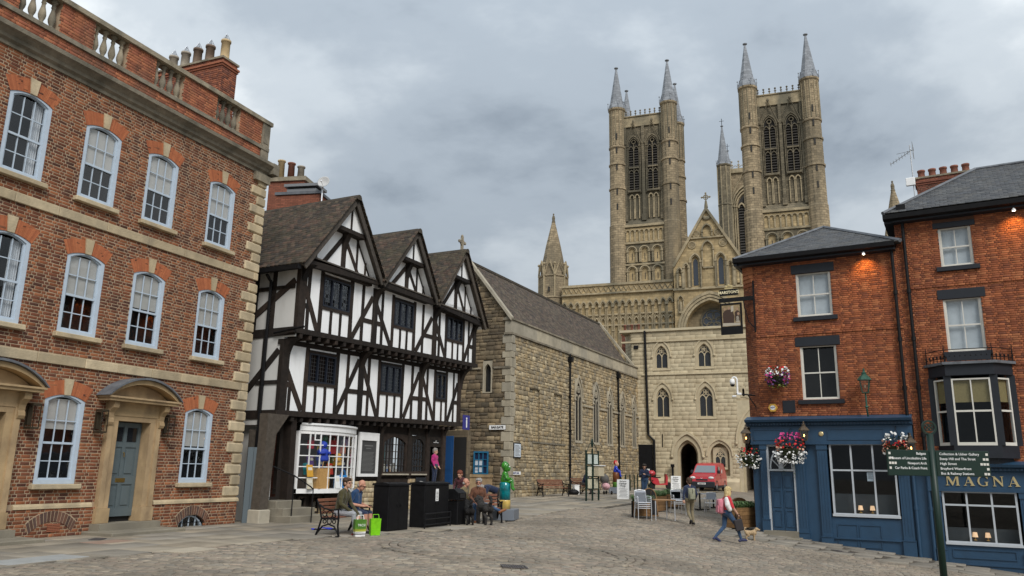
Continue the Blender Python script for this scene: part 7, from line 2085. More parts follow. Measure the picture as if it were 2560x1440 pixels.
# ---------------------------------------------------------------- hanging baskets
m_leaf = mat('leaf_green', (.045, .085, .022), .6, cols=[(.035, .065, .02), (.06, .105, .03), (.07, .10, .035)], var=.25)
FL = {'white': mat('petal_white', (.78, .78, .76), .7, var=.08), 'red': mat('petal_red', (.55, .02, .02), .6, var=.15), 'pink': mat('petal_pink', (.55, .05, .22), .6, var=.15), 'purple': mat('petal_purple', (.10, .03, .14), .6, var=.2), 'blush': mat('petal_blush', (.6, .32, .22), .6, var=.2), 'lime': mat('leaf_lime', (.18, .20, .04), .6, var=.2)}
def leaves(mb, pts, sz, rn, flat=.5):
 for p in pts:
  a = rn.uniform(0, 2 * PI); t = rn.uniform(-flat, flat); s = sz * rn.uniform(.6, 1.3)
  d = Vector((math.cos(a), math.sin(a), t)).normalized() * s; n = Vector((-d.y, d.x, rn.uniform(-.4, .4) * s)).normalized() * s * .45
  p = Vector(p); mid = p + d * .5 + Vector((0, 0, s * .12))
  mb.add([p, mid + n, p + d, mid - n], [(0, 1, 2, 3)])
def petals(mb, pts, sz, rn):
 for p in pts:
  s = sz * rn.uniform(.7, 1.25); p = Vector(p)
  ax = Vector((rn.uniform(-.6, .6), rn.uniform(-1, .0), rn.uniform(-.3, .8))).normalized()
  e1 = ax.cross(Vector((0, 0, 1))).normalized() if abs(ax.z) < .95 else Vector((1, 0, 0)); e2 = ax.cross(e1)
  ring_ = [p + (e1 * math.cos(k * PI / 2.5) + e2 * math.sin(k * PI / 2.5)) * s for k in range(5)]
  mb.add([p - ax * s * .25] + ring_ + [p + ax * s * .15], [(0, 1 + (k + 1) % 5, 1 + k) for k in range(5)] + [(6, 1 + k, 1 + (k + 1) % 5) for k in range(5)])
def basket(label, u, y_, z_, r, layout, chain=.5, trail=0.0, seed=0):
 """layout: list of (colour, count, zlo, zhi, radius factor)"""
 rn = random.Random(seed + 300)
 o = empty('hanging_basket', label, 'flower basket', at_pub(u, y_, z_), pub.rotation_euler[2], 'flower baskets on the pub front')
 m = MB(); m.lathe([(.05, -r * .75), (r * .55, -r * .5), (r * .72, 0)], n=12); m.build('bowl', mat('basket_moss', (.035, .04, .02), .95, noise=(20, .3)), o)
 m = MB(); 
 for k in range(3): a = k * 2 * PI / 3; m.tube([(r * .6 * math.cos(a), r * .6 * math.sin(a), 0), (0, 0, chain)], .006, 4)
 m.tube([(0, 0, chain), (0, -y_ * .6, chain + .10), (0, -y_, chain + .10)], .012, 5); m.build('chain', m_black, o)
 def rp(zlo, zhi, rf):
  a = rn.uniform(0, 2 * PI); z__ = rn.uniform(zlo, zhi); t = max(0, 1 - (z__ / (r * 1.25)) ** 2) ** .5
  q = r * rf * (.35 + .65 * t) * rn.uniform(.75, 1.08); return (q * math.cos(a), q * math.sin(a), z__)
 m = MB(); leaves(m, [rp(-r * .95, r * .8, .95) for _ in range(340)], .085, rn); 
 if trail:
  pts = []
  for k in range(5):
   a = rn.uniform(0, 2 * PI); x, y2 = r * .6 * math.cos(a), r * .6 * math.sin(a)
   for q in range(14): pts.append((x + rn.uniform(-.04, .04), y2 + rn.uniform(-.04, .04), -r * .5 - trail * q / 14 * rn.uniform(.7, 1)))
  leaves(m, pts, .06, rn)
 f = m.build('foliage', m_leaf, o); f['kind'] = 'stuff'
 for colr, cnt, zlo, zhi, rf in layout:
  m = MB(); petals(m, [rp(zlo * r, zhi * r, rf) for _ in range(cnt)], .040, rn); q = m.build('flowers', FL[colr], o); q['kind'] = 'stuff'
basket('round mixed flower basket with red, white and purple blooms on the brick wall', .80, -.45, 5.20, .40, [('red', 22, .55, 1.0, 1.0), ('white', 75, .0, .85, 1.08), ('purple', 90, -.8, .3, 1.08), ('pink', 35, -.6, .3, 1.1), ('lime', 14, -1.0, -.7, .9)], .55, 0, 1)
basket('flower basket with pink crown and white skirt beside the blue pub door', 1.10, -.50, 2.60, .50, [('pink', 75, .65, 1.1, .95), ('red', 60, .0, .7, 1.0), ('blush', 30, -.3, .4, 1.05), ('white', 170, -1.05, -.25, 1.15)], .62, .9, 2)
basket('shaded flower basket with white trailing blooms at the pub corner', -.45, -.25, 2.30, .38, [('red', 20, .2, .9, .9), ('white', 110, -1.1, .2, 1.1)], .5, .2, 3)
basket('flower basket with white crown and red centre at the right end of the blue front', 4.58, -.50, 2.68, .40, [('white', 40, .45, 1.15, 1.0), ('red', 45, -.1, .5, .9), ('blush', 60, -.5, .5, 1.1), ('white', 40, -1.1, -.5, 1.1)], .58, .9, 4)
# ================================================================ things in the square
def T(name, label, cat, x, y, rz=0.0, group=None, z=None):
 return empty(name, label, cat, (x, y, zg(x, y) + .02 if z is None else z), R(rz), group)
def B(o, name, mt, *a, b=.006): return boxpart(name, mt, o, *a, b)
m_iron = m_black
m_slat = mat('bench_timber', (.22, .095, .055), .7, cols=[(.19, .08, .05), (.25, .11, .065)], var=.12, noise=(14, .2))
def bench(label, x, y, f, ln=1.6, src=None):
 """cast iron bench facing azimuth f"""
 o = T('park_bench', label, 'bench', x, y, 180 - f, 'iron and timber benches')
 if src:
  for ch in src.children: copy_tree(ch, o)
  return o
 for s in (-1, 1):
  e = s * ln / 2
  m = MB()
  m.tube([(e, .34, 0), (e, .26, .2), (e, .20, .42), (e, .27, .68), (e, .36, .86)], [.03, .026, .026, .024, .018], 6)
  m.tube([(e, -.30, 0), (e, -.26, .25), (e, -.27, .44), (e, -.25, .62), (e, -.30, .66), (e, -.33, .62)], [.03, .026, .026, .024, .024, .02], 6)
  m.tube([(e, -.26, .64), (e, -.05, .62), (e, .15, .66), (e, .27, .74)], .022, 6); m.tube([(e, -.26, .42), (e, .21, .42)], .024, 6); m.tube([(e, -.28, .06), (e, -.16, .24), (e, 0, .29), (e, .16, .24), (e, .31, .06)], .02, 6)
  for cy, cz, r in ((-.02, .52, .085), (-.14, .50, .05), (.12, .52, .055), (-.02, .355, .06), (-.15, .35, .045), (.11, .35, .045)):
   m.tube([(e, cy + r * math.cos(a * PI / 5), cz + r * math.sin(a * PI / 5)) for a in range(11)], .013, 5)
  for yy in (-.30, .34): m.box(e - .04, e + .04, yy - .08, yy + .08, 0, .02)
  m.build('end_frame', m_iron, o)
 for k in range(4): z = .52 + k * .095; B(o, 'slat', m_slat, -ln / 2, ln / 2, .225 + k * .035, .25 + k * .035, z, z + .07)
 for k in range(5): B(o, 'slat', m_slat, -ln / 2, ln / 2, -.27 + k * .095, -.19 + k * .095, .44, .465)
 return o
b1 = bench('iron bench by the bow window with two men seated on it', -4.12, 20.72, 108)
bench('iron bench with two older men and their black dogs beside it', -1.05, 26.15, 165, src=b1)
bench('empty iron bench against the church wall', 2.35, 42.95, 150, src=b1)
bench('iron bench by the church wall behind the map panels', 4.15, 46.2, 118, src=b1)
# black service cabinets, rack, litter bin
def cabinet(label, x, y, az, w_, d_, h_, notice):
 o = T('service_cabinet', label, 'cabinet', x, y, 90 - az, 'black street cabinets')
 B(o, 'body', m_black, 0, w_, 0, d_, 0, h_ - .08, b=.012); m = MB(); m.prism_x([(-.03, h_ - .08), (d_ + .03, h_ - .08), (d_ + .02, h_ - .03), (d_ * .55, h_), (d_ * .4, h_), (-.02, h_ - .03)][::-1], -.03, w_ + .03); m.build('lid', m_black, o)
 B(o, 'door', m_black, .03, w_ / 2 - .005, -.012, -.002, .06, h_ - .12, b=.003); B(o, 'door', m_black, w_ / 2 + .005, w_ - .03, -.012, -.002, .06, h_ - .12, b=.003)
 for x_ in (w_ / 2 - .08, w_ / 2 + .08): B(o, 'handle', m_iron, x_ - .02, x_ + .02, -.03, -.012, h_ * .5, h_ * .56)
 if notice:
  n_ = B(o, 'notice', m_white, w_ * .42, w_ * .42 + .17, -.018, -.014, .74, 1.08, b=0)
  for k in range(6): B(n_, 'text_line', m_txt, w_ * .42 + .03, w_ * .42 + .14, -.020, -.0185, .78 + k * .04, .795 + k * .04, b=0)
cabinet('plain matt black cabinet beside the seated men', -3.15, 21.46, 25.6, .98, .50, 1.27, False)
cabinet('wide black cabinet with a white notice on its door', -2.36, 23.0, 24, 1.42, .48, 1.28, True)
o = T('wheel_rack', 'low black tubular rack in front of the wide cabinet', 'rack', -2.30, 22.66, 90 - 22)
m = MB()
for z in (.12, .27, .42): m.tube([(0, 0, z), (1.6, 0, z)], .02, 6)
for x in (0, 1.6): m.tube([(x, 0, 0), (x, 0, .42)], .022, 6)
m.build('frame', m_iron, o)
o = T('litter_bin', 'square black litter bin with pitched hood beside the cabinet', 'bin', -1.62, 24.8, 64)
B(o, 'body', m_black, -.22, .22, -.22, .22, 0, .72, b=.02); m = MB(); m.prism_x([(-.24, .74), (.24, .74), (.24, .95), (.1, 1.06), (-.1, 1.06), (-.24, .95)][::-1], -.25, .25); m.build('hood', m_black, o); B(o, 'opening', m_dark, -.15, .15, -.262, -.25, .80, .93)
o = T('blue_sheet', 'crumpled blue plastic sheet lying behind the bench', 'sheet', -5.15, 21.6, 20)
m = MB(); rn = random.Random(2)
for i in range(8):
 for j in range(4): m.v.append((i * .09 + rn.uniform(-.02, .02), j * .09 + rn.uniform(-.02, .02), .02 + .06 * rn.random()))
m.f = [(i * 4 + j, i * 4 + 4 + j, i * 4 + 5 + j, i * 4 + 1 + j) for i in range(7) for j in range(3)]; m.mi = [0] * len(m.f); m.build('plastic', mat('blue_plastic', (.01, .03, .42), .35), o)
def shopping_bag(label, x, y, f, cols, txt=None, handle=m_white):
 o = T('shopping_bag', label, 'bag', x, y, 180 - f, 'bags at the feet of the seated men')
 z = 0
 for k, (h_, mt) in enumerate(cols):
  w0, w1 = .12 + .006 * k, .12 + .006 * (k + 1)
  m = MB(); m.add([(-w0, -.08, z), (w0, -.08, z), (w0 - .01, .08, z), (-w0 + .01, .08, z), (-w1, -.09 - .01 * k, z + h_), (w1, -.09, z + h_), (w1 - .02, .09, z + h_), (-w1 + .02, .09, z + h_)], [(0, 3, 2, 1), (4, 5, 6, 7), (0, 1, 5, 4), (1, 2, 6, 5), (2, 3, 7, 6), (3, 0, 4, 7)]); m.build('panel', mt, o); z += h_
 m = MB(); m.tube([(-.08, -.08, z - .02), (-.07, -.05, z + .1), (.07, -.05, z + .1), (.08, -.08, z - .02)], .01, 5); m.build('handle', handle, o)
 if txt: text(txt, .075, m_white, o, (0, -.142, z - .13))
m_bagg = mat('bag_green', (.09, .22, .03), .5); m_lime = m_lime; m_bagl = mat('bag_lime', (.20, .58, .01), .4, noise=(9, .2)); m_bagy = mat('bag_yellow_green', (.42, .45, .06), .5)
shopping_bag('green and white carrier bag held between the knees of the man in the hoodie', -3.62, 20.02, 150, [(.06, m_white), (.02, m_black), (.05, m_white), (.06, m_bagy), (.22, m_bagg)], 'TRCSI')
shopping_bag('bright lime green carrier bag at the feet of the man in shorts', -3.32, 20.45, 150, [(.15, m_bagl), (.26, m_bagl)], None, m_bagl)
# painted statues on plinths
m_sgreen = mat('glossy_green', (.035, .22, .015), .15, coat=.8, noise=(9, .7)); m_steal = mat('glossy_teal', (.0, .16, .18), .12, coat=.8, noise=(7, .7)); m_ssand = mat('glossy_sand', (.55, .38, .10), .2, coat=.6, noise=(6, .3)); m_plg = mat('plinth_grey', (.17, .19, .22), .5)
def imp_statue(label, x, y, f, s, mb_, mc, mbase, mh, md, mf):
 o = T('painted_statue', label, 'statue', x, y, 180 - f, 'painted statues on the trail')
 m = MB(); m.cbox((0, 0, .20), (1.05, .80, .34), .01); m.build('plinth', md, o)
 m = MB(); m.lathe([(.26, .37), (.255, .62), (.25, .66)], n=18); m.build('column_base', mbase, o, True); m = MB(); m.lathe([(.25, .661), (.245, 1.2), (.2, 1.23)], n=18); m.build('column', mc, o, True)
 m = MB(); m.lathe([(.19, 1.2), (.21, 1.3), (.17, 1.42), (.12, 1.55), (.08, 1.60)], n=14)
 m.tube([(-.17, 0, 1.50), (-.24, -.10, 1.36), (-.12, -.28, 1.33)], [.07, .055, .045], 8); m.tube([(.17, 0, 1.50), (.24, -.10, 1.36), (.12, -.28, 1.33)], [.07, .055, .045], 8)
 m.tube([(-.09, -.05, 1.25), (-.10, -.32, 1.27), (-.10, -.33, 1.05), (-.10, -.42, .98)], [.09, .07, .055, .05], 8); m.tube([(.09, -.05, 1.25), (.10, -.32, 1.27), (.10, -.33, 1.05), (.10, -.42, .98)], [.09, .07, .055, .05], 8)
 m.build('figure', mb_, o, True)
 m = MB(); m.ell((0, -.03, 1.72), (.155, .17, .17), 16, 10); m.ell((0, -.15, 1.66), (.09, .08, .08), 10, 7); m.ell((0, -.21, 1.70), (.03, .04, .03), 8, 5)
 for s_ in (-1, 1): m.ell((s_ * .16, 0, 1.74), (.035, .05, .07), 8, 5)
 m.build('head', mf, o, True); m = MB(); m.ell((0, .02, 1.77), (.17, .17, .15), 16, 8); m.build('cap', mh, o, True)
 for s_ in (-1, 1): m = MB(); m.ell((s_ * .06, -.185, 1.74), (.025, .02, .025), 8, 5); m.build('eye', m_white, o, True)
 for ch in o.children:
  if not ch.name.startswith('plinth'): ch.scale = (.76, .76, 1)
 return o
imp_statue('glossy green seated figure on a teal painted column', -.12, 27.1, 100, 1, m_sgreen, m_steal, m_ssand, m_sgreen, m_plg, m_sgreen)
imp_statue('painted statue in blue jacket and red cap on a brown stump', 6.28, 47.4, 100, 1, mat('gloss_blue', (.01, .04, .45), .2, coat=.6), mat('stump_brown', (.16, .055, .02), .4, noise=(12, .4)), m_bagg, mat('gloss_red', (.5, .02, .02), .2, coat=.6), m_plg, mat('gloss_skin', (.62, .36, .24), .25, coat=.4))
# signs on the church and the timbered building
CM = lambda u, y, z: tuple(wmat(church) @ Vector((u, y, z)))
def on_gable(name, label, cat, u, z): return empty(name, label, cat, tuple(wmat(church) @ (fx @ Vector((u, -.10, z)))), R(90 - 26.8 - 90))
o = on_gable('street_sign', 'white street name plate reading BAILGATE on the church gable', 'sign', -.68, 3.79); B(o, 'plate', m_white, -.47, .47, 0, .03, -.11, .11, b=.004); B(o, 'border', m_black, -.475, .475, .008, .034, -.118, .118, b=0); text('BAILGATE', .155, m_black, o, (0, -.004, 0), off=.006)
o = on_gable('notice_case', 'blue framed glazed notice case above the stone panel', 'notice board', -1.57, 1.45); m_nb = mat('noticeblue', (.02, .14, .26), .5); m = MB(); m.ring([(-.42, 0), (-.42, 1.14), (.42, 1.14), (.42, 0)], [(-.36, .06), (-.36, 1.06), (.36, 1.06), (.36, .06)], -.06, .02)
for x in (-.12, .12): m.box(x - .02, x + .02, -.05, 0, .06, 1.06)
for z in (.40, .73): m.box(-.36, .36, -.049, -.001, z - .02, z + .02)
m.build('frame', m_nb, o); B(o, 'back', mat('notice_navy', (.01, .02, .06), .6), -.36, .36, 0, .02, .06, 1.06, b=0)
for x0, z0, h_ in ((-.34, .44, .27), (-.10, .44, .27), (-.34, .22, .15), (-.10, .10, .28), (-.34, .07, .12)): B(o, 'paper', mat('paper', (.6, .66, .72), .8), x0, x0 + .19, -.012, -.004, z0, z0 + h_, b=0)
o = empty('plaque', 'white information plaque in a black frame on the church corner', 'plaque', CM(.74, -.08, 2.28), R(90 - 26.8)); B(o, 'frame', m_black, -.43, .43, 0, .06, 0, .78); pl = B(o, 'panel', mat('paper', (.6, .66, .72), .8), -.37, .37, -.01, -.002, .06, .72, b=0)
for k in range(9): B(pl, 'text_line', m_txt, -.3, .3 - .08 * (k % 3), -.013, -.011, .12 + k * .062, .145 + k * .062, b=0)
o = empty('street_sign', 'small white street name plate low on the church wall', 'sign', CM(.62, -.06, 1.45), R(90 - 26.8)); B(o, 'plate', m_white, -.58, .58, 0, .03, 0, .16, b=.004); text('DRURY LANE', .12, mat('ink_blue', (.02, .03, .16), .6), o, (0, -.004, .08), off=.004)
o = empty('information_sign', 'purple hanging sign with a white letter i beside the timbered building', 'sign', tuple(wmat(tim) @ Vector((11.72, -.05, 3.34))), R(90 - 26.8)); B(o, 'panel', mat('sign_purple', (.035, .035, .22), .5), -.29, .29, 0, .04, 0, .62, b=.01); text('i', .62, m_white, o, (0, -.006, .30), off=.02); m = MB(); m.tube([(-.5, .02, .80), (.3, .02, .80)], .018, 5); m.tube([(-.2, .02, .6), (-.2, .02, .8)], .01, 4); m.tube([(.2, .02, .6), (.2, .02, .8)], .01, 4); m.build('bracket', m_black, o)
o = empty('wall_sign', 'small dark sign with white lettering on the rubble base', 'sign', tuple(wmat(tim) @ Vector((8.75, Y0 - .12, .85))), R(90 - 26.8)); B(o, 'panel', m_navyblk, -.36, .36, 0, .03, 0, .48); text('i  Visitor\n   Information', .075, m_white, o, (0, -.004, .28))
# the lane: blue door leaf and a flat dark panel painting the shade of the passage between the two buildings
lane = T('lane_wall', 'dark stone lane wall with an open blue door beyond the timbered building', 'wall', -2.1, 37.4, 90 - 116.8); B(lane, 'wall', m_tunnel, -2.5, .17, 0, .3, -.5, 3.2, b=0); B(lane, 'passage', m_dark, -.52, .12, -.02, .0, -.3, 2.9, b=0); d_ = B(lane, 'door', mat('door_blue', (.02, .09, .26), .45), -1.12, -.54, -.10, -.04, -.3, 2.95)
for z0, z1 in ((.2, 1.2), (1.4, 2.7)): B(d_, 'panel', mat('door_blue', (.02, .09, .26), .45), -1.04, -.62, -.115, -.10, z0, z1, b=.01)
# grey side gate and the strip between house and timbered building
o = empty('side_gate', 'tall slate grey boarded gate between the brick house and the timbered building', 'gate', (-7.72, 23.72, 0), R(90 - 60))
for k in range(4): B(o, 'board', mat('gate_grey', (.10, .125, .14), .6), .02 + k * .17, .185 + k * .17, 0, .05, 0, 2.2)
# map panels
o = T('map_panels', 'tall green framed stand of map and notice panels with a leaflet box', 'information stand', 4.07, 39.4, math.degrees(math.atan2(.88, .71)))
for x in (-.55, 0, .55): m = MB(); m.tube([(x, 0, 0), (x, 0, 2.3 if x else 2.5)], .045, 8); m.ell((x, 0, 2.35 if x else 2.75), (.05 if x else .09, .05, .06 if x else .24), 8, 6); m.build('post', m_green, o)
for x in (-.55, .0):
 for k in range(3):
  p = B(o, 'panel', m_green, x + .05, x + .50, -.03, .03, .55 + k * .58, 1.09 + k * .58); B(p, 'poster', mat('poster%d' % k, [(.55, .52, .38), (.6, .58, .45), (.5, .55, .5)][k] if x or k < 2 else (.62, .62, .5), .7, noise=(12, .25)), x + .10, x + .45, -.036, -.031, .60 + k * .58, 1.04 + k * .58, b=0)
B(o, 'leaflet_box', mat('leaflet_cream', (.55, .48, .34), .6), .12, .62, -.30, -.04, 1.18, 1.66); B(o, 'box_lid', m_white, .08, .66, -.36, -.02, 1.66, 1.70)
m = MB(); m.tube([(-.5 + i * .1, 0, 2.3 + .5 * math.sin(PI * i / 10)) for i in range(11)], .014, 5); m.build('hoop', m_green, o)
# menu boards
def aboard(label, x, y, f):
 o = T('menu_board', label, 'menu board', x, y, 180 - f, 'white menu boards in the square')
 for s, mt in ((-1, m_white), (1, mat('board_brown', (.06, .035, .025), .7))):
  m = MB(); m.cbox((0, 0, .5), (.62, .03, 1.0), .01); m.xform(Matrix.Translation((0, s * .18, 0)) @ Matrix.Rotation(R(s * 9), 4, 'X')); q = m.build('leaf', mt, o)
  if s < 0:
   tx = ['Bailgate', 'Carriage', 'Tours']
   for k in range(3): t_ = text(tx[k], .11, m_black, q, (0, -.165 - .14 + .155 * (.88 - k * .11), .90 - k * .115), rot=(R(81), 0, 0), off=.002)
   for k in range(7): m = MB(); m.box(-.22 + .03 * (k % 3), .22 - .04 * (k % 2), -.018, -.016, .12 + k * .065, .14 + k * .065); m.xform(Matrix.Translation((0, -.18, 0)) @ Matrix.Rotation(R(-9), 4, 'X')); m.build('text_line', m_txt, q)
aboard('white menu board near the man with the phone', 5.85, 41.4, 192)
aboard('white menu board beside the front of the red van', 10.58, 51.2, 198)
# cycle railings
for i, (x, y) in enumerate(((7.1, 50.2), (7.5, 51.0), (7.9, 51.8), (8.6, 53.2), (9.2, 54.2), (9.7, 54.6))):
 o = T('cycle_hoop', 'dark green railing hoop by the church end', 'railing', x, y, 62, 'green railings by the church end'); m = MB(); m.tube([(-.4, 0, 0), (-.4, 0, 1.0), (.4, 0, 1.0), (.4, 0, 0)], .04, 6); m.tube([(-.4, 0, .6), (.4, 0, .6)], .025, 6); m.build('hoop', m_green, o)
# push chair
o = T('push_chair', 'folded grey push chair with pink blanket beside the map panels', 'push chair', 5.5, 46.3, 20); m_pc = mat('chair_grey', (.10, .095, .09), .8)
m = MB(); m.ell((0, .05, .85), (.25, .3, .3), 12, 8); m.build('hood', m_pc, o, True); m = MB(); m.ell((0, -.1, .45), (.22, .35, .2), 12, 8); m.build('seat', mat('blanket_pink', (.6, .35, .38), .9, noise=(9, .3)), o, True)
m = MB(); m.tube([(-.22, -.35, .1), (-.24, .4, 1.05), (.24, .4, 1.05), (.22, -.35, .1)], .016, 6); m.tube([(-.22, .3, .1), (-.22, -.2, .7)], .016, 6); m.tube([(.22, .3, .1), (.22, -.2, .7)], .016, 6); m.build('frame', mat('galvanised', (.4, .41, .42), .4, metal=.8), o)
for x in (-.24, .24):
 for y in (-.35, .3): m = MB(); m.lathe([(.1, -.02), (.11, 0), (.1, .02)], n=12); m.xform(Matrix.Translation((x, y, .11)) @ Matrix.Rotation(R(90), 4, 'Y')); m.build('wheel', m_black, o)
# dark bag and white box by the wall
o = T('dark_holdall', 'dark slumped holdall at the foot of the church drainpipe', 'bag', 3.6, 45.0); m = MB(); m.ell((0, 0, .14), (.32, .2, .18), 12, 7); m.build('body', m_black, o, True); m = MB(); m.tube([(-.1, 0, .28), (0, -.02, .4), (.1, 0, .28)], .015, 5); m.build('handle', m_black, o)
o = T('white_crate', 'white plastic crate by the bench behind the map panels', 'crate', 3.75, 45.4, 30); m = MB(); m.prism_z([(-.16, -.14), (.16, -.14), (.16, .14), (-.16, .14)], 0, .5); m.build('body', m_white, o); B(o, 'rim', m_white, -.18, .18, -.16, .16, .5, .54)
# red van
m_vred = mat('van_red', (.46, .028, .040), .35, coat=.5, spec=.5, noise=(2, .08)); m_tyre = mat('tyre', (.015, .015, .016), .85); m_bump = mat('bumper_plastic', (.022, .024, .03), .6); m_vglass = mat('van_glass', (.16, .19, .21), .08, spec=.8); m_lampw = mat('headlamp', (.65, .66, .66), .12, spec=.8)
van = T('red_van', 'small red panel van parked before the gatehouse archway', 'van', 13.55, 54.9, -26)      # front faces -Y
prof = [(-2.0, .36), (-2.03, .62), (-1.96, .92), (-1.10, 1.12), (-.55, 1.66), (-.3, 1.76), (.5, 1.84), (1.8, 1.80), (2.02, 1.62), (2.08, .9), (2.06, .36)]
m = MB(); secs = [(-.84, .94), (-.80, 1.0), (0, 1.012), (.80, 1.0), (.84, .94)]
n = len(prof)
for i, (x, k) in enumerate(secs):
 for (y, z) in prof:
  t = 1 - .16 * max(0, (z - .9) / .9) if abs(x) > .5 else 1
  m.v.append((x * t, y * (.985 if abs(x) > .83 else 1), .36 + (z - .36) * k))
for i in range(len(secs) - 1):
 for j in range(n - 1): m.f.append((i * n + j, i * n + j + 1, i * n + n + j + 1, i * n + n + j))
 m.f.append((i * n + n - 1, i * n, i * n + n, i * n + 2 * n - 1))
m.f += [tuple(range(n - 1, -1, -1)), tuple(range(4 * n, 5 * n))]; m.mi = [0] * len(m.f); m.build('body', m_vred, van)
B(van, 'bumper', m_bump, -.84, .84, -2.10, -1.92, .22, .60, b=.05); B(van, 'bumper', m_bump, -.82, .82, 2.0, 2.14, .25, .55, b=.04); B(van, 'sill', m_bump, -.83, .83, -1.6, 1.9, .20, .37, b=.02)
m = MB(); m.add([(-.70, -1.065, 1.17), (.70, -1.065, 1.17), (.60, -.60, 1.63), (-.60, -.60, 1.63)], [(0, 1, 2, 3)]); m.xform(Matrix.Translation((0, -.012, .012))); m.build('windscreen', m_vglass, van)
for s in (-1, 1):
 m = MB(); m.ell((s * .60, -1.98, .84), (.19, .07, .09), 12, 8); m.build('headlight', m_lampw, van, True); B(van, 'mirror', m_bump, *sorted((s * .80, s * .98)), -.95, -.80, 1.12, 1.34, b=.03)
 m = MB(); m.add([(s * .800, -.85, 1.14), (s * .798, .0, 1.14), (s * .752, .0, 1.58), (s * .762, -.48, 1.58)], [(0, 1, 2, 3) if s < 0 else (3, 2, 1, 0)]); m.xform(Matrix.Translation((s * .02, 0, 0))); m.build('side_window', m_vglass, van)
 B(van, 'door_seam', m_bump, *sorted((s * .835, s * .842)), .03, .045, .45, 1.1, b=0); B(van, 'handle', m_bump, *sorted((s * .835, s * .86)), -.15, -.02, 1.0, 1.03)
 for y in (-1.33, 1.30):
  m = MB(); m.lathe([(.18, -.09), (.28, -.09), (.30, -.05), (.30, .05), (.28, .09), (.18, .09)], n=20); m.xform(Matrix.Translation((s * .74, y, .30)) @ Matrix.Rotation(R(90), 4, 'Y')); wl = m.build('wheel', m_tyre, van, True)
  m = MB(); m.lathe([(.04, -.10), (.17, -.095), (.18, -.05), (.18, .05), (.17, .095), (.04, .10)], n=16); m.xform(Matrix.Translation((s * .745, y, .30)) @ Matrix.Rotation(R(90), 4, 'Y')); m.build('rim', mat('hub_grey', (.35, .36, .37), .4, metal=.6), wl, True)
  m = MB(); m.lathe([(.36, -.06), (.36, .06), (.30, .06), (.30, -.06)], n=20); m.xform(Matrix.Translation((s * .79, y, .32)) @ Matrix.Rotation(R(90), 4, 'Y')); m.build('wheel_arch', m_bump, van)
np_ = B(van, 'number_plate', m_white, -.26, .26, -2.115, -2.10, .42, .53, b=.002); text('NX05 VUB', .085, m_black, np_, (0, -2.118, .475), off=.003)
B(van, 'grille', m_bump, -.38, .38, -2.035, -1.99, .66, .76, b=.01); m = MB(); m.tube([(-.07, -2.05, .84), (0, -2.06, .78), (.07, -2.05, .84)], .014, 5); m.build('badge', m_lampw, van)
B(van, 'side_notice', m_white, .845, .85, .25, .45, 1.15, 1.4, b=0)
# red scooter
sc = T('motor_scooter', 'red motor scooter with a rounded red top box', 'scooter', 10.3, 55.0, 100)
for y in (-.6, .6): m = MB(); m.lathe([(.1, -.05), (.20, -.05), (.24, 0), (.20, .05), (.1, .05)], n=18); m.xform(Matrix.Translation((0, y, .24)) @ Matrix.Rotation(R(90), 4, 'Y')); m.build('wheel', m_tyre, sc)
m = MB(); m.prism_x([(-.45, .3), (-.5, .75), (-.42, 1.0), (-.36, .98), (-.34, .42), (.1, .36), (.2, .72), (.75, .8), (.78, .6), (.55, .4), (.3, .28)][::-1], -.16, .16); m.build('body', m_vred, sc); m = MB(); m.tube([(-.3, -.42, 1.02), (0, -.46, .98), (.3, -.42, 1.02)], .025, 6); m.build('handlebar', m_black, sc); m = MB(); m.ell((0, .62, 1.05), (.26, .28, .2), 14, 8); m.build('top_box', m_vred, sc, True); B(sc, 'seat', m_black, -.14, .14, .0, .5, .74, .82, b=.03); B(sc, 'number_plate', m_white, -.1, .1, .86, .875, .42, .6)
# cafe furniture
m_alu = mat('aluminium', (.75, .76, .78), .35, metal=.5); m_top = mat('table_top', (.30, .17, .08), .5, noise=(8, .2)); m_mesh = mat('seat_mesh', (.42, .45, .50), .5, metal=.4)
CH = None
def chair(label, x, y, f, z, group):
 global CH
 o = T('stacking_chair', label, 'chair', x, y, 180 - f, group, zg(x, y) + z)
 if CH is None:
  CH = o
  for s in (-1, 1):
   m = MB(); m.tube([(s * .25, -.24, 0), (s * .25, -.23, .62), (s * .25, -.18, .66), (s * .25, .16, .66), (s * .22, .21, .66)], .014, 6); m.build('leg', m_alu, o); m = MB(); m.tube([(s * .24, .26, 0), (s * .22, .20, .45), (s * .21, .28, .86)], .014, 6); m.build('leg', m_alu, o)
  B(o, 'seat', m_alu, -.23, .23, -.22, .20, .43, .455); m = MB(); m.tube([(-.21, .28, .86), (0, .295, .89), (.21, .28, .86)], .014, 6); m.build('top_rail', m_alu, o); m = MB(); m.box(-.20, .20, .22, .235, .58, .86); m.xform(Matrix.Translation((0, .012, 0))); m.build('backrest', m_mesh, o)
 else:
  for ch in CH.children: copy_tree(ch, o)
for k in range(4): chair('aluminium chair in the stack beside the brown table', 4.92, 29.85, 170, k * .065, 'stack of chairs beside the brown table')
for k in range(3): chair('aluminium chair in the stack behind the brown table', 7.0, 33.6, 172, k * .065, 'stack of chairs behind the brown table')
for x, y, f, lb in ((9.3, 38.6, 100, 'aluminium chair drawn up to the far pedestal table'), (9.0, 36.2, 200, 'aluminium chair drawn up to the near pedestal table'), (7.95, 36.4, 60, 'aluminium chair half hidden behind the walker with the backpack')): chair(lb, x, y, f, 0, 'chairs at the pedestal tables')
o = T('cafe_table', 'brown square cafe table on four metal legs beside the stacked chairs', 'table', 5.72, 30.5, 12, 'cafe tables')
B(o, 'table_top', m_top, -.42, .42, -.42, .42, .72, .75)
for x in (-.38, .38):
 for y in (-.38, .38): m = MB(); m.tube([(x, y, 0), (x, y, .72)], .02, 6); m.build('leg', m_alu, o)
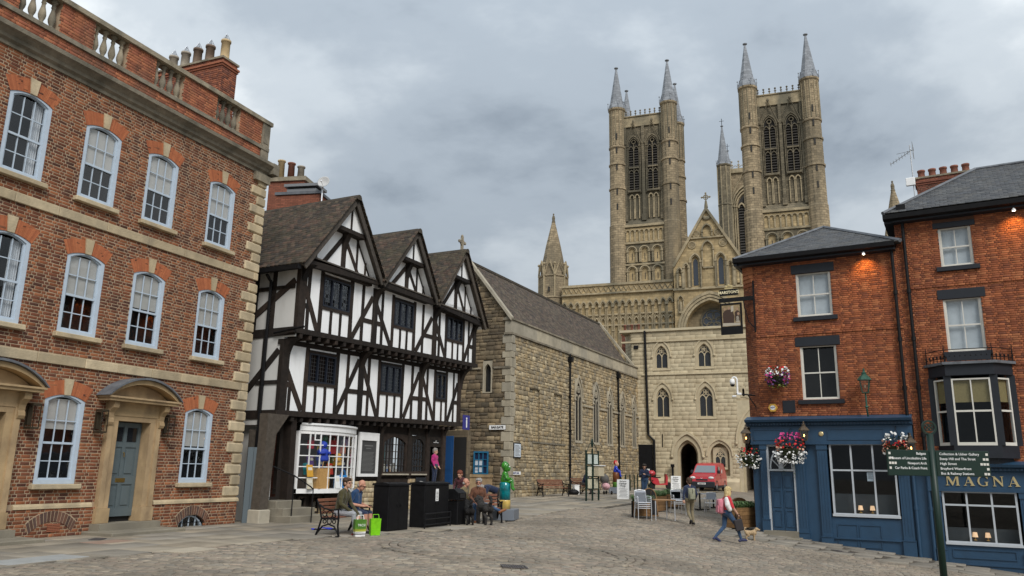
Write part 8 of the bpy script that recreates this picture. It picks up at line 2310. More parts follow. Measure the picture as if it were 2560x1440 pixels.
for x, y, lb in ((8.75, 37.2, 'pale pedestal cafe table behind the walker with the backpack'), (9.9, 39.3, 'brown pedestal cafe table before the van')):
 o = T('cafe_table', lb, 'table', x, y, 15, 'cafe tables'); B(o, 'table_top', mat('pale_top', (.45, .36, .24), .5), -.5, .5, -.4, .4, .73, .76); m = MB(); m.tube([(0, 0, .03), (0, 0, .73)], .04, 8); m.build('pedestal', m_black, o); m = MB(); m.bar((-.3, -.3, .02), (.3, .3, .02), .07, .04); m.bar((-.3, .3, .021), (.3, -.3, .021), .07, .04); m.build('foot', m_black, o)
# planters
m_pwood = mat('planter_wood', (.20, .11, .045), .75, cols=[(.17, .095, .04), (.23, .13, .055)], var=.12, noise=(9, .25))
m_grass = mat('planter_leaf', (.07, .13, .035), .6, cols=[(.05, .10, .03), (.10, .17, .06), (.12, .17, .08)], var=.3)
def planter(label, x, y, az, w_, d_, h_, seed):
 o = T('wooden_planter', label, 'planter', x, y, 90 - az, 'wooden planters by the cafe tables')
 for k in range(5): z0 = .06 + (h_ - .06) * k / 5; B(o, 'plank', m_pwood, 0, w_, 0, .03, z0, z0 + (h_ - .06) / 5 - .006); B(o, 'plank', m_pwood, 0, w_, d_ - .03, d_, z0, z0 + (h_ - .06) / 5 - .006); B(o, 'plank', m_pwood, -.005, .03, .032, d_ - .032, z0, z0 + (h_ - .06) / 5 - .006); B(o, 'plank', m_pwood, w_ - .03, w_ + .005, .032, d_ - .032, z0, z0 + (h_ - .06) / 5 - .006)
 for x_ in (-.03, w_ - .03): B(o, 'corner_post', m_black, x_, x_ + .06, -.012, -.002, 0, h_)
 B(o, 'soil', mat('soil', (.03, .022, .015), .95), .03, w_ - .03, .03, d_ - .03, h_ - .1, h_ - .05, b=0)
 rn = random.Random(seed); m = MB()
 for k in range(int(700 * w_)):
  bx_, by = rn.uniform(.03, w_ - .03), rn.uniform(.03, d_ - .03); a = rn.uniform(0, 2 * PI); l_ = rn.uniform(.18, .38); dd = Vector((math.cos(a), math.sin(a), 0)); p = Vector((bx_, by, h_ - .06)); n_ = Vector((-dd.y, dd.x, 0)) * .012
  q1 = p + dd * l_ * .35 + Vector((0, 0, l_ * .75)); q2 = p + dd * l_ * .95 + Vector((0, 0, l_ * .45)); m.add([p - n_, p + n_, q1 + n_, q1 - n_, q2], [(0, 1, 2, 3), (3, 2, 4)])
 f_ = m.build('leaves', m_grass, o); f_['kind'] = 'stuff'
planter('timber planter of grassy plants beside the pub corner', 8.35, 29.95, 52, 1.35, .5, .78, 1)
planter('timber planter of grassy plants behind the stacked chairs', 6.0, 33.2, 30, 1.5, .5, .66, 2)
planter('timber planter of grassy plants near the pedestal tables', 7.4, 36.4, 30, 1.3, .5, .62, 3)
planter('small dark planter beneath the stacked chairs', 4.62, 30.4, 100, .7, .4, .6, 4)
o = T('cartwheel_barrel', 'upright round barrel head with wooden spokes beside the planter', 'barrel', 8.95, 31.6, 20); m = MB(); m.ring([(.46 * math.cos(a * PI / 12), .60 + .46 * math.sin(a * PI / 12)) for a in range(24)], [(.34 * math.cos(a * PI / 12), .60 + .34 * math.sin(a * PI / 12)) for a in range(24)], -.06, .06); m.build('rim', m_pwood, o)
for k in range(8): a = k * PI / 4; m = MB(); m.bar((.1 * math.cos(a), 0, .6 + .1 * math.sin(a)), (.38 * math.cos(a), 0, .6 + .38 * math.sin(a)), .08, .06); m.build('spoke', m_top, o)
m = MB(); m.ell((0, -.05, .6), (.16, .08, .16), 12, 8); m.build('hub', m_navyblk, o, True); B(o, 'stand', m_pwood, -.3, .3, .07, .3, 0, .6)
o = T('folding_board', 'dark arched chalk board leaning behind the brown table', 'board', 5.55, 31.6, 15); m = MB(); m.prism(loop_arch(-.25, .25, .05, arc(-.25, .25, .8, .25, 9)), -.02, .02); m.xform(Matrix.Rotation(R(-12), 4, 'X')); m.build('leaf', m_black, o); m = MB(); i_ = loop_arch(-.28, .28, 0, arc(-.28, .28, .8, .28, 9)); m.ring(i_, loop_arch(-.25, .25, .05, arc(-.25, .25, .8, .25, 9)), -.03, .03); m.xform(Matrix.Rotation(R(-12), 4, 'X')); m.build('frame', m_pwood, o); m = MB(); m.tube([(0, .0, .95), (.1, .55, 0)], .015, 5); m.build('strut', m_pwood, o)
o = T('bollard', 'black cast iron bollard before the gatehouse', 'bollard', 16.6, 53.6); m = MB(); m.lathe([(.14, 0), (.14, .12), (.09, .16), (.085, .85), (.11, .87), (.11, .93), (.07, .97), (.09, 1.04), (.02, 1.1)], n=12); m.build('shaft', m_black, o, True)
# fingerpost sign
fp = T('fingerpost', 'dark green fingerpost with white place names on two boards', 'signpost', 7.42, 14.1, 0)
m = MB(); m.tube([(0, 0, 0), (0, 0, 3.05)], .058, 12); m.build('post', m_green, fp, True); zt0 = fp.location.z
m = MB(); m.ring([(.13 * math.cos(a * PI / 10), 3.16 + .13 * math.sin(a * PI / 10)) for a in range(20)], [(.10 * math.cos(a * PI / 10), 3.16 + .10 * math.sin(a * PI / 10)) for a in range(20)], -.02, .02)
for k in range(4): a = PI / 4 + k * PI / 2; m.ring([(.045 * math.cos(a) + .035 * math.cos(x * PI / 4), 3.16 + .045 * math.sin(a) + .035 * math.sin(x * PI / 4)) for x in range(8)], [(.045 * math.cos(a) + .02 * math.cos(x * PI / 4), 3.16 + .045 * math.sin(a) + .02 * math.sin(x * PI / 4)) for x in range(8)], -.018, .018)
m.build('finial', m_green, fp)
for nm, x0, x1, rot, rows, al in (('left_board', -.86, -.06, 8, ['Bailgate', 'Museum of Lincolnshire Life', 'Newport Arch', 'Car Parks & Coach Point'], 'RIGHT'), ('right_board', .06, .95, -6, ['Collection & Usher Gallery', 'Steep Hill and The Strait', 'High Street', 'Brayford Waterfront', 'Bus & Railway Stations'], 'LEFT')):
 m = MB(); m.cbox(((x0 + x1) / 2, 0, 1.90 - zt0), (x1 - x0, .03, .44), .006); X = Matrix.Rotation(R(rot), 4, 'Z'); m.xform(X); bd = m.build('name_board', m_green, fp)
 for k, t in enumerate(rows):
  z = 2.06 - k * .083 - zt0; tx = (x1 - .06) if al == 'RIGHT' else (x0 + .06); p = X @ Vector((tx, -.019, z)); q = text(t, .060, m_white, bd, p, rot=(R(90), 0, R(rot)), align=al)
  for j in range(1 + k % 3): xx = (x0 + .03 + .05 * j) if al == 'RIGHT' else (x1 - .06 - .05 * j); m = MB(); m.box(xx, xx + .04, -.0175, -.0165, z - .02, z + .02); m.xform(X); m.build('pictogram', m_cream, bd)
# drain covers
for x, y, w_, lb in ((10.75, 26.45, .6, 'slotted drain grate in the pavement beside the pub'), (.12, 14.6, .45, 'small square metal cover set among the setts'), (-8.9, 17.9, .25, 'dark metal cover in the flagged footway')):
 o = T('drain_cover', lb, 'drain cover', x, y, 8, 'metal covers in the ground', zg(x, y) + .052); gx, gy = slope(x, y); m = MB(); m.ring([(-w_ / 2, -.2), (-w_ / 2, .2), (w_ / 2, .2), (w_ / 2, -.2)], [(-w_ / 2 + .03, -.17), (-w_ / 2 + .03, .17), (w_ / 2 - .03, .17), (w_ / 2 - .03, -.17)], -.01, .0)
 for k in range(8): a = -w_ / 2 + .05 + (w_ - .1) * k / 8; m.box(a, a + .025, -.009, 0, -.17, .17)
 m.xform(Matrix(((1, 0, 0, 0), (0, 1, 0, 0), (gx, gy, 1, 0), (0, 0, 0, 1))) @ Matrix.Rotation(R(-90), 4, 'X')); m.build('grate', mat('cast_iron', (.095, .088, .090), .7, metal=.3), o)
# building behind the timbered one: brick back range with two stacks and a dish
bk = facade('brick_range', 'old red brick range with chimneys behind the timbered roof', 'building', -9.2, 31.9, 100)
m_bbr = mat('back_brick', (.24, .085, .05), .9, noise=(4, .2), brick=(.225, .075, (.11, .05, .035), .010), bump=(40, .4, .006))
def bb(nm, mt, *a): return B(bk, nm, mt, *a, b=0)
bb('wall', m_bbr, -4.5, -.2, .8, 5, 0, 11.6); bb('chimney', m_bbr, -1.0, .95, 0, 1.1, 0, 13.0); bb('chimney_cap', m_lead, -1.06, 1.01, -.06, 1.16, 13.0, 13.12)
bb('cowl', mat('cowl_zinc', (.24, .245, .25), .5, metal=.5), -.62, .72, .15, .95, 13.12, 13.32); bb('cowl_lid', mat('cowl_zinc', (.24, .245, .25), .5, metal=.5), -.72, .82, .05, 1.05, 13.40, 13.52); bb('cowl_slot', m_dark, -.6, .7, .2, .9, 13.32, 13.40)
bb('chimney', m_bbr, -2.1, -.40, 1.3, 2.2, 0, 14.15); bb('chimney_cap', m_limedark, -2.18, -.32, 1.22, 2.28, 14.15, 14.34)
for x, r, h, mt in ((-1.80, .16, 1.0, m_pot2), (-1.30, .16, .85, m_pot4), (-.82, .16, .66, m_pot3)): m = MB(); m.lathe([(r, 0), (r * .9, h - .08), (r * 1.15, h - .06), (r * 1.15, h), (r * .7, h)], (x, 1.75, 14.34), 12); m.build('chimney_pot', mt, bk, True)
ds = empty('satellite_dish', 'round white satellite dish on a pole beside the cowled chimney', 'satellite dish', tuple(wmat(bk) @ Vector((1.12, -.1, 12.1))), R(-10))
m = MB(); m.tube([(0, 0, 0), (0, 0, 1.05), (.06, -.1, 1.15)], .03, 6); m.build('pole', m_alu, ds); m = MB(); m.lathe([(.02, 0), (.16, .025), (.25, .07), (.27, .08), (.245, .08), (.16, .035), (.02, .012)], n=20); m.xform(Matrix.Translation((.1, -.1, 1.3)) @ Matrix.Rotation(R(75), 4, 'X')); m.build('dish', mat('dish_grey', (.5, .5, .49), .6), ds, True); m = MB(); m.tube([(.1, -.15, 1.1), (.1, -.4, 1.25)], .012, 5); m.ell((.1, -.4, 1.27), (.04, .05, .04), 8, 5); m.build('receiver', m_alu, ds)
# ================================================================ people and dogs: each body one voxel-remeshed surface
SK = mat('skin', (.52, .30, .21), .6, noise=(25, .08)); SKR = mat('skin_ruddy', (.50, .25, .17), .6, noise=(25, .08))
def cloth(n, c): return mat('cloth_' + n, c, .9, noise=(14, .16), sheen=.2, bump=(13, .9, .03))
def seg_d(P, a, b):
 a = np.array(a); b = np.array(b); d = b - a; t = np.clip(((P - a) @ d) / max(1e-9, d @ d), 0, 1); return np.linalg.norm(P - (a + t[:, None] * d), axis=1), t
def body(name, prims, mats, parent, vox, smooth=3):
 """prims: (points, radii, tag[, squash]); union of tapered limbs, remeshed; faces take the material of the nearest limb"""
 m = MB()
 for p in prims:
  pts, rs = p[0], p[1]
  if len(pts) == 1: m.ell(pts[0], rs, 14, 10); continue
  n = 10
  m.tube(pts, rs, n)
  for q, r in zip(pts, rs): m.ell(q, (r, r, r), 10, 8)
 t = m.build('tmp', SK)
 md = t.modifiers.new('r', 'REMESH'); md.mode = 'VOXEL'; md.voxel_size = vox
 ms = t.modifiers.new('s', 'SMOOTH'); ms.iterations = smooth; ms.factor = .5
 dg = bpy.context.evaluated_depsgraph_get(); me = bpy.data.meshes.new_from_object(t.evaluated_get(dg)); bpy.data.objects.remove(t)
 n = len(me.polygons); C_ = np.zeros(n * 3); me.polygons.foreach_get('center', C_); C_ = C_.reshape(-1, 3)
 best = np.full(n, 9.0); idx = np.zeros(n, int)
 for p in prims:
  if len(p[0]) == 1:
   d = (np.linalg.norm((C_ - np.array(p[0][0])) / np.array(p[1]), axis=1) - 1) * min(p[1]); s = d < best; best[s] = d[s]; idx[s] = p[2]
  for i in range(len(p[0]) - 1):
   d, tt = seg_d(C_, p[0][i], p[0][i + 1]); d = d - (p[1][i] + (p[1][i + 1] - p[1][i]) * tt); s = d < best; best[s] = d[s]; idx[s] = p[2]
 me.materials.clear()
 for x in mats: me.materials.append(x)
 me.polygons.foreach_set('material_index', idx.astype(np.int32)); me.polygons.foreach_set('use_smooth', [True] * n); me.update()
 me.name = name
 return link(name, me, parent)
def V_(*a): return np.array(a, float)
def person(label, x, y, f, J, cl, hair=None, z=None, s=1.0, vox=.011, group=None, longhair=False, bald=False, extra=None):
 """f: azimuth faced. J: joints in a frame with x to the right, y forward, z up. cl: top, sleeve, legs, shin, shoe, skin materials"""
 o = empty('person', label, 'person', (x, y, zg(x, y) + .03 if z is None else z), R(-f), group); o.scale = (s, s, s)
 top, slv, leg, shin, shoe, sk = cl
 mats = [sk, top, slv, leg, shin, shoe]
 J = {k: V_(*v) for k, v in J.items()}
 hip, nk, hd = J['hip'], J['neck'], J['head']
 up = (nk - hip); up /= np.linalg.norm(up); right = V_(1, 0, 0) if 'twist' not in J else J['twist']
 mid = hip + (nk - hip) * .45 + J.get('bulge', V_(0, -.02, 0)); ch = hip + (nk - hip) * .74
 P = [((tuple(hip + right * .075), tuple(hip - right * .075)), (.135, .135), 3), ((tuple(hip + up * .06 + right * .06), tuple(mid + right * .06), tuple(ch + right * .075)), (.125, .118, .125), 1), ((tuple(hip + up * .06 - right * .06), tuple(mid - right * .06), tuple(ch - right * .075)), (.125, .118, .125), 1)]
 P.append(((tuple(nk - up * .02), tuple(nk + (hd - nk) * .5)), (.062, .055), 0))
 fw = J.get('look', V_(0, 1, 0)); fw = fw / np.linalg.norm(fw); sd_ = np.cross(fw, V_(0, 0, 1)); sd_ /= np.linalg.norm(sd_); hu = np.cross(sd_, fw)
 P += [((tuple(hd - fw * .015 + hu * .03), tuple(hd - fw * .02 + hu * .045)), (.092, .095), 0), ((tuple(hd + fw * .03 - hu * .05), tuple(hd + fw * .045 - hu * .075)), (.062, .045), 0), ((tuple(hd + fw * .088 + hu * .005), tuple(hd + fw * .105 - hu * .022)), (.016, .02), 0), ((tuple(hd + fw * .07 + hu * .028),), (.045, .04, .025), 0)]
 for sg in (1, -1): P.append(((tuple(hd + sd_ * sg * .09 - fw * .01 + hu * .01), tuple(hd + sd_ * sg * .092 - fw * .01 - hu * .025)), (.022, .016), 0))
 for sg, k in ((1, 'R'), (-1, 'L')):
  sh = nk - up * .075 + right * sg * .175; el, wr = J['el' + k], J['wr' + k]
  P += [((tuple(nk - up * .03 + right * sg * .05), tuple(sh)), (.075, .075), 1), ((tuple(sh), tuple(sh + (el - sh) * .6), tuple(el)), (.072, .058, .05), 1), ((tuple(el), tuple(wr)), (.048, .034), 2)]
  hdv = J.get('hand' + k, wr - el); hdv = hdv / np.linalg.norm(hdv); pal = wr + hdv * .075
  ax = np.cross(hdv, V_(0, 0, 1)); ax = ax / (np.linalg.norm(ax) + 1e-6); cu = np.cross(ax, hdv)
  P.append(((tuple(wr), tuple(pal)), (.026, .034), 0)); curl = V_(0, 0, -1) if hdv[2] > -.6 else V_(0, 1, 0)
  for q in range(4):
   b_ = pal + ax * (q - 1.5) * .021; l_ = (.075, .085, .08, .062)[q]; P.append(((tuple(b_), tuple(b_ + hdv * l_ * .55 + curl * .006), tuple(b_ + hdv * l_ * .85 + curl * .035)), (.0125, .0115, .010), 0))
  P.append(((tuple(wr + hdv * .025 - ax * sg * .028), tuple(wr + hdv * .06 - ax * sg * .055 + curl * .01), tuple(wr + hdv * .09 - ax * sg * .05 + curl * .025)), (.016, .0135, .0115), 0))
  hp = hip + right * sg * .095; kn, an = J['kn' + k], J['an' + k]; th = J.get('toe' + k, an + V_(0, .15, -.06)); d_ = th - an
  P += [((tuple(hp), tuple(hp + (kn - hp) * .5), tuple(kn)), (.105, .085, .066), 3), ((tuple(kn), tuple(kn + (an - kn) * .35), tuple(an)), (.064, .06, .043), 4), ((tuple(an + V_(0, 0, -.03)), tuple(an + d_ * .5 + V_(0, 0, -.015)), tuple(th)), (.05, .046, .038), 5), ((tuple(an + V_(0, -.05, -.055)),), (.045, .05, .04), 5)]
 body('body', P, mats, o, vox)
 for sg in (1, -1):
  m = MB(); m.ell(tuple(hd + fw * .086 + sd_ * sg * .032 + hu * .012), (.013, .013, .011), 8, 6); m.build('eye', m_black, o, True)
 m = MB(); m.tube([tuple(hd + fw * .088 + sd_ * .022 - hu * .062), tuple(hd + fw * .097 - hu * .06), tuple(hd + fw * .088 - sd_ * .022 - hu * .062)], .007, 5); m.build('mouth', mat('lips', (.35, .13, .10), .6), o)
 if hair:
  rn = random.Random(int(x * 10)); pr = [((tuple(hd - fw * .035 + hu * .055),), (.108, .112, .098), 0), ((tuple(hd - fw * .07 - hu * .01),), (.09, .07, .09), 0), ((tuple(hd + fw * .035 + hu * .098),), (.075, .06, .045), 0)] if not bald else [((tuple(hd - fw * .06 - hu * .025),), (.092, .062, .055), 0)]
  if not bald:
   for k in range(16): a = rn.uniform(0, 2 * PI); e_ = rn.uniform(.1, 1.2); q = hd - fw * .03 + hu * .05 + (sd_ * math.cos(a) * math.cos(e_) + fw * math.sin(a) * math.cos(e_) * .9 + hu * math.sin(e_)) * .095; pr.append(((tuple(q),), (.032, .032, .03), 0)) if (q - hd) @ fw < .06 else None
  if longhair: pr += [((tuple(hd - fw * .06 - hu * .06),), (.105, .075, .11), 0), ((tuple(hd - fw * .07 - hu * .14),), (.10, .06, .08), 0), ((tuple(hd + sd_ * .085 - fw * .01 - hu * .06),), (.03, .06, .11), 0), ((tuple(hd - sd_ * .085 - fw * .01 - hu * .06),), (.03, .06, .11), 0)]
  body('hair', pr, [hair], o, .011, 1)
 if extra: extra(o, hd, fw, sd_, hu)
 return o
HB = mat('hair_brown', (.06, .033, .02), .7, noise=(40, .4), bump=(60, .8, .01)); HG = mat('hair_grey', (.30, .28, .26), .7, noise=(40, .3), bump=(60, .8, .01)); HY = mat('hair_blonde', (.55, .42, .20), .6, noise=(40, .25), bump=(60, .8, .01)); HD = mat('hair_dark', (.03, .022, .016), .7, noise=(40, .3), bump=(60, .8, .01)); HA = mat('hair_auburn', (.16, .045, .025), .7, noise=(40, .3))
navy, denim, khaki, olive, grey_j, bk_ = cloth('navy', (.018, .028, .065)), cloth('denim', (.035, .075, .15)), cloth('khaki', (.20, .165, .10)), cloth('olive', (.055, .048, .018)), cloth('grey_jeans', (.30, .31, .33)), mat('shoe_black', (.018, .017, .017), .6)
def seated(dz=0, lean=.08, elr=None, ell_=None, wr=None, wl=None, **k):
 d = dict(hip=(0, 0, .56), neck=(0, lean, 1.10), head=(0, lean + .05, 1.25), elR=(.25, lean - .02, .80), wrR=(.12, .30, .66), elL=(-.25, lean - .02, .80), wrL=(-.12, .30, .66), knR=(.13, .45, .53), anR=(.13, .46, .10), knL=(-.13, .45, .53), anL=(-.13, .48, .10)); d.update(k); return d
def glasses(o, hd, fw, sd_, hu):
 m = MB()
 for sg in (1, -1): m.tube([tuple(hd + fw * .104 + sd_ * sg * .034 + sd_ * .026 * math.cos(a * PI / 4) + hu * (.012 + .02 * math.sin(a * PI / 4))) for a in range(9)], .0035, 4); m.tube([tuple(hd + fw * .10 + sd_ * sg * .06 + hu * .015), tuple(hd + sd_ * sg * .10 + hu * .015)], .004, 4)
 m.build('spectacles', m_black, o)
bx1 = (-4.20, 20.46); bx2 = (-4.02, 21.03)
person('seated young man in olive hoodie and grey jeans on the iron bench', *bx1, 106, seated(head=(0, .16, 1.27), neck=(0, .10, 1.11), wrR=(.07, .50, .50), wrL=(-.02, .50, .52), elR=(.27, .14, .78), elL=(-.26, .14, .78), handR=(0, .3, -1), handL=(0, .3, -1), look=(.25, 1, .02), knR=(.17, .46, .54), knL=(-.15, .46, .54), anR=(.15, .50, .10), anL=(-.13, .42, .10)), (olive, olive, grey_j, grey_j, mat('shoe_red', (.16, .025, .022), .6), SK), HB, z=.0, vox=.0095, group='two men on the near bench', extra=glasses)
person('seated balding man in blue t-shirt and navy shorts looking at a phone', *bx2, 106, seated(head=(0, .24, 1.21), neck=(0, .13, 1.09), bulge=(0, .05, 0), wrR=(.06, .36, .70), wrL=(-.06, .38, .70), elR=(.28, .06, .76), elL=(-.28, .06, .76), handR=(-.3, 1, .1), handL=(.3, 1, .1), look=(0, 1, -.5), anR=(.15, .47, .10), anL=(-.12, .50, .10)), (cloth('blue_tee', (.012, .045, .12)), SKR, navy, SKR, bk_, SKR), HG, z=.0, vox=.0095, group='two men on the near bench', bald=True, extra=glasses)
t_ = empty('mobile_phone', 'black mobile phone in the hands of the man in shorts', 'phone', tuple(Matrix.Translation((bx2[0], bx2[1], 0)) @ Matrix.Rotation(R(-106), 4, 'Z') @ Vector((0, .47, .72))), R(-106)); B(t_, 'case', m_black, -.035, .035, -.07, .07, 0, .012)
def standing(**k):
 d = dict(hip=(0, 0, .94), neck=(0, .0, 1.46), head=(0, .03, 1.62), elR=(.26, -.03, 1.14), wrR=(.27, .06, .90), elL=(-.26, -.03, 1.14), wrL=(-.27, .06, .90), knR=(.10, .03, .51), anR=(.10, -.01, .10), knL=(-.10, .03, .51), anL=(-.10, -.01, .10)); d.update(k); return d
person('standing man in navy jacket and jeans looking down at his phone', 7.30, 43.5, 190, standing(elR=(.25, .04, 1.14), wrR=(.06, .28, 1.22), elL=(-.25, .04, 1.14), wrL=(-.05, .28, 1.20), head=(0, .07, 1.61), look=(0, 1, -.45), handR=(-.4, 1, .2), handL=(.4, 1, .2), knL=(-.05, .02, .51), anL=(-.05, .05, .10)), (navy, navy, denim, denim, bk_, SK), HD, vox=.013)
person('walking person seen from behind in navy top, khaki trousers and curly hair', 6.63, 29.7, -8, standing(knR=(.10, .10, .52), anR=(.09, -.06, .12), knL=(-.09, .02, .50), anL=(-.08, -.26, .22), toeL=(-.08, -.14, .08), wrR=(.27, .16, .95), wrL=(-.27, -.08, .94)), (navy, navy, khaki, khaki, bk_, SK), HB, s=.95)
def strap_pack(x, y, f, label, mt, z0, s=1.0):
 o = empty('backpack', label, 'backpack', (x, y, zg(x, y)), R(-f)); o.scale = (s, s, s)
 m = MB(); m.cbox((0, -.20, z0), (.26, .16, .44), .05); m.build('bag', mt, o, True); B(o, 'pocket', mt, -.10, .10, -.31, -.28, z0 - .18, z0 + .02, b=.02); B(o, 'zip', m_black, -.008, .008, -.287, -.279, z0 - .02, z0 + .18, b=0)
 for sg in (-1, 1): m = MB(); m.tube([(sg * .10, -.13, z0 + .2), (sg * .12, .0, z0 + .26), (sg * .13, .13, z0 + .12), (sg * .14, .10, z0 - .1), (sg * .13, -.12, z0 - .18)], .018, 5); m.build('strap', mt, o)
strap_pack(6.63, 29.7, -8, 'pale grey-green backpack on the person in khaki trousers', cloth('sage', (.24, .24, .17)), 1.19, .95)
red, pinkp, wht = cloth('red_top', (.48, .03, .04)), cloth('pink', (.60, .20, .25)), cloth('white', (.68, .66, .64))
wx, wy = 6.78, 25.35
person('striding blonde woman in red top and jeans carrying a dark bag', wx, wy, 82, standing(hip=(0, 0, .92), neck=(0, .04, 1.40), head=(0, .09, 1.55), knR=(.09, .27, .56), anR=(.09, .40, .13), toeR=(.09, .57, .09), knL=(-.09, -.06, .48), anL=(-.09, -.36, .18), toeL=(-.09, -.22, .05), elR=(.27, .10, 1.08), wrR=(.22, .26, .88), elL=(-.26, -.10, 1.08), wrL=(-.25, -.05, .84), look=(-.15, 1, -.15)), (red, SK, denim, denim, mat('shoe_navy', (.03, .035, .09), .6), SK), HY, s=.99, longhair=True)
strap_pack(wx, wy, 82, 'pink backpack on the blonde woman', pinkp, 1.12)
o = empty('white_jacket', 'white and pink jacket slung over the shoulder of the blonde woman', 'jacket', (wx, wy, zg(wx, wy)), R(-82)); body('cloth', [(((.16, -.05, 1.34), (.25, -.06, 1.16), (.26, 0, 1.04)), (.07, .085, .07), 0), (((.10, .1, 1.28), (.20, .12, 1.08)), (.06, .06), 0)], [wht], o, .014)
o = empty('tote_bag', 'dark tote bag in the hand of the blonde woman', 'bag', tuple(Matrix.Translation((wx, wy, zg(wx, wy))) @ Matrix.Rotation(R(-82), 4, 'Z') @ Vector((.24, .32, .36))), R(-82)); m = MB(); m.cbox((0, 0, .22), (.09, .27, .34), .03); m.xform(Matrix.Rotation(R(12), 4, 'X')); m.build('bag', mat('bag_black', (.03, .026, .028), .7), o); m = MB(); m.tube([(0, -.1, .38), (0, -.05, .54), (0, .0, .54), (0, .02, .38)], .012, 5); m.build('handle', m_black, o)
person('seated man in khaki jacket with thinning hair beside the black dog', -1.50, 26.05, 110, seated(look=(-.3, 1, -.1), lean=.10), (cloth('khaki_jacket', (.17, .13, .06)), cloth('khaki_jacket', (.17, .13, .06)), cloth('dark_trousers', (.04, .035, .03)), cloth('dark_trousers', (.04, .035, .03)), bk_, SKR), HG, z=.0, bald=True, vox=.012)
person('seated bearded man in brown jacket with his leg stretched out', -.98, 26.12, 170, seated(look=(.2, 1, -.05), knR=(.16, .43, .55), anR=(.14, .45, .10), knL=(-.22, .40, .58), anL=(-.62, .60, .42), toeL=(-.80, .62, .46)), (cloth('brown_jacket', (.13, .055, .03)), cloth('brown_jacket', (.13, .055, .03)), denim, denim, mat('shoe_tan', (.25, .10, .04), .6), SKR), HG, z=.0, vox=.012, extra=lambda o, hd, fw, sd_, hu: (glasses(o, hd, fw, sd_, hu), body('beard', [((tuple(hd + fw * .055 - hu * .085),), (.055, .045, .045), 0)], [HG], o, .011, 1)))
person('standing person in dark red coat with auburn hair by the lane', -1.75, 30.2, 200, standing(hip=(0, 0, .84), neck=(0, .10, 1.24), head=(0, .20, 1.36), knR=(.1, .1, .46), knL=(-.1, .1, .46), elR=(.26, .1, .95), wrR=(.2, .26, .8), elL=(-.26, .1, .95), wrL=(-.2, .26, .8), look=(.2, 1, -.4)), (cloth('plum', (.07, .018, .025)), cloth('plum', (.07, .018, .025)), navy, navy, bk_, SK), HA, vox=.014)
person('person in navy jacket bending down behind the bearded man', -.55, 28.3, 250, standing(hip=(0, -.2, .86), neck=(0, .30, 1.02), head=(0, .43, .95), elR=(.24, .36, .72), wrR=(.15, .5, .5), elL=(-.24, .36, .72), wrL=(-.15, .5, .5), look=(0, .6, -.8)), (navy, navy, cloth('dark_trousers', (.04, .035, .03)), cloth('dark_trousers', (.04, .035, .03)), bk_, SK), HG, vox=.014)
pl_ = wmat(tim) @ Vector((9.80, Y0 - .05, 1.05))
person('grey haired woman in bright pink cardigan standing in the shop doorway', pl_.x, pl_.y, 110, standing(hip=(0, 0, .80), neck=(0, 0, 1.24), head=(0, .03, 1.38), elR=(.24, .0, .98), wrR=(.22, .1, .78), elL=(-.24, 0, .98), wrL=(-.22, .1, .78), knR=(.1, .02, .45), knL=(-.1, .02, .45)), (cloth('magenta', (.42, .02, .16)), cloth('magenta', (.42, .02, .16)), navy, navy, bk_, SK), HG, z=pl_.z, s=.95, vox=.014)
person('dark clothed person seated on the bench behind the map panels', 4.3, 46.35, 118, seated(lean=.2), (navy, navy, cloth('dark_trousers', (.04, .035, .03)), cloth('dark_trousers', (.04, .035, .03)), bk_, SK), HD, vox=.015)
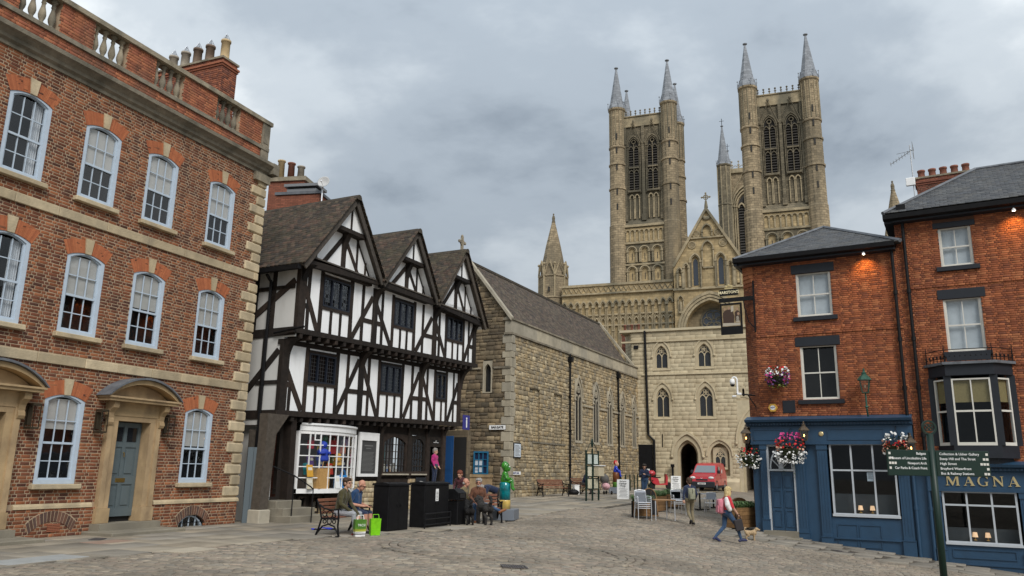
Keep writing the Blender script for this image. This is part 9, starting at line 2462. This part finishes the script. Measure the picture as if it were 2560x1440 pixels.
# ---------------------------------------------------------------- dogs
def dog(label, x, y, f, s, fur, curl=True, harness=None, fat=1.0):
 """standing dog facing azimuth f; y forward"""
 o = empty('dog', label, 'dog', (x, y, zg(x, y) + .03), R(-f)); o.scale = (s, s, s); rn = random.Random(int(x * 31 + 7))
 P = [(((0, -.27, .55), (0, 0, .53), (0, .24, .54)), (.125, .125, .16), 0), (((0, .28, .60), (0, .40, .76)), (.11, .085), 0), (((0, .44, .80), (0, .50, .80)), (.095, .085), 0), (((0, .54, .775), (0, .66, .755)), (.05, .042), 0), (((0, -.34, .60), (0, -.44, .74), (0, -.40, .86), (0, -.33, .88)), (.045, .04, .04, .045), 0)]
 for sg in (-1, 1):
  P += [(((sg * .085, .24, .48), (sg * .09, .25, .28), (sg * .09, .24, .05)), (.085, .05, .042), 0), (((sg * .09, .25, .04), (sg * .09, .29, .035)), (.045, .035), 0), (((sg * .085, -.26, .50), (sg * .10, -.16, .36), (sg * .10, -.33, .22), (sg * .10, -.30, .05)), (.11, .075, .045, .04), 0), (((sg * .10, -.30, .04), (sg * .10, -.25, .035)), (.042, .034), 0), (((sg * .09, .43, .82), (sg * .12, .42, .70)), (.045, .035), 0)]
 if curl:
  for k in range(90):
   p = P[rn.randrange(5)]; i = rn.randrange(len(p[0]) - 1); t = rn.random(); a, b = np.array(p[0][i]), np.array(p[0][i + 1]); r = p[1][i]; v = np.array([rn.gauss(0, 1) for _ in range(3)]); v /= np.linalg.norm(v); P.append(((tuple(a + (b - a) * t + v * r * .85),), (.045, .045, .045), 0))
 P = [(p[0], tuple(r * fat for r in p[1]), p[2]) for p in P]
 body('body', P, [fur], o, .013, 1)
 m = MB(); m.ell((0, .70, .765), (.022, .018, .018), 8, 5); m.build('nose', m_black, o, True)
 if harness: m = MB(); m.tube([(.165 * math.cos(a * PI / 8), .14, .54 + .165 * math.sin(a * PI / 8)) for a in range(17)], .016, 5); m.tube([(0, .14, .70), (0, .32, .72)], .016, 5); m.build('harness', harness, o)
m_fur = mat('black_fur', (.014, .013, .013), .95, noise=(30, .5), bump=(50, 1.0, .02)); m_furg = mat('grizzled_fur', (.035, .032, .03), .95, noise=(30, .6), bump=(50, 1.0, .02))
dog('black curly dog sitting close to the man in khaki', -1.20, 24.75, -15, .82, m_fur)
dog('shaggy black dog standing with curled tail by the bearded man', -.72, 25.05, -28, .95, m_furg)
dog('small tan dog with dark muzzle and harness walking by the woman', 7.98, 27.0, 100, .44, mat('tan_fur', (.40, .29, .17), .95, noise=(25, .3)), False, m_black, 1.35)
